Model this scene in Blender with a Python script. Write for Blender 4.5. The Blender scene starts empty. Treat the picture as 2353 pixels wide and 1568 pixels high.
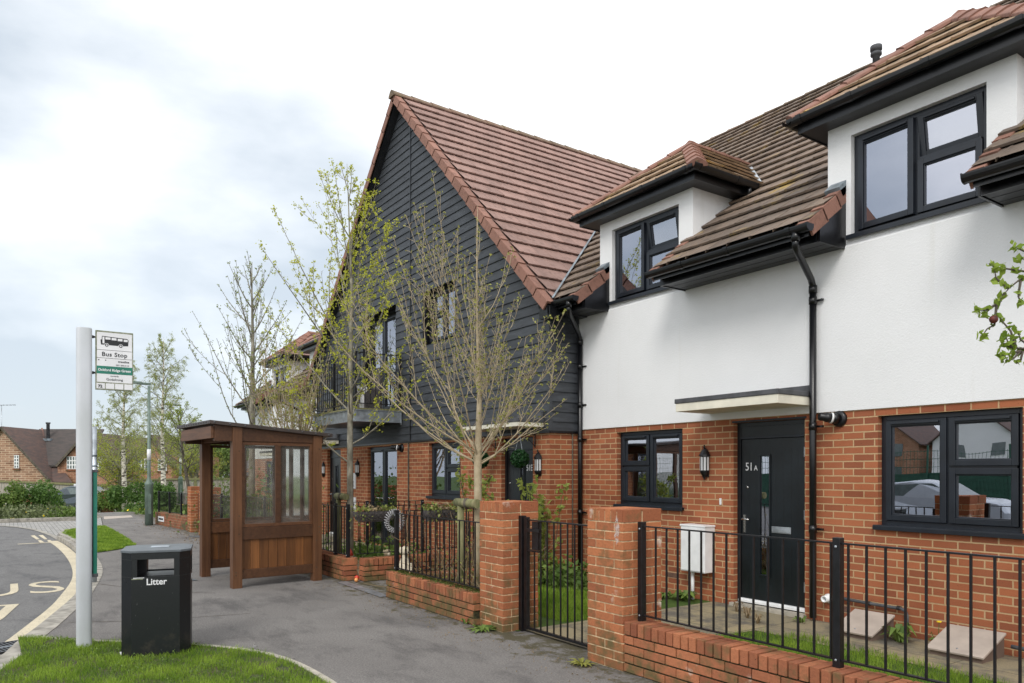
import bpy, bmesh, math, random
import numpy as np
from mathutils import Vector, Matrix
R=math.radians; PI=math.pi
rnd=random.Random(7)
scene=bpy.context.scene
# ---------------------------------------------------------------- camera frame
CA,SA,H=.5662,.8243,1.62
def ray(dx,dy):
    t=(dx-1176)/1693.5; v=(1082-dy)/1693.5
    return (CA*t-SA, CA+SA*t, v)
def G(dx,dy,h=0.0):
    r=ray(dx,dy);k=(h-H)/r[2];return Vector((k*r[0],k*r[1],h))
def WY(dx,dy,y=7.22):
    r=ray(dx,dy);k=y/r[1];return Vector((k*r[0],y,H+k*r[2]))
def WX(dx,dy,x):
    r=ray(dx,dy);k=x/r[0];return Vector((x,k*r[1],H+k*r[2]))
def Z(dx,dy,zc):
    r=ray(dx,dy);return Vector((r[0]*zc,r[1]*zc,H+r[2]*zc))
# ---------------------------------------------------------------- materials
MATS={}
def newmat(name):
    m=bpy.data.materials.new(name);m.use_nodes=True
    nt=m.node_tree;nt.nodes.clear()
    o=nt.nodes.new('ShaderNodeOutputMaterial');b=nt.nodes.new('ShaderNodeBsdfPrincipled')
    nt.links.new(b.outputs[0],o.inputs[0]);MATS[name]=m
    return m,nt,b
def nd(nt,t,**kw):
    n=nt.nodes.new(t)
    for k,v in kw.items():
        if k.startswith('i_'): n.inputs[k[2:].replace('_',' ')].default_value=v
        else: setattr(n,k,v)
    return n
def lk(nt,a,b): nt.links.new(a,b)
def c4(c): return (c[0],c[1],c[2],1)
def mixc(nt,fac,a,b,blend='MIX'):
    n=nt.nodes.new('ShaderNodeMix');n.data_type='RGBA';n.blend_type=blend
    for s,v in ((n.inputs[0],fac),(n.inputs[6],a),(n.inputs[7],b)):
        if hasattr(v,'is_linked') or hasattr(v,'links'): nt.links.new(v,s)
        elif isinstance(v,(int,float)): s.default_value=v
        else: s.default_value=c4(v)
    return n.outputs[2]
def noise(nt,scale,detail=4,vec=None,rough=.55,dist=0):
    n=nt.nodes.new('ShaderNodeTexNoise');n.inputs['Scale'].default_value=scale;n.inputs['Detail'].default_value=detail
    n.inputs['Roughness'].default_value=rough;n.inputs['Distortion'].default_value=dist
    if vec is not None: nt.links.new(vec,n.inputs['Vector'])
    return n.outputs['Fac']
def ramp(nt,fac,p0,p1,c0=(0,0,0),c1=(1,1,1)):
    n=nt.nodes.new('ShaderNodeValToRGB');e=n.color_ramp.elements
    e[0].position=p0;e[1].position=p1;e[0].color=c4(c0);e[1].color=c4(c1)
    nt.links.new(fac,n.inputs[0]);return n.outputs[0]
def geo_pos(nt): return nt.nodes.new('ShaderNodeNewGeometry').outputs['Position']
def bump(nt,b,h,strength,dist=.01):
    n=nt.nodes.new('ShaderNodeBump');n.inputs['Strength'].default_value=strength;n.inputs['Distance'].default_value=dist
    nt.links.new(h,n.inputs['Height']);nt.links.new(n.outputs[0],b.inputs['Normal']);return n
def mulmap(nt,vec,s):
    n=nt.nodes.new('ShaderNodeMapping');n.inputs['Scale'].default_value=s;nt.links.new(vec,n.inputs[0]);return n.outputs[0]
def simple(name,col,rough=.5,metal=0,var=.12,nscale=6,bmp=0,bscale=60,spec=.5,col2=None,stretch=None,attr=0):
    m,nt,b=newmat(name)
    p=geo_pos(nt)
    if stretch: p=mulmap(nt,p,stretch)
    f=noise(nt,nscale,5,p)
    c2=col2 if col2 else tuple(x*(1-var*1.6) for x in col); c1=tuple(min(1,x*(1+var)) for x in col) if not col2 else col
    c=mixc(nt,ramp(nt,f,.35,.65),c1,c2)
    if attr:
        a=nd(nt,'ShaderNodeAttribute',attribute_name='var')
        mr=nd(nt,'ShaderNodeMapRange');mr.inputs[3].default_value=1-attr;mr.inputs[4].default_value=1+attr
        lk(nt,a.outputs['Fac'],mr.inputs[0])
        v=nd(nt,'ShaderNodeVectorMath',operation='SCALE');lk(nt,c,v.inputs[0]);lk(nt,mr.outputs[0],v.inputs['Scale']);c=v.outputs[0]
    lk(nt,c,b.inputs['Base Color']);b.inputs['Roughness'].default_value=rough;b.inputs['Metallic'].default_value=metal
    b.inputs['Specular IOR Level'].default_value=spec
    if bmp:
        f2=noise(nt,bscale,4,p);bump(nt,b,f2,bmp,.01)
    return m
BR1=(.395,.142,.068);BR2=(.24,.083,.045);MORT=(.50,.35,.20)
def brickmat(name,c1=BR1,c2=BR2,mort=MORT,moss=0,scale=1.0):
    m,nt,b=newmat(name)
    uv=nd(nt,'ShaderNodeUVMap').outputs[0]
    wob=noise(nt,7,2,uv)
    br=nd(nt,'ShaderNodeTexBrick',offset=.5);br.inputs['Scale'].default_value=1
    br.inputs['Brick Width'].default_value=.225*scale;br.inputs['Row Height'].default_value=.075*scale
    br.inputs['Mortar Size'].default_value=.0075*scale;br.inputs['Mortar Smooth'].default_value=.15;br.inputs['Bias'].default_value=-.1
    br.inputs['Color1'].default_value=c4(c1);br.inputs['Color2'].default_value=c4(c2);br.inputs['Mortar'].default_value=c4(mort)
    vd=nd(nt,'ShaderNodeTexNoise');vd.inputs['Scale'].default_value=28;lk(nt,uv,vd.inputs['Vector'])
    ma=nd(nt,'ShaderNodeVectorMath',operation='MULTIPLY_ADD');ma.inputs[1].default_value=(.005,.005,0)
    lk(nt,vd.outputs['Color'],ma.inputs[0]);lk(nt,uv,ma.inputs[2]);lk(nt,ma.outputs[0],br.inputs['Vector'])
    g=noise(nt,1.3,4,uv);sp=noise(nt,90,3,uv);pits=noise(nt,55,2,uv)
    col=mixc(nt,ramp(nt,g,.35,.7),br.outputs['Color'],(.8,.72,.66),'MULTIPLY')
    # per-brick brightness, coarse fired texture
    col=mixc(nt,.35,col,mixc(nt,ramp(nt,sp,.3,.7),(.45,.45,.45),(.65,.62,.6)),'OVERLAY')
    pm=ramp(nt,pits,.27,.31,(1,1,1),(0,0,0))
    col=mixc(nt,pm,col,(.09,.045,.03))
    if moss:
        mo=noise(nt,3,5,uv);col=mixc(nt,ramp(nt,mo,.48,.62),col,(.10,.09,.045) if moss==1 else (.07,.075,.03))
    lk(nt,col,b.inputs['Base Color']);b.inputs['Roughness'].default_value=.88;b.inputs['Specular IOR Level'].default_value=.25
    inv=nd(nt,'ShaderNodeMath',operation='MULTIPLY_ADD');inv.inputs[1].default_value=-1;inv.inputs[2].default_value=1
    lk(nt,br.outputs['Fac'],inv.inputs[0])
    ad=nd(nt,'ShaderNodeMath',operation='MULTIPLY_ADD');ad.inputs[1].default_value=.35;lk(nt,sp,ad.inputs[0]);lk(nt,inv.outputs[0],ad.inputs[2])
    bump(nt,b,ad.outputs[0],.9,.006)
    return m
brickmat('brick_wall')
brickmat('far_brick',(.36,.185,.12),(.23,.115,.075),(.5,.36,.25),scale=1.6)
brickmat('far_flint',(.38,.24,.165),(.19,.11,.075),(.60,.48,.36),scale=2.2)
brickmat('old_brick',(.30,.11,.06),(.20,.07,.04),(.30,.22,.13),moss=1)
# individually modelled bricks
def solidbrick(name,c1,c2,moss=0):
    m,nt,b=newmat(name);p=geo_pos(nt)
    a=nd(nt,'ShaderNodeAttribute',attribute_name='var')
    col=mixc(nt,a.outputs['Fac'],c1,c2)
    f=noise(nt,60,4,p);col=mixc(nt,.4,col,mixc(nt,ramp(nt,f,.3,.7),(.4,.38,.36),(.68,.64,.6)),'OVERLAY')
    pits=noise(nt,75,2,mulmap(nt,p,(1,1,2)));col=mixc(nt,ramp(nt,pits,.28,.32,(1,1,1),(0,0,0)),col,(.06,.03,.02))
    w=noise(nt,3.2,4,p);col=mixc(nt,ramp(nt,w,.67,.74),col,(.6,.5,.42))
    if moss:
        g=noise(nt,5,6,p,.65);z=nd(nt,'ShaderNodeSeparateXYZ');lk(nt,p,z.inputs[0])
        mr=nd(nt,'ShaderNodeMapRange');mr.inputs[1].default_value=0;mr.inputs[2].default_value=.5;mr.inputs[3].default_value=.16;mr.inputs[4].default_value=-.02
        lk(nt,z.outputs[2],mr.inputs[0]);ad=nd(nt,'ShaderNodeMath',operation='ADD');lk(nt,g,ad.inputs[0]);lk(nt,mr.outputs[0],ad.inputs[1])
        col=mixc(nt,ramp(nt,ad.outputs[0],.52,.72),col,(.13,.10,.045))
    lk(nt,col,b.inputs['Base Color']);b.inputs['Roughness'].default_value=.9;b.inputs['Specular IOR Level'].default_value=.2
    h=noise(nt,45,5,p);bump(nt,b,h,.7,.006);return m
solidbrick('pillar_brick',(.43,.165,.075),(.28,.10,.05),1)
solidbrick('coping_brick',(.40,.158,.08),(.22,.08,.045),1)
simple('mortar',(.60,.46,.28),.95,var=.25,nscale=20,bmp=.5)
simple('mossy_mortar',(.05,.048,.016),.98,var=.4,nscale=25,bmp=.8,col2=(.022,.02,.009))
simple('moss',(.10,.13,.02),.98,nscale=18,col2=(.05,.055,.012),bmp=1,bscale=90)
def plaster():
    m,nt,b=newmat('white_render');p=geo_pos(nt)
    f=noise(nt,.8,4,p);g=noise(nt,160,3,p,.7);s=noise(nt,38,4,p)
    col=mixc(nt,ramp(nt,f,.3,.75),(.80,.81,.82),(.73,.74,.745))
    col=mixc(nt,ramp(nt,s,.22,.25,(1,1,1),(0,0,0)),col,(.5,.5,.48))
    st=noise(nt,1.0,4,mulmap(nt,p,(6,6,.35)));col=mixc(nt,ramp(nt,st,.62,.95),col,(.68,.68,.65))
    lk(nt,col,b.inputs['Base Color']);b.inputs['Roughness'].default_value=.93;b.inputs['Specular IOR Level'].default_value=.2
    g2=noise(nt,45,3,p,.6);hh=nd(nt,'ShaderNodeMath',operation='ADD');lk(nt,g,hh.inputs[0]);lk(nt,g2,hh.inputs[1]);bump(nt,b,hh.outputs[0],.45,.007)
plaster()
simple('cladding',(.040,.045,.053),.55,var=.2,nscale=3,bmp=.2,bscale=30,stretch=(1,1,6),attr=.14)
simple('frame_grey',(.010,.014,.021),.35,var=.15,nscale=5)
simple('black_upvc',(.005,.0055,.007),.28,var=.2,nscale=4)
simple('black_soffit',(.02,.021,.025),.4,var=.2,nscale=5)
simple('black_metal',(.006,.006,.008),.38,var=.3,nscale=20,bmp=.1)
simple('door_black',(.0065,.010,.013),.32,var=.2,nscale=4,bmp=.06,bscale=20)
simple('white_pvc',(.78,.79,.8),.4,var=.05)
simple('off_white',(.72,.69,.58),.6,var=.1,nscale=3)
simple('felt_grey',(.075,.078,.085),.8,var=.2,bmp=.3)
simple('zinc',(.42,.46,.5),.4,.7,var=.2,nscale=8)
simple('lead',(.2,.24,.27),.5,.3,var=.25,nscale=8)
simple('chrome',(.7,.7,.7),.2,1,var=.05)
simple('pole_grey',(.50,.525,.56),.45,.0,var=.1,nscale=4,bmp=.03,col2=(.43,.455,.47),stretch=(1,1,.5))
simple('lamp_green',(.13,.18,.15),.45,var=.15)
simple('green_paint',(.008,.17,.115),.4,var=.1)
simple('sign_white',(.72,.73,.75),.45,var=.04)
simple('sign_black',(.01,.012,.014),.5)
simple('sign_edge',(.33,.34,.28),.8,col2=(.13,.15,.08),nscale=25)
simple('concrete',(.40,.37,.31),.9,nscale=8,var=.18,bmp=.4,bscale=50)
simple('kerb_stone',(.33,.31,.27),.9,nscale=6,var=.25,bmp=.4,bscale=60)
simple('beige_lid',(.42,.36,.31),.7,var=.08,nscale=5,bmp=.1)
simple('beige_box',(.17,.12,.095),.7,var=.1)
simple('curtain',(.5,.52,.5),.9,var=.15,nscale=3)
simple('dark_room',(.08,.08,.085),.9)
simple('curtain_brown',(.10,.035,.028),.9,var=.2)
simple('stake_wood',(.25,.23,.12),.85,col2=(.13,.14,.055),nscale=7,bmp=.4,stretch=(4,4,1))
simple('fence_wood',(.33,.31,.27),.9,var=.3,nscale=3,bmp=.3,stretch=(8,8,1))
simple('wicker',(.085,.075,.075),.7,var=.3,nscale=30,bmp=.5)
simple('dog_cream',(.62,.55,.42),.8,var=.15,nscale=20,bmp=.4)
simple('rope_white',(.36,.36,.37),.8,var=.2,nscale=60,bmp=.6)
simple('toy_blue',(.06,.25,.45),.4);simple('toy_red',(.5,.04,.02),.4);simple('toy_orange',(.7,.3,.1),.4)
simple('soil',(.075,.055,.035),.98,nscale=15,var=.4,bmp=1,bscale=40)
simple('car_blue',(.06,.075,.09),.2,.3,var=.03);simple('car_silver',(.5,.55,.6),.2,.3,var=.03)
simple('car_glass',(.12,.15,.15),.08);simple('rubber',(.012,.012,.012),.8);simple('plate_yellow',(.65,.5,.03),.5)
simple('mesh_green',(.02,.09,.055),.5)
simple('shelter_roof',(.06,.046,.04),.45,.2,var=.1)
simple('yellow_petal',(.85,.62,.02),.6);simple('white_petal',(.8,.8,.6),.6)
simple('apple',(.12,.02,.012),.6,var=.4,nscale=60)
def wood(name,c1,c2,axis=2):
    m,nt,b=newmat(name);p=geo_pos(nt)
    s=[22,22,22];s[axis]=1.3
    f=noise(nt,1,6,mulmap(nt,p,s),.65,.6);g=noise(nt,1.6,3,p)
    col=mixc(nt,ramp(nt,f,.32,.7),c1,c2);col=mixc(nt,ramp(nt,g,.35,.7),col,(.75,.72,.7),'MULTIPLY')
    k=noise(nt,9,2,mulmap(nt,p,(1,1,.6) if axis==2 else (.6,.6,1)));col=mixc(nt,ramp(nt,k,.2,.24,(1,1,1),(0,0,0)),col,(.04,.015,.008))
    a=nd(nt,'ShaderNodeAttribute',attribute_name='var')
    mr=nd(nt,'ShaderNodeMapRange');mr.inputs[3].default_value=.72;mr.inputs[4].default_value=1.35;lk(nt,a.outputs['Fac'],mr.inputs[0])
    v=nd(nt,'ShaderNodeVectorMath',operation='SCALE');lk(nt,col,v.inputs[0]);lk(nt,mr.outputs[0],v.inputs['Scale'])
    lk(nt,v.outputs[0],b.inputs['Base Color']);b.inputs['Roughness'].default_value=.5;b.inputs['Specular IOR Level'].default_value=.4
    bump(nt,b,f,.25,.004)
wood('wood_post',(.138,.062,.027),(.072,.031,.014));wood('wood_rail',(.125,.055,.024),(.066,.028,.013),0)
wood('wood_plank',(.195,.078,.023),(.095,.037,.012))
def roofmat(name,base,dark,lich,lamt,sc=1.2,streak=.5):
    m,nt,b=newmat(name);p=geo_pos(nt)
    a=nd(nt,'ShaderNodeAttribute',attribute_name='var')
    f=noise(nt,sc,5,p,.6);col=mixc(nt,ramp(nt,f,.35,.7),base,dark)
    g=noise(nt,9,5,p,.7);col=mixc(nt,ramp(nt,g,.5,.75),col,tuple(x*.62 for x in dark))
    if lamt:
        l=noise(nt,1.7,6,p,.72);col=mixc(nt,ramp(nt,l,.66-lamt*.2,.78-lamt*.1),col,lich)
    mr=nd(nt,'ShaderNodeMapRange');mr.inputs[3].default_value=.87;mr.inputs[4].default_value=1.13;lk(nt,a.outputs['Fac'],mr.inputs[0])
    v=nd(nt,'ShaderNodeVectorMath',operation='SCALE');lk(nt,col,v.inputs[0]);lk(nt,mr.outputs[0],v.inputs['Scale'])
    lk(nt,v.outputs[0],b.inputs['Base Color']);b.inputs['Roughness'].default_value=.75;b.inputs['Specular IOR Level'].default_value=.35
    h=noise(nt,70,4,p);bump(nt,b,h,.5,.006)
roofmat('tile_red',(.315,.20,.17),(.255,.16,.135),(.3,.25,.15),0)
roofmat('tile_brown',(.215,.16,.12),(.13,.10,.08),(.40,.28,.07),.38)
roofmat('tile_ochre',(.36,.25,.16),(.24,.17,.11),(.48,.32,.08),.45)
roofmat('terracotta',(.29,.15,.112),(.225,.115,.085),(.3,.25,.15),0)
simple('far_tile',(.115,.068,.055),.85,nscale=2,col2=(.07,.05,.045),bmp=.6,bscale=14,stretch=(1,1,3))
simple('far_slate',(.10,.10,.105),.8,nscale=3,var=.2)
def asphalt(name,c1,c2,sc=1.0,lines=0,dirt=0):
    m,nt,b=newmat(name);p=geo_pos(nt)
    f=noise(nt,.55,6,p,.65,.4);g=noise(nt,140,3,p,.8);s=nd(nt,'ShaderNodeTexVoronoi');s.inputs['Scale'].default_value=95;lk(nt,p,s.inputs['Vector'])
    col=mixc(nt,ramp(nt,f,.3,.72),c1,c2)
    col=mixc(nt,.55,col,mixc(nt,ramp(nt,g,.35,.65),(.28,.28,.28),(.75,.74,.72)),'OVERLAY')
    col=mixc(nt,ramp(nt,s.outputs['Distance'],.10,.24,(.8,.8,.8),(0,0,0)),col,(.34,.32,.29))
    wv=noise(nt,.9,5,mulmap(nt,p,(1,2.2,1)),.7);col=mixc(nt,ramp(nt,wv,.50,.66),col,tuple(x*.80 for x in c2))
    g2=noise(nt,55,4,p,.85);col=mixc(nt,.5,col,mixc(nt,ramp(nt,g2,.38,.62),(.22,.22,.22),(.78,.77,.76)),'OVERLAY')
    st=noise(nt,7,3,p,.6);col=mixc(nt,ramp(nt,st,.26,.3,(1,1,1),(0,0,0)),col,(.10,.095,.09))
    d=noise(nt,2.4,6,p,.7);col=mixc(nt,ramp(nt,d,.56,.75),col,tuple(x*.72 for x in c2))
    if dirt:
        z=nd(nt,'ShaderNodeSeparateXYZ');lk(nt,p,z.inputs[0])
        mr=nd(nt,'ShaderNodeMapRange');mr.inputs[1].default_value=3.1;mr.inputs[2].default_value=4.05;mr.inputs[3].default_value=-.25;mr.inputs[4].default_value=.12
        lk(nt,z.outputs[1],mr.inputs[0]);n2=noise(nt,5,6,p,.72);ad=nd(nt,'ShaderNodeMath',operation='ADD');lk(nt,n2,ad.inputs[0]);lk(nt,mr.outputs[0],ad.inputs[1])
        col=mixc(nt,ramp(nt,ad.outputs[0],.55,.66),col,(.085,.075,.045))
    lk(nt,col,b.inputs['Base Color']);b.inputs['Roughness'].default_value=.88;b.inputs['Specular IOR Level'].default_value=.3
    bump(nt,b,g,.8,.006)
asphalt('road_asphalt',(.18,.18,.18),(.135,.135,.138));asphalt('pavement_asphalt',(.205,.197,.19),(.145,.138,.134),dirt=1)
def paint():
    m,nt,b=newmat('road_paint');p=geo_pos(nt)
    f=noise(nt,30,5,p,.75);g=noise(nt,3,4,p)
    col=mixc(nt,ramp(nt,g,.3,.7),(.62,.55,.40),(.50,.44,.32));col=mixc(nt,ramp(nt,f,.56,.66),col,(.22,.2,.17))
    lk(nt,col,b.inputs['Base Color']);b.inputs['Roughness'].default_value=.8
paint()
def blocks():
    m,nt,b=newmat('block_paving');uv=nd(nt,'ShaderNodeUVMap').outputs[0]
    br=nd(nt,'ShaderNodeTexBrick',offset=.5);br.inputs['Scale'].default_value=1;br.inputs['Brick Width'].default_value=.22;br.inputs['Row Height'].default_value=.11;br.inputs['Mortar Size'].default_value=.006
    br.inputs['Color1'].default_value=(.36,.35,.33,1);br.inputs['Color2'].default_value=(.25,.245,.235,1);br.inputs['Mortar'].default_value=(.1,.1,.09,1)
    lk(nt,uv,br.inputs['Vector']);lk(nt,br.outputs['Color'],b.inputs['Base Color']);b.inputs['Roughness'].default_value=.9
blocks()
def slab():
    m,nt,b=newmat('paving_slab');p=geo_pos(nt);uv=nd(nt,'ShaderNodeUVMap').outputs[0]
    br=nd(nt,'ShaderNodeTexBrick',offset=0);br.inputs['Scale'].default_value=1;br.inputs['Brick Width'].default_value=.6;br.inputs['Row Height'].default_value=.6;br.inputs['Mortar Size'].default_value=.006
    br.inputs['Color1'].default_value=(.30,.25,.15,1);br.inputs['Color2'].default_value=(.24,.21,.14,1);br.inputs['Mortar'].default_value=(.08,.07,.04,1);lk(nt,uv,br.inputs['Vector'])
    f=noise(nt,1.8,6,p,.7);g=noise(nt,80,3,p,.8)
    col=mixc(nt,ramp(nt,f,.46,.6),br.outputs['Color'],(.12,.11,.09));col=mixc(nt,.5,col,mixc(nt,ramp(nt,g,.35,.65),(.3,.3,.3),(.75,.72,.68)),'OVERLAY')
    lk(nt,col,b.inputs['Base Color']);b.inputs['Roughness'].default_value=.92;bump(nt,b,g,.5,.006)
slab()
def leafmat(name,c1,c2,trans=.35,rough=.55,sc=3):
    m,nt,b=newmat(name);p=geo_pos(nt)
    a=nd(nt,'ShaderNodeAttribute',attribute_name='var');f=noise(nt,sc,3,p)
    ad=nd(nt,'ShaderNodeMath',operation='MULTIPLY_ADD');ad.inputs[1].default_value=.6;lk(nt,a.outputs['Fac'],ad.inputs[0])
    m2=nd(nt,'ShaderNodeMath',operation='MULTIPLY_ADD');m2.inputs[1].default_value=1.2;m2.inputs[2].default_value=-.4;lk(nt,f,m2.inputs[0]);lk(nt,m2.outputs[0],ad.inputs[2])
    col=mixc(nt,ramp(nt,ad.outputs[0],.1,.95),c1,c2)
    lk(nt,col,b.inputs['Base Color']);b.inputs['Roughness'].default_value=rough;b.inputs['Specular IOR Level'].default_value=.3
    if trans:
        t=nd(nt,'ShaderNodeBsdfTranslucent');lk(nt,col,t.inputs[0]);mx=nd(nt,'ShaderNodeMixShader');mx.inputs[0].default_value=trans
        lk(nt,b.outputs[0],mx.inputs[1]);lk(nt,t.outputs[0],mx.inputs[2]);o=[n for n in nt.nodes if n.type=='OUTPUT_MATERIAL'][0];lk(nt,mx.outputs[0],o.inputs[0])
leafmat('leaf_lime',(.36,.40,.03),(.68,.68,.09),.45);leafmat('leaf_bud',(.20,.21,.04),(.38,.38,.10),.3)
leafmat('leaf_spring',(.20,.26,.05),(.40,.46,.11),.5);leafmat('leaf_dark',(.045,.10,.02),(.13,.23,.05),.3)
leafmat('leaf_hedge',(.07,.13,.025),(.21,.30,.07),.3);leafmat('leaf_cotoneaster',(.08,.10,.045),(.21,.25,.11),.25)
leafmat('leaf_topiary',(.008,.03,.01),(.03,.10,.03),.1,.35);leafmat('grass',(.075,.17,.012),(.36,.50,.065),.4,.6,2.6);leafmat('grass_soil',(.035,.07,.012),(.075,.12,.02),0,.9,4)
leafmat('leaf_birch',(.26,.31,.07),(.48,.52,.15),.6);leafmat('dry_twig',(.16,.11,.06),(.26,.2,.11),0)
simple('bark_grey',(.30,.28,.22),.9,var=.3,nscale=12,bmp=.8,bscale=40,stretch=(1,1,.5),col2=(.13,.12,.09))
simple('bark_beige',(.42,.35,.235),.85,var=.2,nscale=9,bmp=.5,col2=(.30,.24,.15))
simple('bark_dark',(.10,.085,.065),.9,var=.3,nscale=9)
def birchbark():
    m,nt,b=newmat('bark_birch');p=geo_pos(nt);f=noise(nt,1,4,mulmap(nt,p,(5,5,14)))
    lk(nt,ramp(nt,f,.42,.5,(.06,.05,.04),(.62,.58,.5)),b.inputs['Base Color']);b.inputs['Roughness'].default_value=.8
birchbark()
def glass(name,ior=1.75,tint=(.9,.93,.93),rough=0.0,wav=.0,gc=(1,1,1)):
    m=bpy.data.materials.new(name);m.use_nodes=True;nt=m.node_tree;nt.nodes.clear();MATS[name]=m
    o=nt.nodes.new('ShaderNodeOutputMaterial');t=nt.nodes.new('ShaderNodeBsdfTransparent');g=nt.nodes.new('ShaderNodeBsdfGlossy');g.inputs['Roughness'].default_value=rough;g.inputs[0].default_value=c4(gc)
    t.inputs[0].default_value=c4(tint);f=nt.nodes.new('ShaderNodeFresnel');f.inputs[0].default_value=ior;mx=nt.nodes.new('ShaderNodeMixShader')
    lk(nt,f.outputs[0],mx.inputs[0]);lk(nt,t.outputs[0],mx.inputs[1]);lk(nt,g.outputs[0],mx.inputs[2]);lk(nt,mx.outputs[0],o.inputs[0])
    if wav:
        n=noise(nt,1.5,1,geo_pos(nt));bp=nt.nodes.new('ShaderNodeBump');bp.inputs['Strength'].default_value=wav;bp.inputs['Distance'].default_value=.02
        lk(nt,n,bp.inputs['Height']);lk(nt,bp.outputs[0],g.inputs['Normal'])
glass('window_glass',5.6,(.8,.84,.85),0,.1,(.86,.89,1))
def scratched():
    glass('shelter_glass',1.4,(.9,.9,.88),.05)
    m=MATS['shelter_glass'];nt=m.node_tree;o=[n for n in nt.nodes if n.type=='OUTPUT_MATERIAL'][0];src=o.inputs[0].links[0].from_socket
    d=nt.nodes.new('ShaderNodeBsdfDiffuse');d.inputs[0].default_value=(.55,.55,.52,1);mx=nt.nodes.new('ShaderNodeMixShader')
    p=geo_pos(nt);f=noise(nt,3,5,p,.7);lk(nt,ramp(nt,f,.4,.8,(.02,.02,.02),(.17,.17,.17)),mx.inputs[0]);lk(nt,src,mx.inputs[1]);lk(nt,d.outputs[0],mx.inputs[2]);lk(nt,mx.outputs[0],o.inputs[0])
scratched()
simple('frosted',(.62,.63,.64),.5,var=.03)
# ---------------------------------------------------------------- mesh builder
OFF={}
class MB:
    def __init__(s): s.v=[];s.f=[];s.m=[];s.a=[];s.mats=[];s.uvf=[];s.sm=[]
    def mi(s,mat):
        if mat not in s.mats: s.mats.append(mat)
        return s.mats.index(mat)
    def add(s,vs,fs,mat,var=None,uv=None,smooth=False):
        o=len(s.v);s.v.extend([tuple(v) for v in vs]);i=s.mi(mat)
        a=rnd.random() if var is None else var
        for f in fs: s.f.append([o+k for k in f]);s.m.append(i);s.a.append(a);s.sm.append(smooth)
    def box(s,x0,x1,y0,y1,z0,z1,mat,var=None,M=None):
        vs=[(x,y,z) for x in(x0,x1) for y in(y0,y1) for z in(z0,z1)]
        if M is not None: vs=[M@Vector(v) for v in vs]
        s.add(vs,[(0,1,3,2),(4,6,7,5),(0,4,5,1),(2,3,7,6),(0,2,6,4),(1,5,7,3)],mat,var)
    def quad(s,a,b,c,d,mat,var=None): s.add([a,b,c,d],[(0,1,2,3)],mat,var)
    def beam(s,p,q,w,h,mat,up=(0,0,1),var=None):
        p=Vector(p);q=Vector(q);d=(q-p);L=d.length;d.normalize();u=Vector(up)
        r=d.cross(u)
        if r.length<1e-4: r=Vector((1,0,0))
        r.normalize();u=r.cross(d)
        vs=[]
        for e in(p,q):
            for a,b in((-1,-1),(1,-1),(1,1),(-1,1)): vs.append(e+r*(a*w/2)+u*(b*h/2))
        s.add(vs,[(0,3,2,1),(4,5,6,7),(0,1,5,4),(1,2,6,5),(2,3,7,6),(3,0,4,7)],mat,var)
    def tube(s,pts,rad,n,mat,cap=True,var=None,smooth=True,sy=1.0):
        pts=[Vector(p) for p in pts];rs=rad if isinstance(rad,(list,tuple)) else [rad]*len(pts)
        o=len(s.v);k=len(pts);t0=(pts[1]-pts[0]).normalized()
        ref=Vector((0,0,1)) if abs(t0.z)<.9 else Vector((1,0,0))
        vs=[];a0=t0.cross(ref).normalized()
        for i,p in enumerate(pts):
            t=(pts[min(i+1,k-1)]-pts[max(i-1,0)]).normalized()
            a0=(a0-t*a0.dot(t));a0=a0.normalized() if a0.length>1e-6 else t.orthogonal().normalized()
            b0=t.cross(a0)
            for j in range(n):
                an=2*PI*j/n;vs.append(p+a0*(rs[i]*math.cos(an))+b0*(rs[i]*sy*math.sin(an)))
        fs=[]
        for i in range(k-1):
            for j in range(n): fs.append((i*n+j,i*n+(j+1)%n,(i+1)*n+(j+1)%n,(i+1)*n+j))
        s.add(vs,fs,mat,var,smooth=smooth and n>4)
        if cap:
            s.f.append([o+j for j in range(n)][::-1]);s.f.append([o+(k-1)*n+j for j in range(n)])
            for _ in(0,1): s.m.append(s.mi(mat));s.a.append(.5);s.sm.append(False)
    def lathe(s,c,prof,n,mat,var=None,ax=(0,0,1)):
        c=Vector(c);ax=Vector(ax).normalized();A=ax.orthogonal().normalized() if abs(ax.z)<.99 else Vector((1,0,0));B=ax.cross(A)
        vs=[];k=len(prof)
        for r,h in prof:
            for j in range(n):
                an=2*PI*j/n;vs.append(c+ax*h+A*(r*math.cos(an))+B*(r*math.sin(an)))
        fs=[(i*n+j,i*n+(j+1)%n,(i+1)*n+(j+1)%n,(i+1)*n+j) for i in range(k-1) for j in range(n)]
        s.add(vs,fs,mat,var,smooth=n>9)
        o=len(s.v)-k*n
        if prof[0][0]>1e-4: s.f.append([o+j for j in range(n)][::-1]);s.m.append(s.mi(mat));s.a.append(.5);s.sm.append(False)
        if prof[-1][0]>1e-4: s.f.append([o+(k-1)*n+j for j in range(n)]);s.m.append(s.mi(mat));s.a.append(.5);s.sm.append(False)
    def prism(s,poly,z0,z1,mat,var=None,side=None):
        """poly: list of xy; extruded"""
        n=len(poly);vs=[(p[0],p[1],z1) for p in poly]+[(p[0],p[1],z0) for p in poly]
        s.add(vs,[tuple(range(n))],mat,var)
        o=len(s.v)-2*n;i=s.mi(side or mat)
        for j in range(n):
            s.f.append([o+j,o+n+j,o+n+(j+1)%n,o+(j+1)%n]);s.m.append(i);s.a.append(.5);s.sm.append(False)
    def bm_in(s,bm,mat,lay=None):
        bm.verts.index_update();o=len(s.v);s.v.extend([tuple(v.co) for v in bm.verts]);i=s.mi(mat)
        for f in bm.faces:
            s.f.append([o+v.index for v in f.verts]);s.m.append(i);s.a.append(f[lay] if lay else .5);s.sm.append(False)
    def xf(s,M):
        s.v=[tuple(M@Vector(v)) for v in s.v];return s
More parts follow.
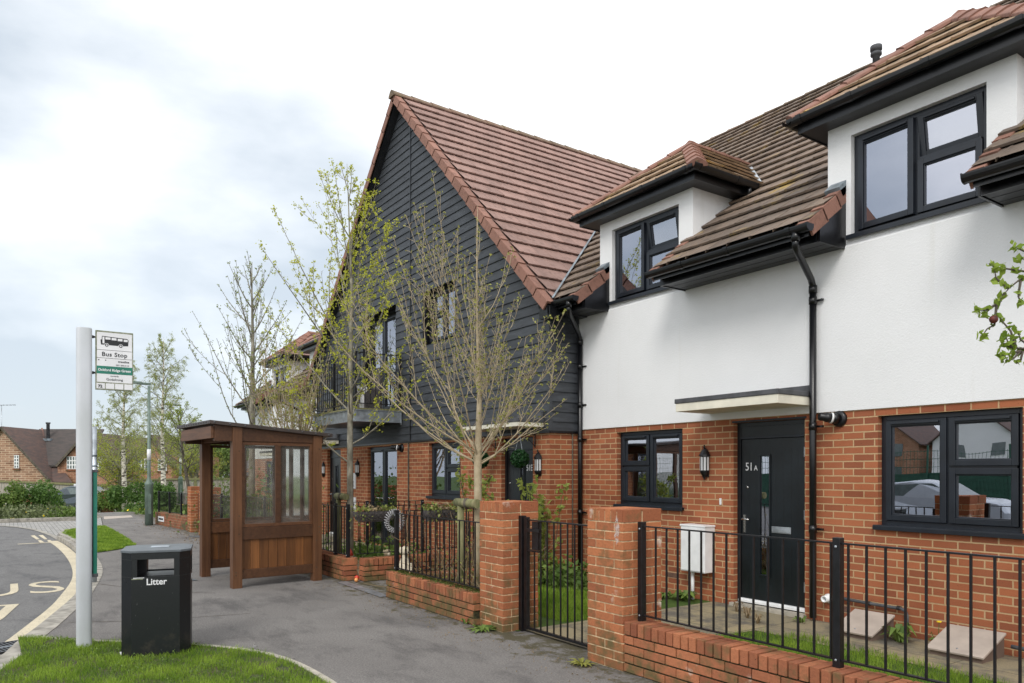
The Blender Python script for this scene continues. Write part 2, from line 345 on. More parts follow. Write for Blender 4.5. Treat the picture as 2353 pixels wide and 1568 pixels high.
    def build(s,name,parent=None,bevel=0,label=None,tri=False,fixn=False):
        off=OFF.get(parent.name,Vector((0,0,0))) if parent else Vector((0,0,0))
        V=np.array(s.v,dtype=np.float64).reshape(-1,3)
        me=bpy.data.meshes.new(name)
        me.from_pydata((V-np.array(off)).tolist(),[],s.f)
        for m in s.mats: me.materials.append(MATS[m])
        me.polygons.foreach_set('material_index',s.m)
        me.polygons.foreach_set('use_smooth',s.sm)
        at=me.attributes.new('var','FLOAT','FACE');at.data.foreach_set('value',[float(x) for x in s.a])
        uv=me.uv_layers.new(name='UVMap')
        me.update()
        nf=len(me.polygons);nl=len(me.loops)
        nor=np.zeros(nf*3);me.polygons.foreach_get('normal',nor);nor=np.abs(nor.reshape(-1,3))
        ls=np.zeros(nf,int);lt=np.zeros(nf,int);me.polygons.foreach_get('loop_start',ls);me.polygons.foreach_get('loop_total',lt)
        vi=np.zeros(nl,int);me.loops.foreach_get('vertex_index',vi)
        fi=np.repeat(np.arange(nf),lt);order=np.argsort(ls,kind='stable')
        fi=np.repeat(order,lt[order])
        P=V[vi];n=nor[fi]
        # box projection in metres; slight tie-break towards walls
        isz=(n[:,2]>n[:,0])&(n[:,2]>n[:,1]);isy=(~isz)&(n[:,1]>=n[:,0])
        U=np.where(isz|isy,P[:,0],P[:,1]);W=np.where(isz,P[:,1],P[:,2])
        uv.data.foreach_set('uv',np.stack([U,W],1).ravel())
        o=bpy.data.objects.new(name,me);scene.collection.objects.link(o)
        if parent: o.parent=parent
        OFF[o.name]=off
        if bevel:
            b=o.modifiers.new('bevel','BEVEL');b.width=bevel;b.segments=2;b.limit_method='ANGLE';b.angle_limit=R(40);b.harden_normals=False
        if label: o['label']=label
        return o
def recalc(o):
    bm=bmesh.new();bm.from_mesh(o.data);bmesh.ops.recalc_face_normals(bm,faces=bm.faces);bm.to_mesh(o.data);bm.free()
def thing(name,label,cat,loc,group=None):
    o=bpy.data.objects.new(name,None);scene.collection.objects.link(o);o.location=loc;o['label']=label;o['category']=cat;o.empty_display_size=.2
    if group:o['group']=group
    OFF[o.name]=Vector(loc);return o
def tag(o,label,cat,group=None,kind=None):
    o['label']=label;o['category']=cat
    if group:o['group']=group
    if kind:o['kind']=kind
    return o
def struct(o,kind='structure'):
    o['kind']=kind;return o
def text(s,size,mat,M,parent,name='lettering',ext=.001,bold=0,shear=0,align='LEFT',sx=1,spacing=1.0):
    cu=bpy.data.curves.new('t','FONT');cu.body=s;cu.size=size;cu.extrude=ext;cu.offset=bold;cu.align_x=align;cu.space_character=spacing;cu.resolution_u=4
    ob=bpy.data.objects.new('t',cu);scene.collection.objects.link(ob)
    bpy.context.view_layer.update();dg=bpy.context.evaluated_depsgraph_get()
    me=bpy.data.meshes.new_from_object(ob.evaluated_get(dg));bpy.data.objects.remove(ob);bpy.data.curves.remove(cu)
    off=OFF.get(parent.name,Vector((0,0,0))) if parent else Vector()
    me.transform(Matrix.Translation(-off)@M@Matrix.Diagonal((sx,1,1,1)))
    me.materials.clear();me.materials.append(MATS[mat]);me.name=name
    o=bpy.data.objects.new(name,me);scene.collection.objects.link(o)
    if parent:o.parent=parent
    OFF[o.name]=off
    return o
def frameM(o,x,y,z=None):
    x=Vector(x).normalized();y=Vector(y).normalized();z=x.cross(y)
    return Matrix(((x.x,y.x,z.x,o[0]),(x.y,y.y,z.y,o[1]),(x.z,y.z,z.z,o[2]),(0,0,0,1)))
leafmat('leaf_ivy',(.09,.14,.03),(.36,.36,.10),.2);leafmat('leaf_spring2',(.17,.27,.035),(.34,.45,.07),.45);leafmat('leaf_fresh',(.27,.32,.04),(.50,.53,.09),.5)
simple('bin_lid',(.10,.115,.13),.4,var=.1,nscale=8)
def binm():
    m,nt,b=newmat('bin_black');p=geo_pos(nt)
    z=nd(nt,'ShaderNodeSeparateXYZ');lk(nt,p,z.inputs[0]);f=noise(nt,9,6,p,.7);mr=nd(nt,'ShaderNodeMapRange');mr.inputs[1].default_value=0;mr.inputs[2].default_value=.35;mr.inputs[3].default_value=.22;mr.inputs[4].default_value=0
    lk(nt,z.outputs[2],mr.inputs[0]);ad=nd(nt,'ShaderNodeMath',operation='ADD');lk(nt,f,ad.inputs[0]);lk(nt,mr.outputs[0],ad.inputs[1])
    col=mixc(nt,ramp(nt,ad.outputs[0],.62,.95),(.006,.008,.010),(.045,.038,.03))
    s=noise(nt,1,3,mulmap(nt,p,(90,90,14)),.6);col=mixc(nt,ramp(nt,s,.72,.75),col,(.16,.16,.16))
    lk(nt,col,b.inputs['Base Color']);b.inputs['Roughness'].default_value=.35;bump(nt,b,noise(nt,26,2,p),.06,.01)
binm()
roofmat('ridge_dark',(.22,.14,.10),(.14,.11,.07),(.2,.19,.08),.5)
simple('far_tile_dark',(.075,.06,.055),.85,nscale=2,col2=(.05,.045,.042),bmp=.6,bscale=14,stretch=(1,1,3))
simple('verge_soil',(.085,.07,.04),.98,nscale=6,col2=(.04,.06,.015),bmp=1,bscale=40)

def eff():
    m,nt,b=newmat('efflorescence');p=geo_pos(nt);f=noise(nt,28,6,p,.75);t=nd(nt,'ShaderNodeBsdfTransparent');mx=nd(nt,'ShaderNodeMixShader');b.inputs['Base Color'].default_value=(.62,.52,.47,1);b.inputs['Roughness'].default_value=.95
    lk(nt,ramp(nt,f,.40,.62),mx.inputs[0]);lk(nt,t.outputs[0],mx.inputs[1]);lk(nt,b.outputs[0],mx.inputs[2]);o=[n for n in nt.nodes if n.type=='OUTPUT_MATERIAL'][0];lk(nt,mx.outputs[0],o.inputs[0])
eff()
# ================================================================= HOUSES
YW=7.22;YG=6.65          # rendered wall plane, gable wall plane
SB=.783;                 # main roof slope
def hB(y): return 4.58+SB*(y-YW)
def sub_rects(x0,x1,z0,z1,ops):
    xs=sorted({x0,x1,*[min(max(v,x0),x1) for o in ops for v in(o[0],o[1])]});zs=sorted({z0,z1,*[min(max(v,z0),z1) for o in ops for v in(o[2],o[3])]})
    out=[]
    for a,b in zip(xs,xs[1:]):
        run=None
        for c,d in zip(zs,zs[1:]):
            cx,cz=(a+b)/2,(c+d)/2
            if any(o[0]<cx<o[1] and o[2]<cz<o[3] for o in ops):
                if run: out.append((a,b,*run));run=None
            else: run=(run[0],d) if run else (c,d)
        if run: out.append((a,b,*run))
    return out
def wall_front(mb,x0,x1,z0,z1,y,ops,mat,depth=.12,rmat=None,rz=True):
    for a,b,c,d in sub_rects(x0,x1,z0,z1,ops): mb.quad((a,y,c),(b,y,c),(b,y,d),(a,y,d),mat)
    rm=rmat or mat
    for a,b,c,d in ops:
        if a>=x1 or b<=x0 or c>=z1 or d<=z0: continue
        c_,d_=max(c,z0),min(d,z1)
        mb.quad((a,y,c_),(a,y,d_),(a,y+depth,d_),(a,y+depth,c_),rm);mb.quad((b,y+depth,c_),(b,y+depth,d_),(b,y,d_),(b,y,c_),rm)
        if d<=z1: mb.quad((a,y,d),(b,y,d),(b,y+depth,d),(a,y+depth,d),rm)
        if c>=z0: mb.quad((a,y+depth,c),(b,y+depth,c),(b,y,c),(a,y,c),rm)
def frame_ring(mb,x0,x1,z0,z1,y0,y1,w,mat,M=None):
    mb.box(x0,x0+w,y0,y1,z0,z1,mat,M=M);mb.box(x1-w,x1,y0,y1,z0,z1,mat,M=M)
    mb.box(x0+w,x1-w,y0,y1,z0,z0+w,mat,M=M);mb.box(x0+w,x1-w,y0,y1,z1-w,z1,mat,M=M)
def window(par,x0,x1,z0,z1,y,panels,sill=True,name='window',label=None,fr='frame_grey',curt=None,sillmat='frame_grey',rev=.07,mw=.05):
    """panels: (fx0,fx1,fz0,fz1,vent,open_deg,hinge)"""
    mb=MB();yf=y+rev
    frame_ring(mb,x0,x1,z0,z1,yf,yf+.07,mw,fr)
    W=x1-x0-2*mw;Hh=z1-z0-2*mw;panes=[]
    us=sorted({p[0] for p in panels}|{p[1] for p in panels})
    for p in panels:
        a=x0+mw+p[0]*W;b=x0+mw+p[1]*W;c=z0+mw+p[2]*Hh;d=z0+mw+p[3]*Hh
        g=.012;a+=g if p[0]>0 else .002;b-=g if p[1]<1 else .002;c+=g if p[2]>0 else .002;d-=g if p[3]<1 else .002
        M=None
        if p[5]:
            if p[6]=='T': M=Matrix.Translation((0,yf,d))@Matrix.Rotation(R(p[5]),4,'X')@Matrix.Translation((0,-yf,-d))
            else:
                hx=a if p[6]=='L' else b;sg=-1 if p[6]=='L' else 1
                M=Matrix.Translation((hx,yf,0))@Matrix.Rotation(R(p[5]*sg),4,'Z')@Matrix.Translation((-hx,-yf,0))
        sw=.055
        frame_ring(mb,a,b,c,d,yf-.022,yf+.045,sw,fr,M)
        # bead
        frame_ring(mb,a+sw-.001,b-sw+.001,c+sw-.001,d-sw+.001,yf-.008,yf+.04,.012,fr,M)
        if p[4]:
            q0,q1=a+.06,b-.06
            mb.box(q0,q1,yf-.045,yf-.0225,d-.04,d-.018,fr,M=M)
        panes.append((a+sw+.005,b-sw-.005,c+sw+.005,d-sw-.005,M))
    for i,u in enumerate(us[1:-1]):
        X=x0+mw+u*W;mb.box(X-.022,X+.022,yf+.002,yf+.068,z0+mw,z1-mw,fr)
    for p in panels:
        if p[2]>0:
            a=x0+mw+p[0]*W+.02;b=x0+mw+p[1]*W-.02;zz=z0+mw+p[2]*Hh;mb.box(a,b,yf+.002,yf+.066,zz-.022,zz+.022,fr)
    o=mb.build(name,par,bevel=.004)
    if label:o['label']=label
    for a,b,c,d,M in panes:
        g=MB();g.box(a,b,yf+.012,yf+.016,c,d,'window_glass',M=M);g.build('pane',o)
    if sill:
        s=MB();s.box(x0-.03,x1+.03,y-.045,yf+.03,z0-.03,z0+.004,sillmat);s.box(x0-.03,x1+.03,y-.05,y-.03,z0-.045,z0-.004,sillmat);s.build('sill',o,bevel=.003)
    if curt:
        for (u0,u1,mat) in curt:
            s=MB();n=26;A=x0+mw+u0*W;B=x0+mw+u1*W;vs=[];fs=[]
            for i in range(n+1):
                X=A+(B-A)*i/n;Y=yf+.16+.018*math.sin(i*1.9)+.01*math.sin(i*.7)
                vs+=[(X,Y,z0+.03),(X,Y,z1-.02)]
            for i in range(n): fs.append((2*i,2*i+2,2*i+3,2*i+1))
            s.add(vs,fs,mat,.5,smooth=True);s.build('curtain',o)
    # shallow interior behind the glass so the room reads dark
    return o
def tilefield(P0,U,V,nu,nv,planes,mat,mb,tw=.3,rh=.34,th=.046,off=0.0,umin=0):
    """P0 eave corner, U along eave, V up slope. tiles as wedges; clip planes: list (co,no) keep side where (p-co).no>0"""
    P0=Vector(P0);U=Vector(U).normalized();V=Vector(V).normalized();N=U.cross(V).normalized()
    if N.z<0:N=-N
    bm=bmesh.new();lay=bm.faces.layers.float.new('var')
    for r in range(nv):
        for k in range(-1,nu+1):
            u0=k*tw+(tw/2 if r%2 else 0)+.003;u1=u0+tw-.006;v0=r*rh;v1=v0+rh+.03;a=rnd.random();j=rnd.uniform(-.003,.003)
            q=lambda u,v,h:P0+U*u+V*v+N*(h+off)
            h0=th+j;h1=.004
            vs=[bm.verts.new(c) for c in (q(u0,v0,h0),q(u1,v0,h0),q(u1,v1,h1),q(u0,v1,h1),q(u0,v0,h0-.024),q(u1,v0,h0-.024),q(u1,v1,h1-.02),q(u0,v1,h1-.02))]
            for f in ((0,1,2,3),(4,5,1,0),(5,6,2,1),(7,4,0,3)):
                ff=bm.faces.new([vs[i] for i in f]);ff[lay]=a
            # interlock roll at the left edge
            w=[bm.verts.new(c) for c in (q(u0,v0,h0+.006),q(u0+.022,v0,h0+.006),q(u0+.022,v1,h1+.006),q(u0,v1,h1+.006),q(u0,v0,h0),q(u0+.026,v0,h0),q(u0+.026,v1,h1))]
            for f in ((0,1,2,3),(4,5,1,0),(1,5,6,2)):
                ff=bm.faces.new([w[i] for i in f]);ff[lay]=a
    # underlay
    q=lambda u,v:P0+U*u+V*v+N*(off-.02)
    vs=[bm.verts.new(c) for c in (q(-tw,0.02),q((nu+1)*tw,0.02),q((nu+1)*tw,nv*rh),q(-tw,nv*rh))];ff=bm.faces.new(vs);ff[lay]=0
    for co,no in planes:
        ge=bm.verts[:]+bm.edges[:]+bm.faces[:]
        bmesh.ops.bisect_plane(bm,geom=ge,plane_co=Vector(co),plane_no=Vector(no),clear_inner=True,dist=1e-5)
    mb.bm_in(bm,mat,lay);bm.free()
def caps(mb,p,q,L,w,drop,mat,up=(0,0,1)):
    """ridge / hip tiles: angled caps along p->q"""
    p=Vector(p);q=Vector(q);d=(q-p);n=max(1,round(d.length/L));D=d/n;dn=d.normalized();s=dn.cross(Vector(up)).normalized();u=s.cross(dn)
    for i in range(n):
        a=p+D*i-dn*.02;b=p+D*(i+1);vs=[]
        for e,lift in((a,.016),(b,.0)):
            for x,h in((-w,-drop),(-w*.45,-.012),(0,.012),(w*.45,-.012),(w,-drop)): vs.append(e+s*x+u*(h+.045+lift))
            for x,h in((w,-drop-.02),(-w,-drop-.02)): vs.append(e+s*x+u*(h+.045))
        fs=[(j,j+1,7+j+1,7+j) for j in range(4)]+[(4,5,12,11),(6,0,7,13),(0,1,2,3,4,5,6),(13,12,11,10,9,8,7),(5,6,13,12)]
        mb.add(vs,fs,mat)
def verge(mb,p,V,n,out,mat,L=.34,w=.125,drop=.15,N=None):
    """stepped cloaked verge tiles up the slope. out: outward dir"""
    p=Vector(p);V=Vector(V).normalized();out=Vector(out).normalized();N=Vector(N).normalized()
    for i in range(n):
        a=p+V*(L*i-.012);b=p+V*(L*(i+1)+.01);vs=[]
        for e,l in((a,.030),(b,.014)):
            for x,h in((-w,l-.03),(-w,l),(.012,l),(.012,l-drop),(-.008,l-drop),(-.008,l-.03)): vs.append(e+out*x+N*h)
        fs=[(j,(j+1)%6,6+(j+1)%6,6+j) for j in range(6)]+[(0,1,2,3,4,5),(11,10,9,8,7,6)]
        mb.add(vs,fs,mat)
def gutter(mb,p,q,r=.06,mat='black_upvc',caps_=(1,1),unions=()):
    p=Vector(p);q=Vector(q);d=(q-p).normalized();s=d.cross(Vector((0,0,1))).normalized();n=9;vs=[]
    prof=[]
    for j in range(n):
        an=PI*j/(n-1);prof.append((-math.cos(an)*r,-math.sin(an)*r))
    prof2=[(-x*.9,y*.88) for x,y in prof]
    lip=[(r+.006,.004),(r+.006,.012),(r*.9,.012)];
    full=prof+[(r,.01)]+prof2+[(-r*.9,.01),(-r,.01)]
    full=prof+[(r,.012)]+[(r*.9,.012)]+prof2+[(-r*.9,.012),(-r,.012)]
    k=len(full)
    for e in(p,q):
        for x,h in full: vs.append(e+s*x+Vector((0,0,h)))
    fs=[(j,(j+1)%k,k+(j+1)%k,k+j) for j in range(k)]
    mb.add(vs,fs,mat,.5)
    for e,c in((p,caps_[0]),(q,caps_[1])):
        if c:
            vs=[]
            for t in(-.006,.006):
                for x,h in prof+[(r,.016),(-r,.016)]: vs.append(e+d*t+s*x*1.06+Vector((0,0,h*1.06)))
            m=n+2;mb.add(vs,[tuple(range(m))[::-1],tuple(range(m,2*m))]+[(j,(j+1)%m,m+(j+1)%m,m+j) for j in range(m)],mat,.5)
    L=(q-p).length
    for u in unions:
        e=p+d*(L*u);vs=[]
        for t in(-.028,.028):
            for x,h in prof+[(r,.016),(-r,.016)]: vs.append(e+d*t+s*x*1.1+Vector((0,0,h*1.1+.001)))
        m=n+2;mb.add(vs,[tuple(range(m))[::-1],tuple(range(m,2*m))]+[(j,(j+1)%m,m+(j+1)%m,m+j) for j in range(m)],mat,.5)
NB=Vector((0,-SB,1)).normalized();VB=Vector((0,1,SB)).normalized()
YE=6.60   # lower edge of main-roof tiles
def planeB(eps=.0): return ((0,YW,4.58+eps),(0,-SB,1))
def eave_box(house,xa,xb,dz=0,lend=True,rend=True,runions=(.25,.55,.9)):
    """projecting boxed eave between dormers, with gutter, soffit and end cheeks"""
    zs=3.944+dz;y0=6.76;mb=MB()
    mb.box(xa+.02,xb-.02,y0,YW+.0,zs,zs+.012,'black_soffit')
    for k in(1,2): mb.box(xa+.03,xb-.03,y0+.155*k,y0+.155*k+.006,zs-.003,zs-.0005,'black_upvc')
    mb.box(xa+.02,xb-.02,y0-.018,y0,zs-.012,hB(y0)+dz-.02,'black_upvc')
    for x,e in((xa,lend),(xb,rend)):
        if e:
            vs=[(x-.01,y0,zs-.01),(x-.01,YW+.3,zs-.01),(x-.01,YW+.3,hB(YW+.3)+dz-.03),(x-.01,y0,hB(y0)+dz-.03)];vs+=[(a+.02,b,c) for a,b,c in vs]
            mb.add(vs,[(0,1,2,3),(7,6,5,4),(0,4,5,1),(1,5,6,2),(2,6,7,3),(3,7,4,0)],'black_upvc')
    mb.box(xa+.02,xb-.02,YE+.012,YE+.03,hB(YE)+dz-.12,hB(YE)+dz-.004,'black_upvc')
    o=mb.build('eave_soffit',house)
    g=MB();zg=hB(YE)+dz-.03
    gutter(g,(xa-.03,YE-.03+.05-.05,zg),(xb+.02,YE-.03,zg),.058,unions=runions)
    g.build('gutter',house)
    v=MB()
    if rend: verge(v,(xb,YE-.02,hB(YE-.02)+dz),VB,3,(1,0,0),'terracotta',L=.30,N=NB);v.build('verge_tiles',house,bevel=.003)
    v=MB()
    if lend: verge(v,(xa,YE-.02,hB(YE-.02)+dz),VB,3,(-1,0,0),'terracotta',L=.30,N=NB);v.build('verge_tiles',house,bevel=.003)
    if rend:
        l=MB();p=Vector((xb,YW+.02,hB(YW+.02)+dz));l.box(xb-.16,xb+.012,YW-.12,YW+.16,p.z-.05,p.z+.06,'lead',M=Matrix.Translation(p)@Matrix.Rotation(math.atan(SB),4,'X')@Matrix.Translation(-p));l.build('lead_flashing',house)
def dormer(house,xc,dz=0,label=None,rich=True,tile='tile_ochre'):
    x0,x1=xc-.89,xc+.89;zt=5.24+dz;zb=3.98+dz
    w0,w1=xc-.63,xc+.65;wz0,wz1=4.06+dz,5.10+dz
    mb=MB()
    wall_front(mb,x0,x1,zb,zt,YW,[(w0,w1,wz0,wz1)],'white_render',.13)
    yb=YW+(zt-4.58-dz)/SB+.3
    for x,sg in((x0,-1),(x1,1)):
        # cheek: sits on the roof slope
        pts=[(x,YW,zb),(x,YW,zt),(x,yb,zt),(x,yb,hB(yb)+dz-.35)]
        mb.add(pts if sg<0 else pts[::-1],[(0,1,2,3)],'white_render')
    d=mb.build('dormer_wall',house,label=label)
    # soffit + fascia
    s=MB();e=.20;s.box(x0-e,x1+e,YW-e,yb+.2,zt,zt+.015,'black_soffit')
    s.box(x0-e-.015,x1+e+.015,YW-e-.015,YW-e,zt-.01,zt+.14,'black_upvc')
    for x in(x0-e-.015,x1+e): s.box(x,x+.015,YW-e,yb-.1,zt-.01,zt+.14,'black_upvc')
    s.build('dormer_soffit',house)
    g=MB();zg=zt+.125;r=.056
    gutter(g,(x0-e-.08,YW-e-.075,zg),(x1+e+.08,YW-e-.075,zg),r,unions=(.06,.3,.62,.94),caps_=(0,0))
    yend=YW+(zg-4.58-dz)/SB-.12
    gutter(g,(x1+e+.075,YW-e-.13,zg),(x1+e+.075,yend,zg),r,caps_=(0,1),unions=(.12,.7))
    gutter(g,(x0-e-.075,yend,zg),(x0-e-.075,YW-e-.13,zg),r,caps_=(1,0),unions=(.3,.88))
    g.tube([(x1+e+.075,yend-.12,zg-.05),(x1+e+.075,yend-.12,zg-.16)],.03,10,'black_upvc')
    g.build('dormer_gutter',house)
    # hipped roof
    E=1.15;ze=5.40+dz;ye=7.0;apex=Vector((xc,ye+E,ze+E*.8));t=MB()
    s8=.8
    pf=[(apex,(1,1,0)),(apex,(-1,1,0))]
    hipL=((xc-E,ye,ze),Vector((1,-1,0)));hipR=((xc+E,ye,ze),Vector((-1,-1,0)))
    tilefield((xc-E-.15,ye-.03,ze-.024),(1,0,0),(0,1,s8),9,6,[hipL,hipR],tile,t)
    bp=((0,YW,4.58+dz-.04),(0,-SB,1))
    tilefield((xc+E+.03,ye-.6,ze-.024),(0,1,0),(-1,0,s8),12,6,[((xc+E,ye,ze),(1,1,0)),(apex,(1,0,0)),bp],tile,t)
    tilefield((xc-E-.03,ye-.6,ze-.024),(0,1,0),(1,0,s8),12,6,[((xc-E,ye,ze),(-1,1,0)),(apex,(-1,0,0)),bp],tile,t)
    t.build('dormer_roof',house)
    c=MB();caps(c,(xc-E-.02,ye-.02,ze-.01),apex,.33,.12,.055,'terracotta');caps(c,(xc+E+.02,ye-.02,ze-.01),apex,.33,.12,.055,'terracotta')
    yr=YW+(apex.z-4.58-dz)/SB;caps(c,apex,(xc,yr+.05,apex.z),.33,.12,.055,'terracotta');c.build('hip_tiles',house,bevel=.004)
    if rich:
        v=MB()
        for x in(xc+E-.02,):
            p=Vector((x,YW+(ze-4.58-dz)/SB-.05,ze-.0));q=Vector((xc,yr,apex.z))
            v.beam(p+Vector((.03,0,.02)),q+Vector((.03,0,.02)),.05,.012,'zinc',up=NB)
        v.build('valley_flashing',house)
    cur=[(.0,.22,'curtain')] if rich else None
    window(house,w0,w1,wz0,wz1,YW,[(0,.5,0,1,1,0 if not rich else 2.5,'L'),(.5,1,.56,1,1,0 if not rich else 9,'T'),(.5,1,0,.56,0,0,'')],curt=cur,rev=.06)
def lantern(par,x,y,z,mat='black_metal'):
    """half wall lantern with three frosted panes, facing -y"""
    m=MB();n=6
    def half(pr,z0,z1,r0,r1,mt): 
        a=[(x+r0*math.sin(t),y-.02-r0*.95*math.cos(t)*1.0,z0) for t in pr];b=[(x+r1*math.sin(t),y-.02-r1*.95*math.cos(t),z1) for t in pr]
        k=len(pr);m.add(a+b,[(i,i+1,k+i+1,k+i) for i in range(k-1)],mt)
    pr=[R(a) for a in(-90,-54,-18,18,54,90)]
    m.box(x-.05,x+.05,y-.018,y-.001,z-.17,z+.14,mat)
    half(pr,z-.10,z+.09,.062,.062,mat)
    half(pr,z+.09,z+.105,.080,.078,mat);half(pr,z+.105,z+.165,.078,.04,mat);half(pr,z+.165,z+.19,.04,.012,mat)
    m.lathe((x,y-.035,z+.185),[(.006,0),(.014,.008),(.014,.018),(.007,.028),(.012,.034),(.0,.046)],8,mat)
    half(pr,z-.125,z-.10,.06,.068,mat);half(pr,z-.165,z-.125,.028,.06,mat)
    m.lathe((x,y-.035,z-.205),[(.0,0),(.012,.008),(.012,.02),(.02,.03),(.028,.045)],8,mat)
    a=[(x+.08*math.sin(t),y-.02-.076*math.cos(t),z+.09) for t in pr];m.add(a+[(x,y-.01,z+.09)],[(0,1,2,3,4,5,6)],mat)
    o=m.build('wall_lantern',par)
    g=MB()
    for i in range(5):
        t0,t1=pr[i],pr[i+1];f=lambda t,h:(x+.0655*math.sin(t),y-.02-.0655*.95*math.cos(t),z+h)
        ta=t0+(t1-t0)*.17;tb=t1-(t1-t0)*.17;g.add([f(ta,-.088),f(tb,-.088),f(tb,.078),f(ta,.078)],[(0,1,2,3)],'frosted')
    g.build('lantern_panes',o)
    return o
def sec_light(par,x,y,z):
    m=MB();m.lathe((x,y,z),[(.085,0),(.085,.02),(.07,.035),(.05,.04)],18,'black_metal',ax=(0,-1,0))
    d=Vector((-.55,-.75,.12)).normalized();p=Vector((x,y-.04,z));
    m.lathe(p,[(.055,0),(.058,.05),(.05,.055)],16,'black_metal',ax=d);m.lathe(p+d*.055,[(.056,0),(.056,.02)],16,'white_pvc',ax=d);m.lathe(p+d*.076,[(.053,0),(.05,.05),(.042,.055),(.042,.11),(.034,.12),(.0,.115)],16,'black_metal',ax=d)
    return m.build('security_light',par)
def downpipe(par,x,yg,zg,yw,unions,swan=True,z0=.05,r=.036,dx=.07):
    m=MB();y=yw-.06
    m.tube([(x,yg,zg),(x,yg,zg-.09)],r*1.2,12,'black_upvc')
    m.tube([(x,yg,zg-.07),(x,yg,zg-.13),(x+dx*.15,yg+(y-yg)*.12,zg-.17),(x+dx*.88,yg+(y-yg)*.88,zg-.36),(x+dx,y-.003,zg-.42),(x+dx,y,zg-.5)],r,12,'black_upvc')
    x+=dx-.07;m.tube([(x+.07,y,zg-.42),(x+.07,y,z0)],r,12,'black_upvc')
    m.tube([(x+.07,y,zg-.5),(x+.07,y,zg-.42)],r*1.2,12,'black_upvc')
    for u in unions:
        m.tube([(x+.07,y,u-.04),(x+.07,y,u+.04)],r*1.17,12,'black_upvc')
        m.box(x+.07,x+.07+.10,y+.03,y+.045,u-.012,u+.012,'black_upvc');m.lathe((x+.16,y+.045,u),[(.012,0),(.012,.03)],8,'black_upvc',ax=(0,-1,0))
    return m.build('downpipe',par)
def front_door(par,x0,x1,z0,z1,y,num,slot=(.31,.46),numx=.1,flip=False,letter=(.50,.80),label=None):
    yf=y+.07;m=MB();frame_ring(m,x0,x1,z0,z1,yf,yf+.07,.05,'door_black')
    zl=z1-.17;m.box(x0+.05,x1-.05,yf+.005,yf+.06,zl,z1-.05,'door_black');m.box(x0+.05,x1-.05,yf-.01,yf+.06,zl-.025,zl,'frame_grey')
    W=x1-x0-.1;a=x0+.05+.008;b=x1-.05-.008;f=lambda u:a+(b-a)*u
    lz0,lz1=z0+.06,zl-.03
    s0,s1=f(slot[0]),f(slot[1]);sz0=lz0+.32;sz1=lz1-.2
    # leaf around the slot
    for q in((a,s0,lz0,lz1),(s1,b,lz0,lz1),(s0,s1,lz0,sz0),(s0,s1,sz1,lz1)): m.box(q[0],q[1],yf+.012,yf+.055,q[2],q[3],'door_black',.5)
    for u in(.12,.22,.56,.68,.80,.9): m.box(f(u),f(u)+.003,yf+.0105,yf+.02,lz0+.12,lz1-.12,'black_upvc')
    frame_ring(m,s0-.02,s1+.02,sz0-.02,sz1+.02,yf-.002,yf+.013,.02,'door_black')
    o=m.build('front_door',par,bevel=.003,label=label)
    g=MB();g.box(s0+.005,s1-.005,yf+.02,yf+.024,sz0+.005,sz1-.005,'window_glass');g.box(s0-.0,s1,yf+.03,yf+.034,sz0,sz1,'car_glass');g.build('pane',o)
    h=MB();hx=f(.055) if not flip else f(.945);sg=1 if not flip else -1;hz=z0+1.02
    h.box(hx-.014,hx+.014,yf-.0,yf+.012,hz-.16,hz+.05,'chrome');h.lathe((hx,yf,hz),[(.012,0),(.012,.045)],10,'chrome',ax=(0,-1,0));h.tube([(hx,yf-.045,hz),(hx+sg*.1,yf-.05,hz)],.009,8,'chrome');h.build('door_handle',o)
    l=MB();l0,l1=f(letter[0]),f(letter[1]);l.box(l0,l1,yf+.002,yf+.012,z0+.88,z0+.955,'zinc');l.box(l0+.01,l1-.01,yf-.004,yf+.004,z0+.89,z0+.93,'zinc');l.build('letter_flap',o,bevel=.003)
    t=MB();t.box(x0+.04,x1-.02,yf-.035,yf+.012,z0+.035,z0+.062,'white_pvc');t.box(x0+.04,x1-.02,yf-.02,yf+.012,z0+.062,z0+.075,'white_pvc');t.box(x0-.02,x1+.02,y-.06,yf+.1,z0-.06,z0+.02,'concrete');t.build('threshold',o)
    k=MB();k.lathe((f(.1),yf+.012,z0+1.40),[(.014,0),(.014,.006),(.006,.01)],12,'chrome',ax=(0,-1,0))
    k.build('spyhole',o)
    for z in(.25,1.05,1.75): k=MB();k.box(x1-.055,x1-.045,yf-.006,yf+.02,z0+z,z0+z+.11,'zinc');k.build('hinge',o)
    if num:
        M=frameM((f(numx),yf+.0105,z0+1.60),(1,0,0),(0,0,1))
        text(num[0],.135,'sign_white',M,o,'door_number',.001,bold=.0008,sx=.82)
        if len(num)>1:
            M=frameM((f(numx)+.052*len(num[0])+.02,yf+.0105,z0+1.60),(1,0,0),(0,0,1));text(num[1],.085,'sign_white',M,o,'door_number_letter',.001,bold=.0006,sx=.9)
    return o
def canopy(par,x0,x1,y0,y1,zb,zt,back=.07):
    m=MB();m.box(x0,x1,y0,y1,zb,zt-.055,'off_white');o=m.build('door_canopy',par,bevel=.004)
    f=MB();f.box(x0-.012,x1+.012,y0-.012,y1,zt-.054,zt,'felt_grey');f.box(x0,x1,y1-.05,y1-.002,zt,zt+back,'felt_grey');f.build('canopy_roof',o,bevel=.006)
    return o
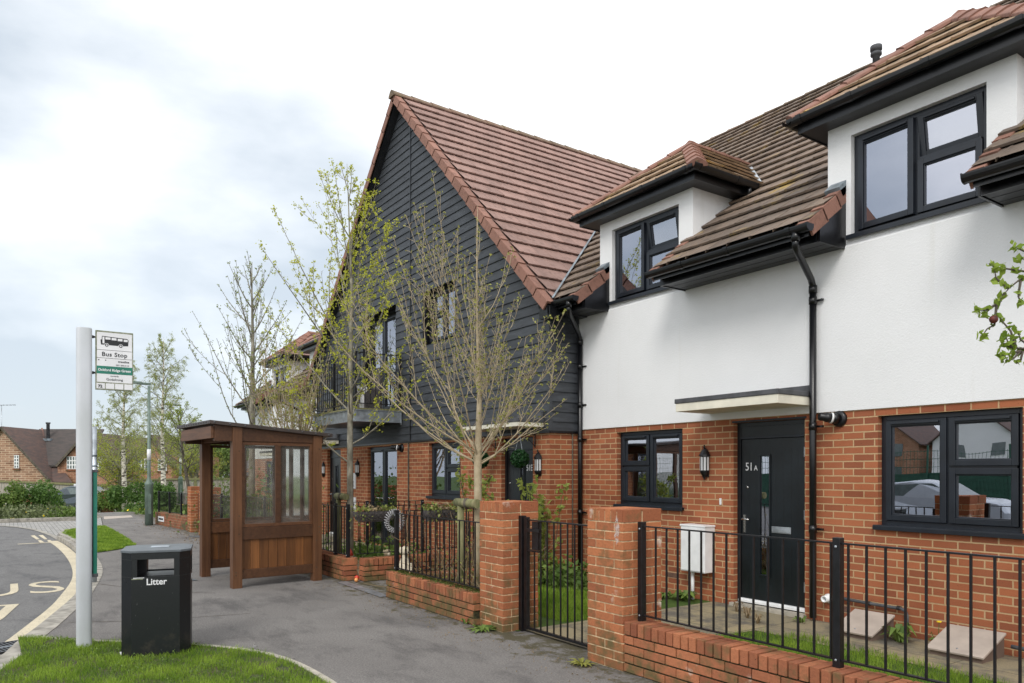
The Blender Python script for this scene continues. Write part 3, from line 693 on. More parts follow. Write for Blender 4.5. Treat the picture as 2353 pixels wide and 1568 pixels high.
# ---------------------------------------------------------------- near white house (right)
XR=0.55
wh=thing('terraced_house','white rendered terraced house with brick lower storey, black door 51A and two hipped dormers','house',(-8.69,YW,0))
XL=-8.69;D1=-7.325;D2=-3.675;D3=-.025
ops_gf=[(-7.85,-6.61,1.15,2.175),(-5.80,-4.84,0.03,2.20),(-4.02,-2.74,1.08,2.175),(-1.9,-.8,1.15,2.175)]
m=MB();wall_front(m,XL,XR,0,2.25,YW,ops_gf,'brick_wall',.13)
m.quad((XR,YW,0),(XR,18,0),(XR,18,2.25),(XR,YW,2.25),'brick_wall');m.quad((XL,18,0),(XR,18,0),(XR,18,4.0),(XL,18,4.0),'brick_wall')
m.build('brick_wall',wh)
m=MB();m.quad((XL,YW-.018,2.25),(XR,YW-.018,2.25),(XR,YW-.018,3.95),(XL,YW-.018,3.95),'white_render')
m.quad((XL,YW+.05,2.25),(XR,YW+.05,2.25),(XR,YW-.018,2.25),(XL,YW-.018,2.25),'white_pvc')
wins=[(c-.63,c+.65,4.06,5.10) for c in(D1,D2,D3)]
# strip between main render face top and the dormer faces
for c in(D1,D2): m.quad((c-.89,YW-.018,3.95),(c+.89,YW-.018,3.95),(c+.89,YW,3.982),(c-.89,YW,3.982),'white_render')
m.quad((XR,YW-.018,2.25),(XR,18,2.25),(XR,18,4.4),(XR,YW-.018,4.4),'white_render')
m.quad((XR,YW,4.4),(XR,18,4.4),(XR,18,4.58),(XR,12.6,8.7),'white_render');m.quad((XR,YW,4.4),(XR,12.6,8.7),(XR,12.6,8.7),(XR,YW,4.55),'white_render')
m.build('render_wall',wh)
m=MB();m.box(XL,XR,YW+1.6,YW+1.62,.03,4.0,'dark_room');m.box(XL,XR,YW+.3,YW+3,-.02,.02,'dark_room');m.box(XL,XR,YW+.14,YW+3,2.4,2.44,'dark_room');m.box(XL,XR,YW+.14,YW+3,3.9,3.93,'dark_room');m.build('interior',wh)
for c,l in((D1,'smaller looking dormer face left of the long eave'),(D2,'dormer face above the big ground floor window')): dormer(wh,c)
# main roof in clipped strips
def roof_strips(house,strips,x0,mat='tile_brown',dz=0,extra=[],nv=24,x1=None):
    t=MB()
    for a,b,y in strips:
        pl=[((a,0,0),(1,0,0)),((b,0,0),(-1,0,0)),((0,y,0),(0,1,0)),((0,12.6,0),(0,-1,0))]+extra
        k0=int((a-x0)/.3)-1;nu=int((b-a)/.3)+4
        tilefield((x0+k0*.3,YE,hB(YE)+dz),(1,0,0),VB,nu,nv,pl,mat,t)
    return t
def vA(co=-8.50): # valley between gable roof A and main roof B: keep main-roof side (x larger)
    return ((-(3.4775+.783*6.62)/1.013,6.62,0),(1.013,.783,0))
yd=YW+(5.3-4.58)/SB+.05
strips=[(-13.5,-8.22,YE),(-8.23,-8.02,YE),(-8.02,-6.55,YW+.8),(-6.55,-6.43,YE),(-6.43,-4.57,YE),(-4.57,-4.37,YE),(-4.37,-2.89,YW+.8),(-2.89,-.915,YE),(-.915,-.72,YE),(-.72,XR+.2,YW+.8)]
t=roof_strips(wh,strips,-13.5,extra=[vA()])
# back slope
t.quad((-13.3,12.6,8.79),(XR+.2,12.6,8.79),(XR+.2,18.3,4.3),(-13.3,18.3,4.3),'tile_brown')
t.build('roof',wh)
# small dark fillers inside dormers so roof edge does not float
m=MB();caps(m,(-13.4,12.6,8.77),(XR+.2,12.6,8.77),.45,.11,.07,'ridge_dark');m.build('ridge_tiles',wh,bevel=.004)
eave_box(wh,-8.75,-8.02,lend=False,runions=(.5,));eave_box(wh,-6.55,-4.37);eave_box(wh,-2.89,-.72)
# valley flashing
vd=Vector((-.783,1.013,.783*1.013)).normalized();vp=Vector((-8.50,6.56,4.10));m=MB();m.beam(vp+Vector((0,0,.045)),vp+vd*7.5+Vector((0,0,.045)),.032,.012,'lead',up=(.3,-.3,1));m.build('valley_flashing',wh)
# soil vent on the roof
m=MB();p=WY(2013,152,11.6);m.lathe((p.x,p.y,hB(11.6)-.1),[(.055,0),(.055,.42),(.085,.43),(.085,.47),(.06,.48),(.06,.50),(.09,.51),(.09,.58),(.0,.60)],14,'felt_grey');m.build('roof_vent',wh)
window(wh,-7.85,-6.61,1.15,2.175,YW,[(0,.48,.53,1,1,0,''),(0,.48,0,.53,0,0,''),(.48,1,0,1,1,0,'')],curt=[(.0,.1,'curtain'),(.52,.70,'curtain'),(.68,.76,'curtain_brown'),(.8,1,'curtain')])
w2=window(wh,-4.02,-2.74,1.08,2.175,YW,[(0,.5,0,1,1,0,''),(.5,1,.53,1,1,0,''),(.5,1,0,.53,0,0,'')],curt=[(0,.08,'curtain'),(.5,1.0,'curtain')])
window(wh,-1.9,-.8,1.15,2.175,YW,[(0,.5,0,1,1,0,''),(.5,1,0,1,0,0,'')])
front_door(wh,-5.80,-4.84,.03,2.20,YW,('51','A'),numx=.06,label='black panelled door numbered 51A with a tall narrow pane')
m=MB();m.box(-5.82,-4.82,YW-.004,YW+.02,2.2,2.222,'frame_grey');m.build('lintel',wh)
canopy(wh,-6.15,-4.74,6.60,YW-.018,2.33,2.48)
lantern(wh,-6.22,YW,1.72)
sec_light(wh,-4.43,YW,2.17)
downpipe(wh,-8.14,YE-.03,4.03,YW,(3.2,2.62,2.1,1.0),dx=-.46);downpipe(wh,-4.51,YE-.03,4.03,YW-.02,(3.45,2.1,1.0),dx=-.18)
# meter box
m=MB();m.box(-6.47,-6.08,7.03,YW,.37,.95,'white_pvc');m.box(-6.48,-6.07,7.02,YW,.93,.955,'white_pvc');o=m.build('meter_box',wh,bevel=.008)
m=MB();m.box(-6.455,-6.095,7.022,7.0295,.385,.925,'white_pvc');m.lathe((-6.13,7.022,.66),[(.01,0),(.01,.004)],8,'black_metal',ax=(0,-1,0));m.build('meter_door',o,bevel=.004)
m=MB();m.tube([(-6.36,7.13,.37),(-6.36,7.13,.0)],.022,10,'white_pvc');m.build('service_pipe',o)
m=MB();m.box(-6.0,-5.975,7.2,YW,1.21,1.29,'white_pvc');m.build('bell_push',wh,bevel=.004)
def airbrick(x,z):
    m=MB();m.box(x,x+.215,YW-.004,YW+.01,z,z+.065,'terracotta')
    for k in range(4): m.box(x+.01,x+.205,YW-.006,YW-.003,z+.008+k*.014,z+.014+k*.014,'soil')
    m.build('air_brick',wh)
airbrick(-6.9,.225);airbrick(-4.52,.15)
m=MB();m.lathe((-4.55,YW,.27),[(.05,0),(.05,.02),(.035,.03),(.035,.10),(.028,.1),(.026,.04)],14,'white_pvc',ax=(0,-1,0));m.build('waste_outlet',wh)
m=MB();m.tube([(-4.45,7.17,.30),(-4.1,7.17,.29),(-3.76,7.17,.285),(-3.72,7.17,.27),(-3.705,7.17,.23),(-3.70,7.17,.04)],.016,10,'felt_grey')
for x in(-4.4,-4.1,-3.8): m.lathe((x,7.17,.298 if x<-4.2 else .288),[(.022,0),(.022,.03)],8,'black_metal',ax=(1,0,0));m.box(x+.005,x+.02,7.17,YW,.28,.30,'black_metal')
m.build('gas_pipe',wh);m=MB();m.tube([(-2.78,7.1,.12),(-2.70,7.1,.115),(-2.6,7.1,.13)],.018,8,'felt_grey');m.build('gas_pipe',wh)
# pot on the big window's inside board
m=MB();m.lathe((-3.84,YW+.20,1.12),[(.075,0),(.07,.02),(.06,.03),(.06,.09),(.065,.1),(.0,.1)],18,'white_pvc');m.build('ornament_pot',w2)
# ---------------------------------------------------------------- gable house
AX=-13.61;AF=4.06;AS=1.013;AL=-8.50;AL2=2*AX-AL
def hA(x): return AF+AS*(AL-x) if x>AX else AF+AS*(x-AL2)
AZ=hA(AX+1e-6)
gh=thing('terraced_house','dark clad gable house with red tiled roof, balcony and brick lower storey','house',(AX,YG,0))
GX0,GX1=-18.53,-8.69
opsU=[(-15.57,-13.88,2.86,4.95),(-12.68,-11.45,4.05,5.05)]
opsG=[(-9.98,-9.11,.03,2.15),(-12.48,-11.30,1.15,2.15),(-15.35,-13.86,.03,2.15),(-17.84,-16.95,.03,2.15)]
m=MB();wall_front(m,GX0,GX1,0,2.23,YG,opsG,'brick_wall',.13);m.quad((GX1,YG,0),(GX1,YW+.2,0),(GX1,YW+.2,2.25),(GX1,YG,2.25),'brick_wall');m.quad((GX0,18,0),(GX0,YG,0),(GX0,YG,2.25),(GX0,18,2.25),'brick_wall');m.quad((GX0,18,0),(GX1,18,0),(GX1,18,4),(GX0,18,4),'brick_wall')
m.build('brick_wall',gh)
# cladding boards
bm=bmesh.new();lay=bm.faces.layers.float.new('var')
ex=.15;zb=2.21;i=0
def brd(p,q,y_or_x,z,front=True):
    a=rnd.random();t0,t1=.024,.006
    if front:
        y=y_or_x;P=[(p,y-t0,z),(q,y-t0,z),(q,y-t1,z+ex+.005),(p,y-t1,z+ex+.005),(p,y+.0,z),(q,y+.0,z)]
    else:
        x=y_or_x;P=[(x+t0,p,z),(x+t0,q,z),(x+t1,q,z+ex+.005),(x+t1,p,z+ex+.005),(x,p,z),(x,q,z)]
    v=[bm.verts.new(c) for c in P]
    for f in((0,1,2,3),(4,5,1,0)):
        ff=bm.faces.new([v[k] for k in f]);ff[lay]=a
while zb+i*ex<9.4:
    z=zb+i*ex;zc=z+ex/2
    segs=[(GX0,-13.22),(-13.2,GX1)]
    for o in opsU:
        if o[2]-.05<zc<o[3]+.05:
            ns=[]
            for a,b in segs:
                if o[0]>=b or o[1]<=a: ns.append((a,b))
                else:
                    if o[0]>a: ns.append((a,o[0]))
                    if o[1]<b: ns.append((o[1],b))
            segs=ns
    for a,b in segs: brd(a,b,YG,z)
    i+=1
bmesh.ops.bisect_plane(bm,geom=bm.verts[:]+bm.edges[:]+bm.faces[:],plane_co=(AX,0,AZ-.07),plane_no=(-AS,0,-1),clear_inner=True)
bmesh.ops.bisect_plane(bm,geom=bm.verts[:]+bm.edges[:]+bm.faces[:],plane_co=(AX,0,AZ-.07),plane_no=(AS,0,-1),clear_inner=True)
for i in range(13): brd(YG,YW+.3,GX1,2.21+i*ex,False)
m=MB();m.bm_in(bm,'cladding',lay);bm.free()
# backing and reveals, flashing, corner trims, joint strip
for o in opsU:
    a,b,c,d=o;m.quad((a,YG-.02,c),(a,YG-.02,d),(a,YG+.15,d),(a,YG+.15,c),'black_upvc');m.quad((b,YG+.15,c),(b,YG+.15,d),(b,YG-.02,d),(b,YG-.02,c),'black_upvc');m.quad((a,YG-.02,d),(b,YG-.02,d),(b,YG+.15,d),(a,YG+.15,d),'black_upvc');m.quad((a,YG+.15,c),(b,YG+.15,c),(b,YG-.02,c),(a,YG-.02,c),'black_upvc')
m.box(-13.225,-13.195,YG-.03,YG,2.2,8.78,'black_upvc');m.box(GX1-.03,GX1+.028,YG-.028,YG+.03,2.2,4.2,'cladding');m.box(GX0-.02,GX0+.03,YG-.028,YG+.03,2.2,4.3,'cladding')
m.box(GX0,GX1+.03,YG-.034,YG+.0,2.19,2.225,'black_upvc');m.box(GX1,GX1+.034,YG,YW,2.19,2.225,'black_upvc')
m.box(GX0,GX0+.02,YG,18,2.25,4.3,'cladding')
m.build('weatherboard_cladding',gh)
m=MB();
def slope(side,y0,y1,planes,mb):
    if side>0: tilefield((AL,y1+.3,AF),(0,-1,0),(-1,0,AS),int((y1-y0)/.3)+3,22,[((AX,0,0),(1,0,0)),((0,y0,0),(0,1,0)),((0,y1,0),(0,-1,0))]+planes,'tile_red',mb)
    else: tilefield((AL2,y0,AF),(0,1,0),(1,0,AS),int((y1-y0)/.3)+3,22,[((AX,0,0),(-1,0,0)),((0,y0,0),(0,1,0)),((0,y1,0),(0,-1,0))]+planes,'tile_red',mb)
t=MB();vco,vno=vA();slope(1,6.62,12.7,[(vco,(-vno[0],-vno[1],0))],t);slope(1,12.7,18,[((-13.1,0,0),(-1,0,0))],t)
vL=((2*AX-vco[0],vco[1],0),(vno[0],-vno[1],0))
slope(-1,6.62,18,[],t);t.build('roof',gh)
NAr=Vector((AS,0,1)).normalized();NAl=Vector((-AS,0,1)).normalized()
v=MB();verge(v,(AL,6.45,AF),(-1,0,AS),21,(0,-1,0),'terracotta',L=.3424,N=NAr);v.build('verge_tiles',gh,bevel=.003);v=MB();verge(v,(AL2,6.45,AF),(1,0,AS),21,(0,-1,0),'terracotta',L=.3424,N=NAl);v.build('verge_tiles',gh,bevel=.003)
m=MB();caps(m,(AX,6.42,AZ-.01),(AX,18,AZ-.01),.45,.12,.09,'ridge_dark');m.build('ridge_tiles',gh,bevel=.004)
# barge soffit and boards under the verge
m=MB()
for sg in(1,-1):
    e=AL if sg>0 else AL2
    d=-.05
    m.quad((e,6.46,AF-.05),(AX,6.46,AZ-.05),(AX,YG,AZ-.05),(e,YG,AF-.05),'black_soffit')
    m.quad((e,6.462,AF-.19),(AX,6.462,AZ-.19),(AX,6.462,AZ-.02),(e,6.462,AF-.02),'black_upvc')
    m.quad((e,6.48,AF-.19),(AX,6.48,AZ-.19),(AX,YG,AZ-.19),(e,YG,AF-.19),'black_soffit')
m.box(AL-.22,AL+.04,6.48,YG+.02,3.85,4.02,'black_upvc');m.box(AL2-.04,AL2+.22,6.48,YG+.02,3.85,4.02,'black_upvc')
m.box(AL-.2,AL+.02,YG,YW+.1,3.93,3.95,'black_soffit')
m.build('barge_boards',gh)
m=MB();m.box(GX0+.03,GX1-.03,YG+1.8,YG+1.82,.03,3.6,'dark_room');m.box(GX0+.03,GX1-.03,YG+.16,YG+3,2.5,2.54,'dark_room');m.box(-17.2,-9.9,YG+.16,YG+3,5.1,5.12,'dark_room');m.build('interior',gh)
window(gh,-12.68,-11.45,4.05,5.05,YG+.06,[(0,.5,.56,1,1,0,''),(0,.5,0,.56,0,0,''),(.5,1,0,1,1,0,'')],curt=[(.25,.55,'curtain'),(.6,1,'white_pvc')])
window(gh,-12.48,-11.30,1.15,2.15,YG,[(0,.5,0,1,1,0,''),(.5,1,.53,1,1,0,''),(.5,1,0,.53,0,0,'')],curt=[(0,.2,'curtain')])
window(gh,-15.35,-13.86,.05,2.15,YG,[(0,.5,0,1,1,0,''),(.5,1,0,1,1,0,'')],sill=False,name='french_door',curt=[(.05,.3,'curtain'),(.6,.8,'curtain')])
window(gh,-15.57,-13.88,2.9,4.95,YG+.05,[(0,.5,0,1,1,0,''),(.5,1,0,1,1,0,'')],sill=False,name='balcony_door',curt=[(.05,.45,'white_pvc'),(.55,1,'white_pvc')])
m=MB()
for x in(-14.66,-14.54): m.tube([(x,YG+.0,1.05),(x,YG-.05,1.05),(x+(.11 if x>-14.6 else -.11),YG-.05,1.05)],.009,8,'chrome')
m.box(-14.61,-14.59,YG+.03,YG+.045,.95,1.15,'chrome');m.build('door_handle',gh)
front_door(gh,-9.98,-9.11,.03,2.15,YG,('51E',),numx=.7,flip=False,slot=(.5,.62),letter=(.68,.95),label='dark door numbered 51E behind the hanging leaf ball')
front_door(gh,-17.84,-16.95,.03,2.15,YG,None,slot=(.4,.55),letter=(.62,.9),label='dark door with a tall pane at the left end of the brick storey')
canopy(gh,-10.45,-8.80,6.15,YG-.03,2.28,2.40,.10);canopy(gh,-18.4,-17.0,6.15,YG-.03,2.28,2.42,.1)
lantern(gh,-8.94,YG,1.72);lantern(gh,-15.86,YG,1.68);lantern(gh,-18.05,YG,1.66)
sec_light(gh,-13.62,YG,2.09)
m=MB();m.tube([(-13.3,YG-.02,2.22),(-13.3,YG-.02,.2)],.014,8,'bark_dark');m.build('cable_run',gh);m=MB();m.tube([(GX1+.02,YG+.42,2.22),(GX1+.02,YG+.42,.1)],.01,6,'bark_dark');m.build('cable_run',gh)
# notice boards by french doors
m=MB();m.box(-16.45,-16.0,YG-.02,YG-.002,1.22,1.58,'sign_white');m.box(-16.45,-16.0,YG-.02,YG-.002,.62,1.02,'sign_white');nb=m.build('number_board',gh)
text('52',.17,'sign_black',frameM((-16.2,YG-.0215,1.27),(1,0,0),(0,0,1)),nb,'board_number',.0008,sx=.8)
m=MB();X=-16.1;z=.85
m.add([(X-.08,YG-.0215,z-.012),(X,YG-.0215,z-.012),(X,YG-.0215,z-.04),(X+.05,YG-.0215,z),(X,YG-.0215,z+.04),(X,YG-.0215,z+.012),(X-.08,YG-.0215,z+.012)],[(0,1,2,3,4,5,6)],'sign_black');m.build('board_arrow',nb)
# bracket by the door for the leaf balls
for x in(-9.05,-10.15):
    m=MB();m.box(x-.008,x+.008,YG-.012,YG,1.98,2.2,'black_metal');m.beam((x,YG-.01,2.18),(x,YG-.30,2.18),.012,.012,'black_metal');m.beam((x,YG-.01,2.0),(x,YG-.2,2.17),.008,.008,'black_metal');m.build('basket_bracket',gh)
# balcony
bx0,bx1,by=-16.0,-13.6,5.63
m=MB()
m.box(bx0,bx1,by,by+.012,2.60,2.83,'zinc');m.box(bx0,bx1,by-.03,by+.04,2.82,2.832,'zinc');m.box(bx0,bx1,by-.03,by+.04,2.598,2.61,'zinc')
for x in(bx0,bx1): 
    s=-1 if x==bx0 else 1
    m.box(x-.006,x+.006,by+.0,YG-.03,2.61,2.82,'zinc');m.box(x-.04,x+.03,by,YG-.03,2.82,2.832,'zinc');m.box(x-.04,x+.03,by,YG-.03,2.598,2.61,'zinc')
m.box(bx1-.02,bx1+.02,YG-.045,YG-.03,2.56,2.86,'zinc')
o=m.build('balcony_frame',gh)
m=MB()
for k in range(8): m.box(bx0-.03,bx1+.03,by-.04+k*.132,by-.04+k*.132+.125,2.835,2.865,'stake_wood')
m.box(bx0+.03,bx1-.03,by+.05,YG-.05,2.6,2.62,'black_upvc');m.build('balcony_deck',o)
m=MB()
for z in(2.95,3.95):
    m.box(bx0,bx1,by,by+.04,z,z+.015,'black_metal')
    for x in(bx0,bx1-.04): m.box(x,x+.04,by+.04,YG-.03,z,z+.015,'black_metal')
for x,y in((bx0,by),(bx1-.04,by),(bx0,YG-.07),(bx1-.04,YG-.07),(-14.8,by)): m.box(x,x+.04,y,y+.04,2.865,3.97,'black_metal')
n=20
for k in range(1,n*1): 
    x=bx0+(bx1-bx0)*k/n;m.box(x-.006,x+.006,by+.014,by+.026,2.965,3.95,'black_metal')
for k in range(1,9):
    y=by+(YG-by-.03)*k/9
    for x in(bx0+.02,bx1-.02): m.box(x-.006,x+.006,y-.006,y+.006,2.965,3.95,'black_metal')
m.build('balcony_railing',o)
# things on the balcony
m=MB();m.box(-14.3,-13.9,5.95,6.35,2.87,3.3,'wicker');m.box(-14.3,-13.9,6.3,6.36,3.3,3.75,'wicker');tag(m.build('wicker_chair',None,bevel=.02),'dark wicker chair standing on the balcony by the glazed doors','chair')
hs=MB();
pts=[]
for k in range(24):
    t=2*PI*k/24;pts.append((-13.68+0*t,5.80+.0075*16*math.sin(t)**3,3.22+.0075*(13*math.cos(t)-5*math.cos(2*t)-2*math.cos(3*t)-math.cos(4*t))))
hs.add([(p[0],p[1],p[2]) for p in pts]+[(p[0]+.015,p[1],p[2]) for p in pts],[tuple(range(24))[::-1],tuple(range(24,48))]+[(j,(j+1)%24,24+(j+1)%24,24+j) for j in range(24)],'white_pvc')
hs.box(-13.69,-13.66,5.76,5.84,2.875,3.12,'white_pvc')
tag(hs.build('heart_ornament',None),'white heart shaped ornament on a stand behind the balcony bars','ornament')
# ---------------------------------------------------------------- far wing
fz=-.2
fh=thing('terraced_house','farther white rendered house with dormers left of the dark gable, half hidden by bare trees','house',(-22.3,YW,0))
FX0,FX1=-26.45,-18.53
m=MB();ops=[(-25.2,-24.2,.95,1.95),(-21.6,-20.5,.95,1.95),(-23.3,-22.4,-.1,1.98)]
wall_front(m,FX0,FX1,-.2,2.05,YW,ops,'brick_wall',.12);m.quad((FX0,18,-.2),(FX0,YW,-.2),(FX0,YW,2.05),(FX0,18,2.05),'brick_wall');m.build('brick_wall',fh)
m=MB();m.quad((FX0,YW-.018,2.05),(FX1,YW-.018,2.05),(FX1,YW-.018,3.75),(FX0,YW-.018,3.75),'white_render')
m.quad((FX0,YW-.018,2.05),(FX0,YW-.018,4.38),(FX0,12.6,8.5),(FX0,18,2.05),'white_render');m.build('render_wall',fh)
for c in(-19.895,-23.56): dormer(fh,c,fz,rich=False,tile='tile_red')
t=roof_strips(fh,[(-26.6,-24.25,YE),(-24.25,-22.77,YW+.8),(-22.77,-20.59,YE),(-20.59,-18.5,YW+.8)],-26.6,dz=fz,extra=[((vL[0][0],vL[0][1],0),(-1.013,.783,0))])
t.quad((-26.6,12.6,8.59),(-14,12.6,8.59),(-14,18.3,4.1),(-26.6,18.3,4.1),'tile_brown');t.build('roof',fh)
m=MB();caps(m,(-26.6,12.6,8.6),(-14,12.6,8.6),.45,.13,.06,'terracotta');m.build('ridge_tiles',fh)
eave_box(fh,-26.45,-24.25,fz);eave_box(fh,-22.77,-20.59,fz)
window(fh,-25.2,-24.2,.95,1.95,YW,[(0,.5,0,1,0,0,''),(.5,1,0,1,0,0,'')]);window(fh,-21.6,-20.5,.95,1.95,YW,[(0,.5,0,1,0,0,''),(.5,1,0,1,0,0,'')])
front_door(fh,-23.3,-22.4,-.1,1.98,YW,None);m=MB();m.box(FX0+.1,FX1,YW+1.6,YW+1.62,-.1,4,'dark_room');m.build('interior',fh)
downpipe(fh,-21.5,YE-.03,3.8,YW,(2.4,1.2));canopy(fh,-23.6,-22.1,6.6,YW-.018,2.1,2.24)
SKY2=1.0
from mathutils.geometry import tessellate_polygon
nprng=np.random.RandomState(3)
def flat(name,poly,z,mat,kind='structure',thick=0,side=None,dens=0):
    mb=MB();P=[Vector((p[0],p[1],p[2] if len(p)>2 else z)) for p in poly]
    tri=tessellate_polygon([P]);o=0
    vs=[tuple(p) for p in P];fs=[]
    for t in tri:
        a,b,c=[P[i] for i in t]
        fs.append(tuple(t) if (b-a).cross(c-a).z>0 else (t[0],t[2],t[1]))
    mb.add(vs,fs,mat,.5)
    if thick:
        n=len(P);vs=[tuple(p) for p in P]+[(p.x,p.y,p.z-thick) for p in P];mb.add(vs,[(j,n+j,n+(j+1)%n,(j+1)%n) for j in range(n)],side or mat,.5)
    ob=mb.build(name);recalc(ob) if thick else None
    if kind: ob['kind']=kind
    return ob
def inpoly(x,y,poly):
    c=np.zeros(len(x),bool);n=len(poly)
    for i in range(n):
        x1,y1=poly[i][:2];x2,y2=poly[(i+1)%n][:2]
        if y1==y2: continue
        m=((y1>y)!=(y2>y))&(x<(x2-x1)*(y-y1)/(y2-y1)+x1);c^=m
    return c
def grass(name,label,poly,z,n,h0,h1,w,mat='grass',holes=(),falloff=None,terr=None):
    xs=[p[0] for p in poly];ys=[p[1] for p in poly];X=nprng.uniform(min(xs),max(xs),n*4);Y=nprng.uniform(min(ys),max(ys),n*4)
    m=inpoly(X,Y,poly)
    for h in holes: m&=~inpoly(X,Y,h)
    # tufty density
    q=np.sin(X*9.1+Y*3.3)+np.sin(Y*12.7-X*5.1)+np.sin(X*31+1)*np.sin(Y*27);m&=(q+nprng.uniform(-2.4,2.4,len(X))>-1.6)
    X=X[m][:n];Y=Y[m][:n];q=q[m][:n];k=len(X)
    an=nprng.uniform(0,2*PI,k);hh=nprng.uniform(h0,h1,k)*(1+.22*q/2)*nprng.choice([.6,1,1,1.25],k);le=nprng.uniform(.15,.75,k)*hh;la=nprng.uniform(0,2*PI,k);ww=nprng.uniform(.6,1.3,k)*w
    zz=np.full(k,z) if terr is None else terr(X,Y)
    dx,dy=np.cos(an)*ww/2,np.sin(an)*ww/2;lx,ly=np.cos(la)*le,np.sin(la)*le
    V=np.zeros((k,5,3))
    V[:,0]=np.stack([X-dx,Y-dy,zz],1);V[:,1]=np.stack([X+dx,Y+dy,zz],1)
    V[:,2]=np.stack([X+dx*.8+lx*.3,Y+dy*.8+ly*.3,zz+hh*.6],1);V[:,3]=np.stack([X-dx*.8+lx*.3,Y-dy*.8+ly*.3,zz+hh*.6],1);V[:,4]=np.stack([X+lx,Y+ly,zz+hh],1)
    V=V.reshape(-1,3);b=np.arange(k)*5
    F=[];
    me=bpy.data.meshes.new(name);f4=np.stack([b,b+1,b+2,b+3],1).tolist();f3=np.stack([b+3,b+2,b+4],1).tolist()
    me.from_pydata(V.tolist(),[],f4+f3);me.materials.append(MATS[mat])
    at=me.attributes.new('var','FLOAT','FACE');r=np.clip(nprng.uniform(0,1,k)*.7+.15*q+.1,0,1);at.data.foreach_set('value',np.concatenate([r,r]))
    o=bpy.data.objects.new(name,me);scene.collection.objects.link(o);o['kind']='stuff';o['label']=label;o['category']='grass';return o
def leaves(mb,pts,size,mat,var=None,n=1,jit=.0,elong=1.5,up=0):
    """random oriented small leaf quads at points"""
    k=len(pts)*n
    if k==0:return
    P=np.repeat(np.array(pts,float).reshape(-1,3),n,0)+nprng.normal(0,1,(k,3))*jit
    a=nprng.normal(0,1,(k,3));a[:,2]+=up;a/=np.linalg.norm(a,axis=1)[:,None];b=nprng.normal(0,1,(k,3));b-=a*(a*b).sum(1)[:,None];b/=np.linalg.norm(b,axis=1)[:,None];s=(size*nprng.uniform(.6,1.3,k))[:,None]
    a=a*s*elong/2;b=b*s/2
    V=np.stack([P-a,P-a*.1+b,P+a,P-a*.1-b],1).reshape(-1,3).tolist();o=len(mb.v);mb.v.extend(V);i=mb.mi(mat)
    vr=nprng.uniform(0,1,k) if var is None else np.clip(nprng.normal(var,.15,k),0,1)
    for j in range(k): mb.f.append([o+4*j,o+4*j+1,o+4*j+2,o+4*j+3])
    mb.m.extend([i]*k);mb.a.extend(vr.tolist());mb.sm.extend([False]*k)
# ---------------------------------------------------------------- terrain, roads
def terrz(x,y):
    d=-np.asarray(x,float)
    return np.where(d<31,-.14,np.where(d<52,-.14-(d-31)/21*.75,np.where(d<80,-.89-(d-52)/28*1.4,-2.29)))
xs=[40,10,0,-5,-10,-15,-20,-25,-31,-36,-41,-46,-52,-60,-70,-80,-120,-250,-500];ys=[-400,-150,-60,-30,-15,0,15,30,60,150,400]
mb=MB();V=[(x,y,float(terrz(x,y))) for x in xs for y in ys];n=len(ys)
mb.add(V,[(i*n+j,(i+1)*n+j,(i+1)*n+j+1,i*n+j+1) for i in range(len(xs)-1) for j in range(n-1)],'grass_soil',.5);o=mb.build('ground');recalc(o);struct(o)
K=[(14,-9.5),(4,-5.2),(-2,-2.35),(-5,-1.1),(-6.6,-.45),(-7.74,-.06),(-8.5,.11),(-9.1,.27),(-10.1,.51),(-10.75,.66),(-11.6,.82),(-13.5,1.1),(-15.4,1.22),(-17.8,1.24),(-20.2,1.17),(-21.6,1.07)]
edge=[(-21.6,1.07),(-22.6,1.02),(-23.73,.92),(-25.49,.70),(-26.92,.36),(-28.15,-.14),(-28.9,-1.2),(-29.2,-4),(-29.2,-40)]
flat('road',K+edge[1:]+[(14,-40)],-.1,'road_asphalt')
bed=[(-29.75,-40),(-29.75,-.15),(-29.7,.8),(-29.75,2.0),(-29.85,2.8)]
cross=edge+bed+[(-29.85,2.8,-.01),(-24.55,2.35,0),(-24.0,1.66,0),(-22.3,1.22,0)]
cross=[(p[0],p[1],p[2] if len(p)>2 else -.095) for p in cross]
flat('block_paved_crossover',[(p[0],p[1],p[2]) for p in cross],0,'block_paving')
isl=[(-22.15,1.20),(-23.2,1.33),(-24.06,1.72),(-24.5,2.05),(-24.62,2.4),(-22.5,2.42),(-19.5,2.40),(-17.85,2.34),(-17.1,1.9),(-16.72,1.5),(-18.35,1.40),(-20.3,1.32)]
pav=K[:]+[(-22.2,1.1),(-23.3,1.25),(-24.1,1.6),(-24.6,2.2),(-24.7,2.38),(-29.85,2.82),(-33,2.9),(-33,4.2),(-29,4.3),(-26.2,4.4),(-26.2,7.3),(14,7.3)]
flat('pavement',pav,0,'pavement_asphalt',thick=.14,side='kerb_stone')
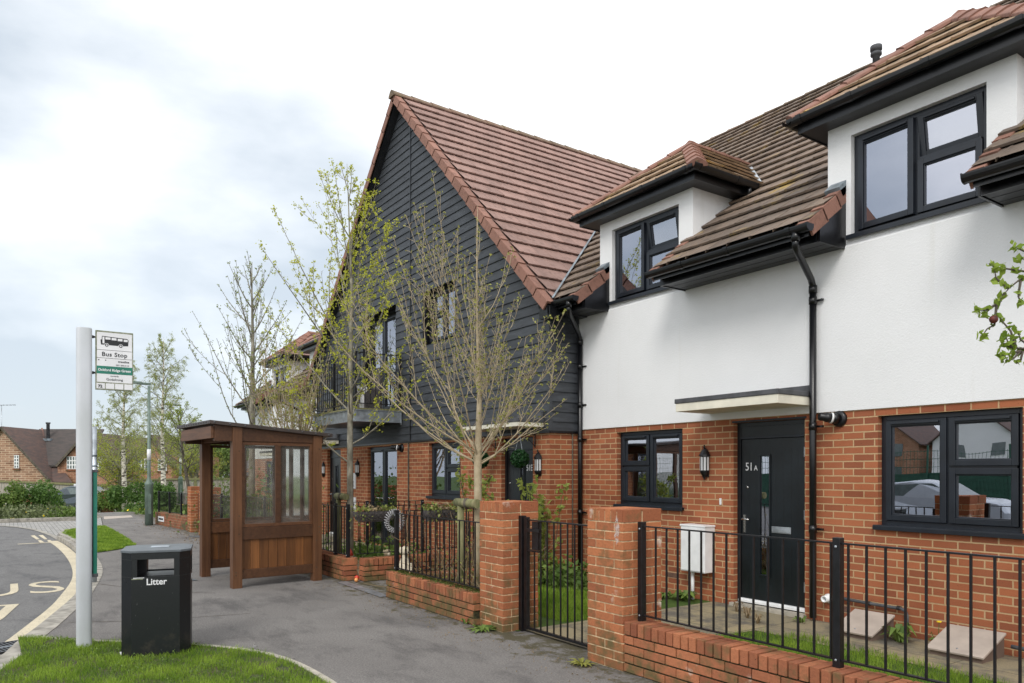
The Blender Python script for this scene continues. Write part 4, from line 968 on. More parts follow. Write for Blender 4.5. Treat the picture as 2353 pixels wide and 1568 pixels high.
def ribbon(name,pts,w0,w1,z,mat,label=None,dz=0,kind='structure',box=0):
    mb=MB();n=len(pts);L=[];Rr=[]
    for i,p in enumerate(pts):
        a=Vector(pts[max(i-1,0)][:2]);b=Vector(pts[min(i+1,n-1)][:2]);t=(b-a).normalized();s=Vector((-t.y,t.x));q=Vector(p[:2])
        L.append(q+s*w0);Rr.append(q+s*w1)
    vs=[(p.x,p.y,z) for p in L]+[(p.x,p.y,z) for p in Rr];mb.add(vs,[(i,i+1,n+i+1,n+i) for i in range(n-1)],mat,.5)
    if box:
        vs=[(p.x,p.y,z) for p in L]+[(p.x,p.y,z-box) for p in L];mb.add(vs,[(i,i+1,n+i+1,n+i) for i in range(n-1)],mat,.5)
        vs=[(p.x,p.y,z) for p in Rr]+[(p.x,p.y,z-box) for p in Rr];mb.add(vs,[(i,i+1,n+i+1,n+i) for i in range(n-1)],mat,.5)
    o=mb.build(name)
    if box: recalc(o)
    else:
        if sum(p.normal.z for p in o.data.polygons)<0: o.data.flip_normals()
    if kind:o['kind']=kind
    return o
def dense(pts,k=4):
    out=[];n=len(pts)
    for i in range(n-1):
        p0,p1,p2,p3=[Vector(pts[min(max(j,0),n-1)][:2]) for j in(i-1,i,i+1,i+2)]
        for a in range(k):
            t=a/k;out.append(tuple(.5*((2*p1)+(-p0+p2)*t+(2*p0-5*p1+4*p2-p3)*t*t+(-p0+3*p1-3*p2+p3)*t**3)))
    out.append(tuple(pts[-1][:2]));return out
Kd=dense(K)
ribbon('kerb',Kd,-.19,.004,.006,'kerb_stone',box=.12)
ribbon('kerb',dense(edge[:-1]),-.11,.02,-.088,'kerb_stone')
ribbon('bus_stop_road_line',[p for p in Kd if -21.4<p[0]<-8.9],.03,.24,-.094,'road_paint')
ribbon('bus_stop_road_line',[p for p in Kd if -8.45<p[0]<-5],.03,.24,-.094,'road_paint')
mb=MB();mb.box(-29.87,-29.74,-40,2.82,-.14,.03,'kerb_stone');struct(mb.build('kerb',bevel=.01))
# raised kerb of grass island
ribbon('kerb',dense([(-16.7,1.30),(-18.3,1.33),(-20.3,1.25),(-21.7,1.13),(-22.3,1.15),(-23.3,1.30),(-24.1,1.66),(-24.6,2.2)]),-.14,.0,.035,'kerb_stone',box=.16)
# painted bus stop letters on the road, read along the road
def roadtext(s,cx,cy,size,sx):
    M=frameM((cx,cy,-.0955),(0,1,0),(-1,0,0));return text(s,size,'road_paint',M,None,'road_lettering',.0008,sx=sx,align='RIGHT',bold=-.012)
o=roadtext('BUS',-12.32,.76,1.85,.62);struct(o)
ribbon('bus_stop_cage_line',[(-11.43,.13),(-11.48,-.3),(-11.7,-4)],-.05,.05,-.0946,'road_paint')
ribbon('bus_stop_cage_line',[(-11.48,.10),(-10.5,-.06),(-8.6,-.55),(-5,-1.9)],-.08,.05,-.0944,'road_paint')
for Q in([(520,1180),(585,1172),(675,1240),(620,1245)],[(650,1170),(725,1168),(805,1238),(755,1243)],[(640,1260),(690,1255),(755,1292),(680,1296)],[(800,1255),(850,1252),(900,1288),(820,1290)],[(300,1325),(300,1318),(860,1291),(860,1298)]):
    flat('road_line',[tuple(G(a*.13635,1069+b*.13635,-.0945))[:2] for a,b in Q],-.0945,'road_paint')
# tactile paving and joints in the pavement
flat('tactile_paving',[(-28.3,2.75),(-28.9,3.7),(-30.2,3.8),(-30.0,2.9)],.004,'beige_lid')
ribbon('pavement_edging',dense([(-8.52,.27),(-8.3,.42),(-8.0,.72),(-7.6,1.15),(-7.25,1.5),(-6.95,1.72),(-6.6,1.90),(-6.2,2.0),(-5.7,2.04),(-5.2,2.03),(-4.6,1.9),(-3.6,1.4),(-2.4,.5)]),-.02,.035,.012,'concrete',box=.02)
ribbon('pavement_joint',[(-9.2,.55),(-8.9,1.1),(-8.75,1.6),(-8.6,2.3)],-.005,.005,.004,'soil')
ribbon('pavement_joint',[(-12.4,.95),(-11.6,1.35),(-10.7,1.9),(-10.3,2.3)],-.006,.006,.004,'soil')
flat('concrete_step',[(-10.3,3.98),(-10.3,4.12),(-8.75,4.1),(-8.75,3.96)],.008,'zinc')
# gardens
flat('garden_path',[(-6.1,4.35),(-6.1,7.22),(.5,7.22),(.5,6.25),(-4.75,6.25),(-4.9,4.35)],.012,'paving_slab')
flat('garden_ground',[(-10.1,4.25),(-10.1,6.65),(-8.75,6.65),(-8.75,4.25)],.004,'pavement_asphalt')
flat('garden_ground',[(-8.69,4.25),(-8.69,7.2),(-6.1,7.2),(-6.1,4.25)],.008,'grass_soil')
flat('garden_ground',[(-4.9,4.33),(-4.75,6.25),(.5,6.25),(.5,4.33)],.008,'grass_soil')
flat('garden_ground',[(-18.5,4.3),(-18.5,6.65),(-10.35,6.65),(-10.35,4.3)],.02,'paving_slab')
flat('garden_ground',[(-26.2,4.3),(-26.2,7.2),(-18.6,7.2),(-18.6,4.3)],.01,'grass_soil')
near=[(-8.62,.10),(-8.4,.34),(-8.0,.70),(-7.6,1.13),(-7.25,1.48),(-6.95,1.70),(-6.6,1.88),(-6.2,1.98),(-5.7,2.02),(-5.2,2.0),(-4.6,1.86),(-3.6,1.36),(-3.2,.8),(-4.2,-.9),(-6.6,-.26),(-7.74,.12)]
flat('verge_ground',near,.010,'verge_soil');flat('verge_ground',isl,.012,'grass_soil')
def disc(cx,cy,rx,ry,n=14): return [(cx+rx*math.cos(2*PI*k/n)*(1+.25*math.sin(k*2.3)),cy+ry*math.sin(2*PI*k/n)*(1+.25*math.cos(k*1.7))) for k in range(n)]
g1=G(650,1540);g2=G(120,1478);g3=G(590,1558)
grass('verge_grass','bright green rough grass round the litter bin and bus stop pole',near,.008,75000,.015,.048,.0040,holes=[disc(g1.x,g1.y,.10,.06),disc(g2.x,g2.y,.14,.06),disc(g3.x,g3.y,.07,.05)])
mb=MB();X=nprng.uniform(-8.5,-3.5,5200);Y=nprng.uniform(-.4,2,5200);k=inpoly(X,Y,near)&(np.sin(X*5+1)*np.sin(Y*6+X*2)>.15);P=np.stack([X[k],Y[k],nprng.uniform(.02,.045,k.sum())],1);leaves(mb,P,.014,'leaf_hedge',n=3,jit=.008,elong=1.0,up=2.5);tag(mb.build('clover'),'clover leaves scattered through the rough verge grass','clover',kind='stuff')
mb=MB();leaves(mb,[tuple(G(285,1508)+Vector((0,0,.03))),tuple(G(584,1490)+Vector((0,0,.03)))],.035,'sign_white',n=2,jit=.006,up=1);tag(mb.build('paper_scrap'),'tiny white paper scraps lying in the verge grass','litter')

grass('verge_grass','small mown grass island beyond the bus stop pole',isl,.01,26000,.03,.055,.009)
grass('garden_grass','narrow lawn behind the right hand railings',[(-4.85,4.4),(-4.7,6.1),(-4.2,6.45),(-3,6.3),(-1.4,6.2),(-.8,4.4)],.008,26000,.02,.07,.004)
grass('garden_grass','lawn seen through the black gate',[(-8.4,4.9),(-8.4,6.0),(-7.5,6.4),(-6.15,6.3),(-6.15,4.9)],.008,22000,.03,.09,.0045)
def weed(x,y,z,r,n,label,mat='leaf_hedge',h=.12,flower=None):
    mb=MB()
    for i in range(n):
        a=rnd.uniform(0,2*PI);L=r*rnd.uniform(.6,1.1);hh=h*rnd.uniform(.4,1);d=Vector((math.cos(a),math.sin(a),0));s=Vector((-d.y,d.x,0))*L*.13;p=Vector((x,y,z))
        pts=[p+d*L*.15,p+d*L*.55+Vector((0,0,hh*.9)),p+d*L+Vector((0,0,hh*rnd.uniform(.2,.9)))]
        mb.add([pts[0]-s*.3,pts[0]+s*.3,pts[1]+s,pts[1]-s,pts[2]],[(0,1,2,3),(3,2,4)],mat)
    o=mb.build('weed');tag(o,label,'weed')
    if flower:
        f=MB();f.tube([(x,y,z),(x+.01,y,z+h*1.4)],.003,5,'leaf_hedge');f.lathe((x+.01,y,z+h*1.4),[(.0,0),(.02,.004),(.022,.012),(.0,.016)],9,'yellow_petal');f.build('flower',o)
    return o
weed(-3.66,6.95,.01,.2,26,'broad leaved weed by the bent gas pipe',h=.2)
weed(-3.36,7.05,.01,.14,12,'small weed with a yellow flower left of the second beige lid',h=.16,flower=1)
weed(-6.35,7.0,.01,.22,40,'weeds clustered under the white meter box',h=.14)
weed(-6.62,6.9,.01,.18,24,'low weeds against the brick wall left of the meter box pipe',h=.1)
weed(-4.72,6.98,.01,.12,14,'little weed at the foot of the right downpipe',h=.1)
weed(-6.35,4.0,.0,.2,26,'dandelion clump at the foot of the gate post','leaf_hedge',.06)
weed(-6.72,4.02,.0,.1,14,'small weed at the base of the low wall by the left pillar',h=.08)
weed(-4.75,3.98,.0,.14,20,'moss green weed at the foot of the right brick pillar','leaf_bud',.05)
for i,(x,y) in enumerate(((-5.2,6.7),(-4.95,6.55),(-5.5,6.9))): 
    weed(x,y,.012,.09,12,('dry stalks in the slab joint before the black door','wispy weed on the slabs right of the dry stalks','small weed on the slabs nearest the doorstep')[i],'dry_twig',.14)
# litter and leaf crumbs in the pavement gutter line
mb=MB()
pts=[];
for i in range(900):
    x=nprng.uniform(-10.2,-4.2);y=4.03-abs(nprng.normal(0,.28));pts.append((x,y,.006))
leaves(mb,pts,.009,'dry_twig',up=0);
pts=[(nprng.uniform(-26,-16),3.9-abs(nprng.normal(0,.3)),.01) for i in range(400)];leaves(mb,pts,.022,'dry_twig')
o=mb.build('leaf_litter');tag(o,'dry leaf crumbs along the foot of the garden walls','leaf litter',kind='stuff')
# ---------------------------------------------------------------- brickwork built brick by brick
def pillar(x0,y0,w,ncourse,label,name='brick_pillar',z0=0,detail=True):
    mb=MB();mb.box(x0+.005,x0+w-.005,y0+.005,y0+w-.005,z0-.05,z0+ncourse*.075+.09,'mortar')
    b=.215;g=.01;h=.1025;j=lambda:rnd.uniform(-.0015,.0015)
    for k in range(ncourse):
        z=z0+k*.075
        def put(u0,u1,v0,v1):
            if k%2: u0,u1,v0,v1=v0,v1,u0,u1
            d=j();mb.box(x0+u0+d,x0+u1+d,y0+v0+d,y0+v1+d,z+.005,z+.070,'pillar_brick')
        for v in(0,w-h):
            put(0,b,v,v+h);put(b+g,w,v,v+h)
        for u in(0,w-h): put(u,u+h,h+g,w-h-g)
    z=z0+ncourse*.075;n=6;s=(w/2-.005)/3
    for i in range(6):
        a=x0+i*w/6+.004;mb.box(a,a+w/6-.009,y0,y0+.215,z+.005,z+.108,'pillar_brick')
    for i in range(3):
        a=x0+i*w/3;
    mb.box(x0,x0+.215,y0+.225,y0+w,z+.005,z+.107,'pillar_brick');mb.box(x0+.225,x0+w,y0+.225,y0+w,z+.005,z+.107,'pillar_brick',.95)
    mb.box(x0+w-.003,x0+w+.001,y0+.004,y0+.21,z+.005,z+.107,'pillar_brick',.9)
    return tag(mb.build(name,bevel=.0035 if detail else 0),label,'pillar','brick gate pillars')
PX1=-6.58;pillar(PX1,4.11,.44,16,'brick gate pillar left of the black gate, beside the mossy low wall')
mb=MB();c0=WY(1417,1195,4.108);pz=[]
for k in range(22):
    t=2*PI*k/22;pz.append((c0.x+(.028+.012*math.sin(k*2.1))*math.cos(t),4.1085,c0.z-.08+(.11+.02*math.sin(k*3.3))*math.sin(t)))
STAIN=pz
PX2=-4.84;pillar(PX2,4.11,.44,16,'nearest brick gate pillar, right of the black gate, with a white stain')
mb=MB();mb.add(STAIN,[tuple(range(22))],'efflorescence',.5);so_=mb.build('white_stain');pp=[o for o in scene.objects if o.get('category')=='pillar'][-1];so_.parent=pp
def lowwall(x0,x1,y0,ncourse,label,along='x',moss=True,ends=True,detail=True,z0=0,mat='coping_brick',parts=True):
    """low wall with a brick-on-edge coping"""
    w=thing('low_brick_wall',label,'wall',((x0+x1)/2,y0+.1,z0) if along=='x' else (y0+.1,(x0+x1)/2,z0),'low garden walls')
    def T(m):
        if along=='y': m.v=[(b,a,c) for a,b,c in m.v];m.f=[f[::-1] for f in m.f]
        return m
    mb=MB();L=x1-x0;H_=z0+ncourse*.075;mm='mossy_mortar' if moss else 'mortar'
    mb.box(x0+.013,x1-.013,y0+.013,y0+.202,z0-.1,H_+.088,mm)
    for k in range(-1,ncourse):
        x=x0-(.1125 if k%2 else 0);z=z0+k*.075
        while x<x1-.02:
            a=max(x,x0);b=min(x+.215,x1)
            if b-a>.03: mb.box(a,b,y0+rnd.uniform(-.002,.002),y0+.215,z+.007,z+.069,mat)
            x+=.225
    T(mb).build('brick_courses',w,bevel=.003 if detail else 0)
    mb=MB();n=round(L/.0752);p=L/n
    for i in range(n):
        a=x0+i*p+.006;dz=rnd.uniform(-.004,.004);mb.box(a,a+p-.013,y0-.006+rnd.uniform(-.002,.002),y0+.221,H_+.006,H_+.108+dz,mat)
    T(mb).build('coping',w,bevel=.004 if detail else 0)
    if moss==2:
        mb=MB();pts=[]
        for i in range(n):
            for k in range(26): pts.append((x0+i*p+rnd.gauss(0,.012),y0+.01+.2*rnd.random()**.7,H_+.108+rnd.random()*.008))
        for i in range(1500): pts.append((rnd.uniform(x0,x1),y0+.08+.14*rnd.random(),H_+.11+rnd.random()*.01))
        leaves(mb,pts,.013,'moss',up=1);T(mb).build('moss',w)
    return w
WZ=.405
w=lowwall(-8.74,-6.585,4.04,3,'low mossy brick wall left of the gate, under the railings with the shrub',moss=2)
w=lowwall(-4.395,.6,4.12,4,'low brick wall at the bottom right with mossy joints',moss=1)
w=lowwall(-16.6,-10.33,4.10,3,'short brick wall end showing right of the bus shelter',moss=1)
w=lowwall(4.33,6.6,-10.33,3,'low brick side wall running back along the shared path',along='y',moss=1)
w=lowwall(4.27,6.6,-8.9,2,'low brick side wall behind the shrub, running back from the mossy wall',along='y',moss=1)
def railing(label,p,q,z0,z1,n,posts,pz=None,group='black railings',name='railing',loc=None,bars=True,off=0,post_w=.05,plate=True):
    """posts: fractions along; rails break at posts"""
    p=Vector((*p,0));q=Vector((*q,0));d=(q-p).normalized();s=Vector((-d.y,d.x,0));L=(q-p).length
    t=thing(name,label,'railing',(p+q)/2+Vector((0,0,z0)),group)
    Mx=Matrix(((d.x,s.x,0,p.x),(d.y,s.y,0,p.y),(0,0,1,0),(0,0,0,1)))
    pb,pt=pz if pz else (z0-.04,z1+.02)
    for u in posts:
        m=MB();m.box(u*L-post_w/2,u*L+post_w/2,-post_w/2,post_w/2,pb,pt,'black_metal',M=Mx)
        for z in(z0,z1-.02):
            m.lathe(Mx@Vector((u*L,-post_w/2,z)),[(.009,0),(.009,.006),(.004,.009)],8,'zinc',ax=-s)
        m.build('post',t,bevel=.003)
    for z in(z0,z1):
        m=MB();m.box(0,L,-.014,.014,z-.005,z+.005,'black_metal',M=Mx);m.build('top_rail' if z==z1 else 'bottom_rail',t)
    base=None
    for i in range(n):
        x=L*(i+.5)/n
        if any(abs(x-u*L)<.045 for u in posts): continue
        if base is None:
            m=MB();m.box(x-.006,x+.006,-.006,.006,z0,z1,'black_metal',M=Mx);base=m.build('bar',t);bx=x
        else:
            o=base.copy();scene.collection.objects.link(o);o.location=Vector(base.location)+d*(x-bx);OFF[o.name]=OFF[base.name]
    return t
railing('near black railing panels on the low wall at the bottom right',(-4.345,4.25),(.4,4.25),.455,1.175,41,[.004,.364,.72],pz=(.40,1.21))
railing('black railings on the mossy wall left of the gate',(-8.70,4.16),(-6.585,4.16),.375,1.075,19,[.01],pz=(.33,1.12))
railing('black railings right of the bus shelter on the short wall end',(-16.5,4.2),(-10.40,4.2),.37,1.09,56,[.0,.30,.62,.915,.997],pz=(.33,1.13))
railing('black railings running back beside the shared path under the wicker trough',(-10.25,4.26),(-10.25,6.6),.40,1.10,20,[.99],pz=(.35,1.13))
railing('black railings running back from the mossy wall towards the window',(-8.8,4.3),(-8.8,6.6),.30,1.10,20,[.99],pz=(.2,1.13))
railing('farther black railings crossing the garden in front of the French doors',(-12.6,4.3),(-12.6,6.6),.35,1.06,20,[.01,.5,.99],pz=(.02,1.08))
# near gate
g=thing('garden_gate','black metal bar gate hung between the two brick pillars','gate',(-5.5,4.33,0))
m=MB();m.box(-6.14,-6.085,4.30,4.36,-.02,1.17,'black_metal');m.build('gate_post',g,bevel=.003)
m=MB();m.box(-4.905,-4.85,4.30,4.36,-.02,1.12,'black_metal');m.build('gate_post',g,bevel=.003)
m=MB();m.box(-6.06,-6.01,4.31,4.35,.03,1.16,'black_metal');m.box(-4.965,-4.915,4.31,4.35,.03,1.12,'black_metal');m.box(-6.01,-4.965,4.315,4.345,1.125,1.137,'black_metal');m.box(-6.01,-4.965,4.315,4.345,.035,.06,'black_metal');m.build('gate_frame',g,bevel=.002)
for i in range(9):
    x=-6.01+1.045*(i+1)/10;m=MB();m.box(x-.006,x+.006,4.324,4.336,.06,1.125 if i else .82,'black_metal');m.build('bar',g)
m=MB();m.box(-6.0,-5.80,4.31,4.35,.82,.832,'black_metal');m.box(-5.93,-5.83,4.315,4.345,.84,1.12,'black_metal');m.box(-6.0,-5.78,4.29,4.315,1.02,1.05,'black_metal');m.build('gate_latch',g)
for z in(.18,.93):
    m=MB();m.tube([(-5.02,4.33,z),(-4.845,4.33,z)],.012,8,'zinc');m.lathe((-4.862,4.33,z),[(.02,0),(.02,.012)],6,'zinc',ax=(1,0,0));m.build('hinge',g)
# far gate, pillars, wall with railings by the street lamp
pillar(-21.35,4.05,.44,15,'farther brick pillar at the end of the wall by the street lamp, right of dark railings',z0=-.02,detail=False)
pillar(-19.95,4.05,.44,15,'far brick pillar half hidden behind the left post of the shelter',z0=-.02,detail=False)
g=thing('garden_gate','far narrow black gate between two brick pillars left of the shelter','gate',(-20.4,4.2,0))
m=MB();frame_ring(m,-20.88,-19.97,.05,1.05,4.22,4.25,.05,'black_metal')
for i in range(8): x=-20.83+.81*(i+1)/9;m.box(x-.007,x+.007,4.23,4.244,.1,1.0,'black_metal')
m.build('gate_frame',g)
w=thing('low_brick_wall','brick wall with a small white name plate beside the green lamp post','wall',(-23,3.9,0),'low garden walls')
m=MB();a=Vector((-24.75,3.78));b=Vector((-21.3,4.12));d=(b-a).normalized();ang=math.atan2(d.y,d.x);Mx=Matrix.Translation((a.x,a.y,0))@Matrix.Rotation(ang,4,'Z')
LW=(b-a).length
m.box(0,LW,0,.22,-.1,.38,'old_brick',M=Mx);m.build('brickwork',w)
m=MB();m.box(.35,.95,-.012,-.002,.12,.27,'sign_white',M=Mx);m.build('name_plate',w)
m=MB();m.box(.42,.88,-.0145,-.013,.17,.22,'sign_black',M=Mx);m.build('name_plate_lettering',w)
railing('short dark railings above the far brick wall by the street lamp',(a.x,a.y+.1),(b.x,b.y+.1),.42,1.0,30,[.0,.33,.66,.99],pz=(.38,1.02))
railing('distant black railings seen through the shelter glass',(-19.5,4.2),(-16.9,4.2),.40,1.05,24,[.5,1],pz=(.0,1.1))
w=lowwall(-19.5,-16.9,4.1,4,'far low brick wall seen under the shelter glass',moss=1,detail=False)
m=MB();nf=60
for i in range(nf):
    x=-24.6+i*4.4/nf;m.box(x,x+.066,5.2,5.215,-.1,1.12+rnd.uniform(-.03,.03),'fence_wood')
tag(m.build('picket_fence'),'grey split paling fence behind the far dark railings','fence')
# ================================================================= BUS SHELTER
an=R(4);sh=thing('bus_shelter','brown timber bus shelter with glazed side panels and a sloping dark roof','bus shelter',(-10.6,2.64,0))
# local a: away along the kerb, b: towards the houses
SM=Matrix(((-math.cos(an),-math.sin(an),0,-10.6),(-math.sin(an),math.cos(an),0,2.64),(0,0,1,0),(0,0,0,1)))
LA,LB=1.45,1.17;pw=.13
def rz(b): return 2.235-.075*(b)           # underside of roof
def shb(a0,a1,b0,b1,z0,z1,mat,name=None,par=sh,bev=.004,var=None,z1b=None):
    m=MB();m.box(a0,a1,b0,b1,z0,z1,mat,var,M=SM)
    if z1b is not None:   # slanted top: lower the far-b top verts
        for i,(x,y,z) in enumerate([(a,b,z) for a in(a0,a1) for b in(b0,b1) for z in(z0,z1)]):
            if z==z1 and y==b1: v=SM@Vector((x,y,z1b));m.v[i]=tuple(v)
    o=m.build(name,par,bevel=bev);recalc(o);return o
for a,b in((0,0),(LA,0),(0,LB),(LA,LB)): shb(a-pw/2,a+pw/2,b-pw/2,b+pw/2,-.02,rz(b+pw/2),'wood_post','post')
def side(a,fr=1):
    """glazed end panel across b at given a"""
    b0,b1=pw/2,LB-pw/2;t=.035
    p=thing_part('side_panel',sh) if False else None
    o=shb(a-t,a+t,b0,b1,.12,.25,'wood_rail','bottom_rail');shb(a-t-.004,a+t+.004,b0,b1,.665,.835,'wood_rail','middle_rail')
    m=MB();n=8;w=(b1-b0)/n
    for k in range(n): m.box(a-.012,a+.012,b0+k*w+.002,b0+(k+1)*w-.002,.25,.665,'wood_plank',M=SM)
    m.build('plank_panel',sh,bevel=.003)
    m=MB();zt=2.03
    m.box(a-.03,a+.03,b0,b1,.838,.885,'wood_rail',M=SM);m.box(a-.03,a+.03,b0,b1,1.985,2.03,'wood_rail',M=SM)
    for x in(b0,b1-.045): m.box(a-.03,a+.03,x,x+.045,.885,1.985,'wood_rail',M=SM)
    c=(b0+b1)/2;m.box(a-.032,a+.032,c-.04,c+.04,.885,1.985,'wood_rail',M=SM);f=m.build('window_frame',sh,bevel=.004)
    for x0,x1 in((b0+.045,c-.04),(c+.04,b1-.045)): 
        m=MB();m.box(a-.004,a+.004,x0,x1,.885,1.985,'shelter_glass',M=SM);m.build('pane',f)
side(0);side(LA)
# back
b=LB;a0,a1=pw/2,LA-pw/2;t=.03
shb(a0,a1,b-t,b+t,.12,.25,'wood_rail','bottom_rail');shb(a0,a1,b-t,b+t,.665,.835,'wood_rail','middle_rail')
m=MB();n=10;w=(a1-a0)/n
for k in range(n): m.box(a0+k*w+.002,a0+(k+1)*w-.002,b-.012,b+.012,.25,.665,'wood_plank',M=SM)
m.build('plank_panel',sh,bevel=.003)
m=MB();m.box(a0,a1,b-.03,b+.03,.838,.885,'wood_rail',M=SM);m.box(a0,a1,b-.03,b+.03,1.985,2.03,'wood_rail',M=SM)
cuts=[a0+.02,a0+(a1-a0)/3,a0+2*(a1-a0)/3,a1-.02]
for x in cuts: m.box(x-.035,x+.035,b-.028,b+.028,.885,1.985,'wood_rail',M=SM)
f=m.build('window_frame',sh,bevel=.004)
for x0,x1 in zip(cuts,cuts[1:]): m=MB();m.box(x0+.035,x1-.035,b-.004,b+.004,.885,1.985,'shelter_glass',M=SM);m.build('pane',f)
# head beams
for a in(0,LA): shb(a-.04,a+.04,-.30,LB+.1,2.035,rz(-.3),'wood_rail','head_beam',z1b=rz(LB+.1))
shb(-.04,LA+.04,LB-.04,LB+.04,2.03,2.13,'wood_rail','head_beam');shb(.04,LA-.04,-.04,.04,2.05,2.2,'wood_rail','head_beam')
shb(-.02,LA+.02,-.345,-.305,2.07,2.235,'wood_rail','fascia_board')
m=MB();x0,x1=-.10,LA+.12;y0,y1=-.38,LB+.22
V=[(x,y,rz(y)+h) for x in(x0,x1) for y in(y0,y1) for h in(0,.05)]
m.add([SM@Vector(v) for v in V],[(0,1,3,2),(4,6,7,5),(0,4,5,1),(2,3,7,6),(0,2,6,4),(1,5,7,3)],'shelter_roof',.5)
r=m.build('roof',sh,bevel=.004);recalc(r)
m=MB()
for k in range(9): yy=y0+.06+k*(y1-y0-.12)/8;m.lathe(SM@Vector((x0,yy,rz(yy)+.026)),[(.013,-.001),(.012,.005),(.005,.009),(0,.01)],8,'felt_grey',ax=SM.to_3x3()@Vector((-1,0,0)))
for k in range(14): xx=x0+.05+k*(x1-x0-.1)/13;m.lathe(SM@Vector((xx,y0,rz(y0)+.026)),[(.012,-.001),(.011,.005),(.005,.009),(0,.01)],8,'felt_grey',ax=SM.to_3x3()@Vector((0,-1,0)))
m.build('roof_bolts',r)
m=MB()
for a,b,zs in((0,0,(.18,.22,.75,1.0,1.9)),(0,LB,(.2,.6,.72,.8,1.95))):
    for z in zs: m.lathe(SM@Vector((-pw/2,b+.02*(1 if z>.6 else -1),z)),[(.009,-.001),(.008,.004),(0,.005)],8,'soil',ax=SM.to_3x3()@Vector((-1,0,0)))
m.build('coach_bolts',sh)
# ================================================================= BUS STOP
bs=thing('bus_stop','pale grey bus stop post with a white Bus Stop flag and slim green timetable case','bus stop',(-7.79,.6,0))
m=MB();n=28;prof=[]
for k in range(n):
    t=2*PI*k/n;c,s=math.cos(t),math.sin(t);prof.append((.064*math.copysign(abs(c)**.7,c),.040*math.copysign(abs(s)**.7,s)))
# wide axis faces the camera
yv=Vector((.07,1,0)).normalized();xv=Vector((yv.y,-yv.x,0))
vs=[]
for z in(-.05,.4,2.925,2.935): 
    k=1 if z<2.93 else .93
    for a,b in prof: vs.append(Vector((-7.79,.595,0))+yv*a*k+xv*b*k+Vector((0,0,z)))
fs=[(i*n+j,i*n+(j+1)%n,(i+1)*n+(j+1)%n,(i+1)*n+j) for i in range(3) for j in range(n)]
m.add(vs,fs,'pole_grey',.5,smooth=True);m.add(vs[-n:],[tuple(range(n))],'pole_grey',.5);pl=m.build('post',bs);recalc(pl)
fy0,fy1,fz0,fz1=.685,.998,2.375,2.925;fx=-7.79
m=MB();m.box(fx-.012,fx+.010,fy0,fy1,fz0,fz1,'sign_edge',.5);fl=m.build('flag',bs,bevel=.003)
m=MB();X=fx+.0115
def fq(y0,y1,z0,z1,mat,x=X): m.box(fx,x,y0,y1,z0,z1,mat)
fq(fy0+.012,fy1-.010,2.447,fz1-.016,'sign_white')
for k in range(4): yy=fy0+.006+k*.0765;fq(yy+.002,yy+.071,fz0+.012,2.437,'sign_white')
fq(fy0+.010,fy1-.008,2.525,2.597,'green_paint',X+.001)
for z in(2.67,2.745): fq(fy0+.012,fy1-.010,z,z+.003,'sign_black',X+.001)
m.build('flag_face',fl)
def ft(s,size,y,z,mat='sign_black',sx=1,bold=0,al='LEFT',sp=1): text(s,size,mat,frameM((X+.0016,y,z),(0,1,0),(0,0,1)),fl,'lettering',.0004,bold=bold,sx=sx,align=al,spacing=sp)
cy=(fy0+fy1)/2
ft('Bus Stop',.054,cy,2.69,sx=1.0,bold=.0009,al='CENTER',sp=1.1)
ft('traveline',.028,fy1-.035,2.637,sx=.95,bold=.0004,al='RIGHT');ft('0871 200 22 33',.0175,fy1-.035,2.606,sx=1.0,al='RIGHT')
ft('Ockford Ridge Green',.0315,cy,2.551,'sign_white',sx=.98,bold=.0009,al='CENTER')
ft('towards',.019,cy,2.501,sx=1.1,al='CENTER');ft('Godalming',.030,cy,2.466,sx=1.05,bold=.0001,al='CENTER');ft('72',.036,fy0+.02,2.396,sx=1.0,bold=.0012)
m=MB()
for y in(.712,.768): m.lathe((fx+.0105,y,2.652),[(.0055,0),(.0055,.0015)],10,'sign_black',ax=(1,0,0))
m.build('rivet',fl)
# bus pictogram
m=MB();x=X+.0006;bxs=fy0+.045;bz=2.792
def bq(y0,y1,z0,z1,mat='sign_black',xx=x): m.box(X-.001,xx,bxs+y0,bxs+y1,bz+z0,bz+z1,mat)
m.add([(x,bxs+a,bz+b) for a,b in((0,.002),(.17,.0),(.225,.006),(.228,.055),(.224,.068),(.215,.074),(.008,.083),(.005,.05),(-.004,.048))],[tuple(range(9))],'sign_black',.5)
for a,b,c,d in((.012,.028,.014,.076),(.036,.078,.053,.074),(.087,.127,.050,.072),(.137,.177,.047,.069),(.187,.221,.044,.066)): m.add([(x+.0005,bxs+a,bz+c),(x+.0005,bxs+b,bz+c),(x+.0005,bxs+b,bz+d-.001),(x+.0005,bxs+a,bz+d)],[(0,1,2,3)],'sign_white',.5)
for yy in(.047,.163):
    for r,mt,k in((.0185,'sign_white',.0008),(.0145,'sign_black',.0012),(.007,'sign_white',.0016)): m.lathe((X,bxs+yy,bz+.0),[(r,0),(r,k)],18,mt,ax=(1,0,0))
m.build('bus_pictogram',fl)
for z in(2.86,2.53):
    m=MB();m.lathe((fx,.672,z),[(.014,-.012),(.014,.0),(.009,.002),(.009,.012)],10,'black_metal',ax=(0,1,0));m.tube([(fx,.64,z),(fx,.69,z)],.007,8,'zinc');m.build('flag_clamp',bs)
m=MB();m.box(-8.1,-7.79,.668,.70,.66,1.62,'green_paint',.5);m.box(-8.11,-7.785,.66,.708,.645,.675,'felt_grey',.5);m.box(-8.11,-7.785,.66,.708,1.61,1.635,'felt_grey',.5);m.box(-8.09,-7.80,.652,.668,.66,1.62,'black_metal',.5);tcase=m.build('timetable_case',bs,bevel=.004)
m=MB();m.box(-8.06,-7.82,.7005,.703,.72,1.56,'sign_white');m.build('timetable_poster',tcase)
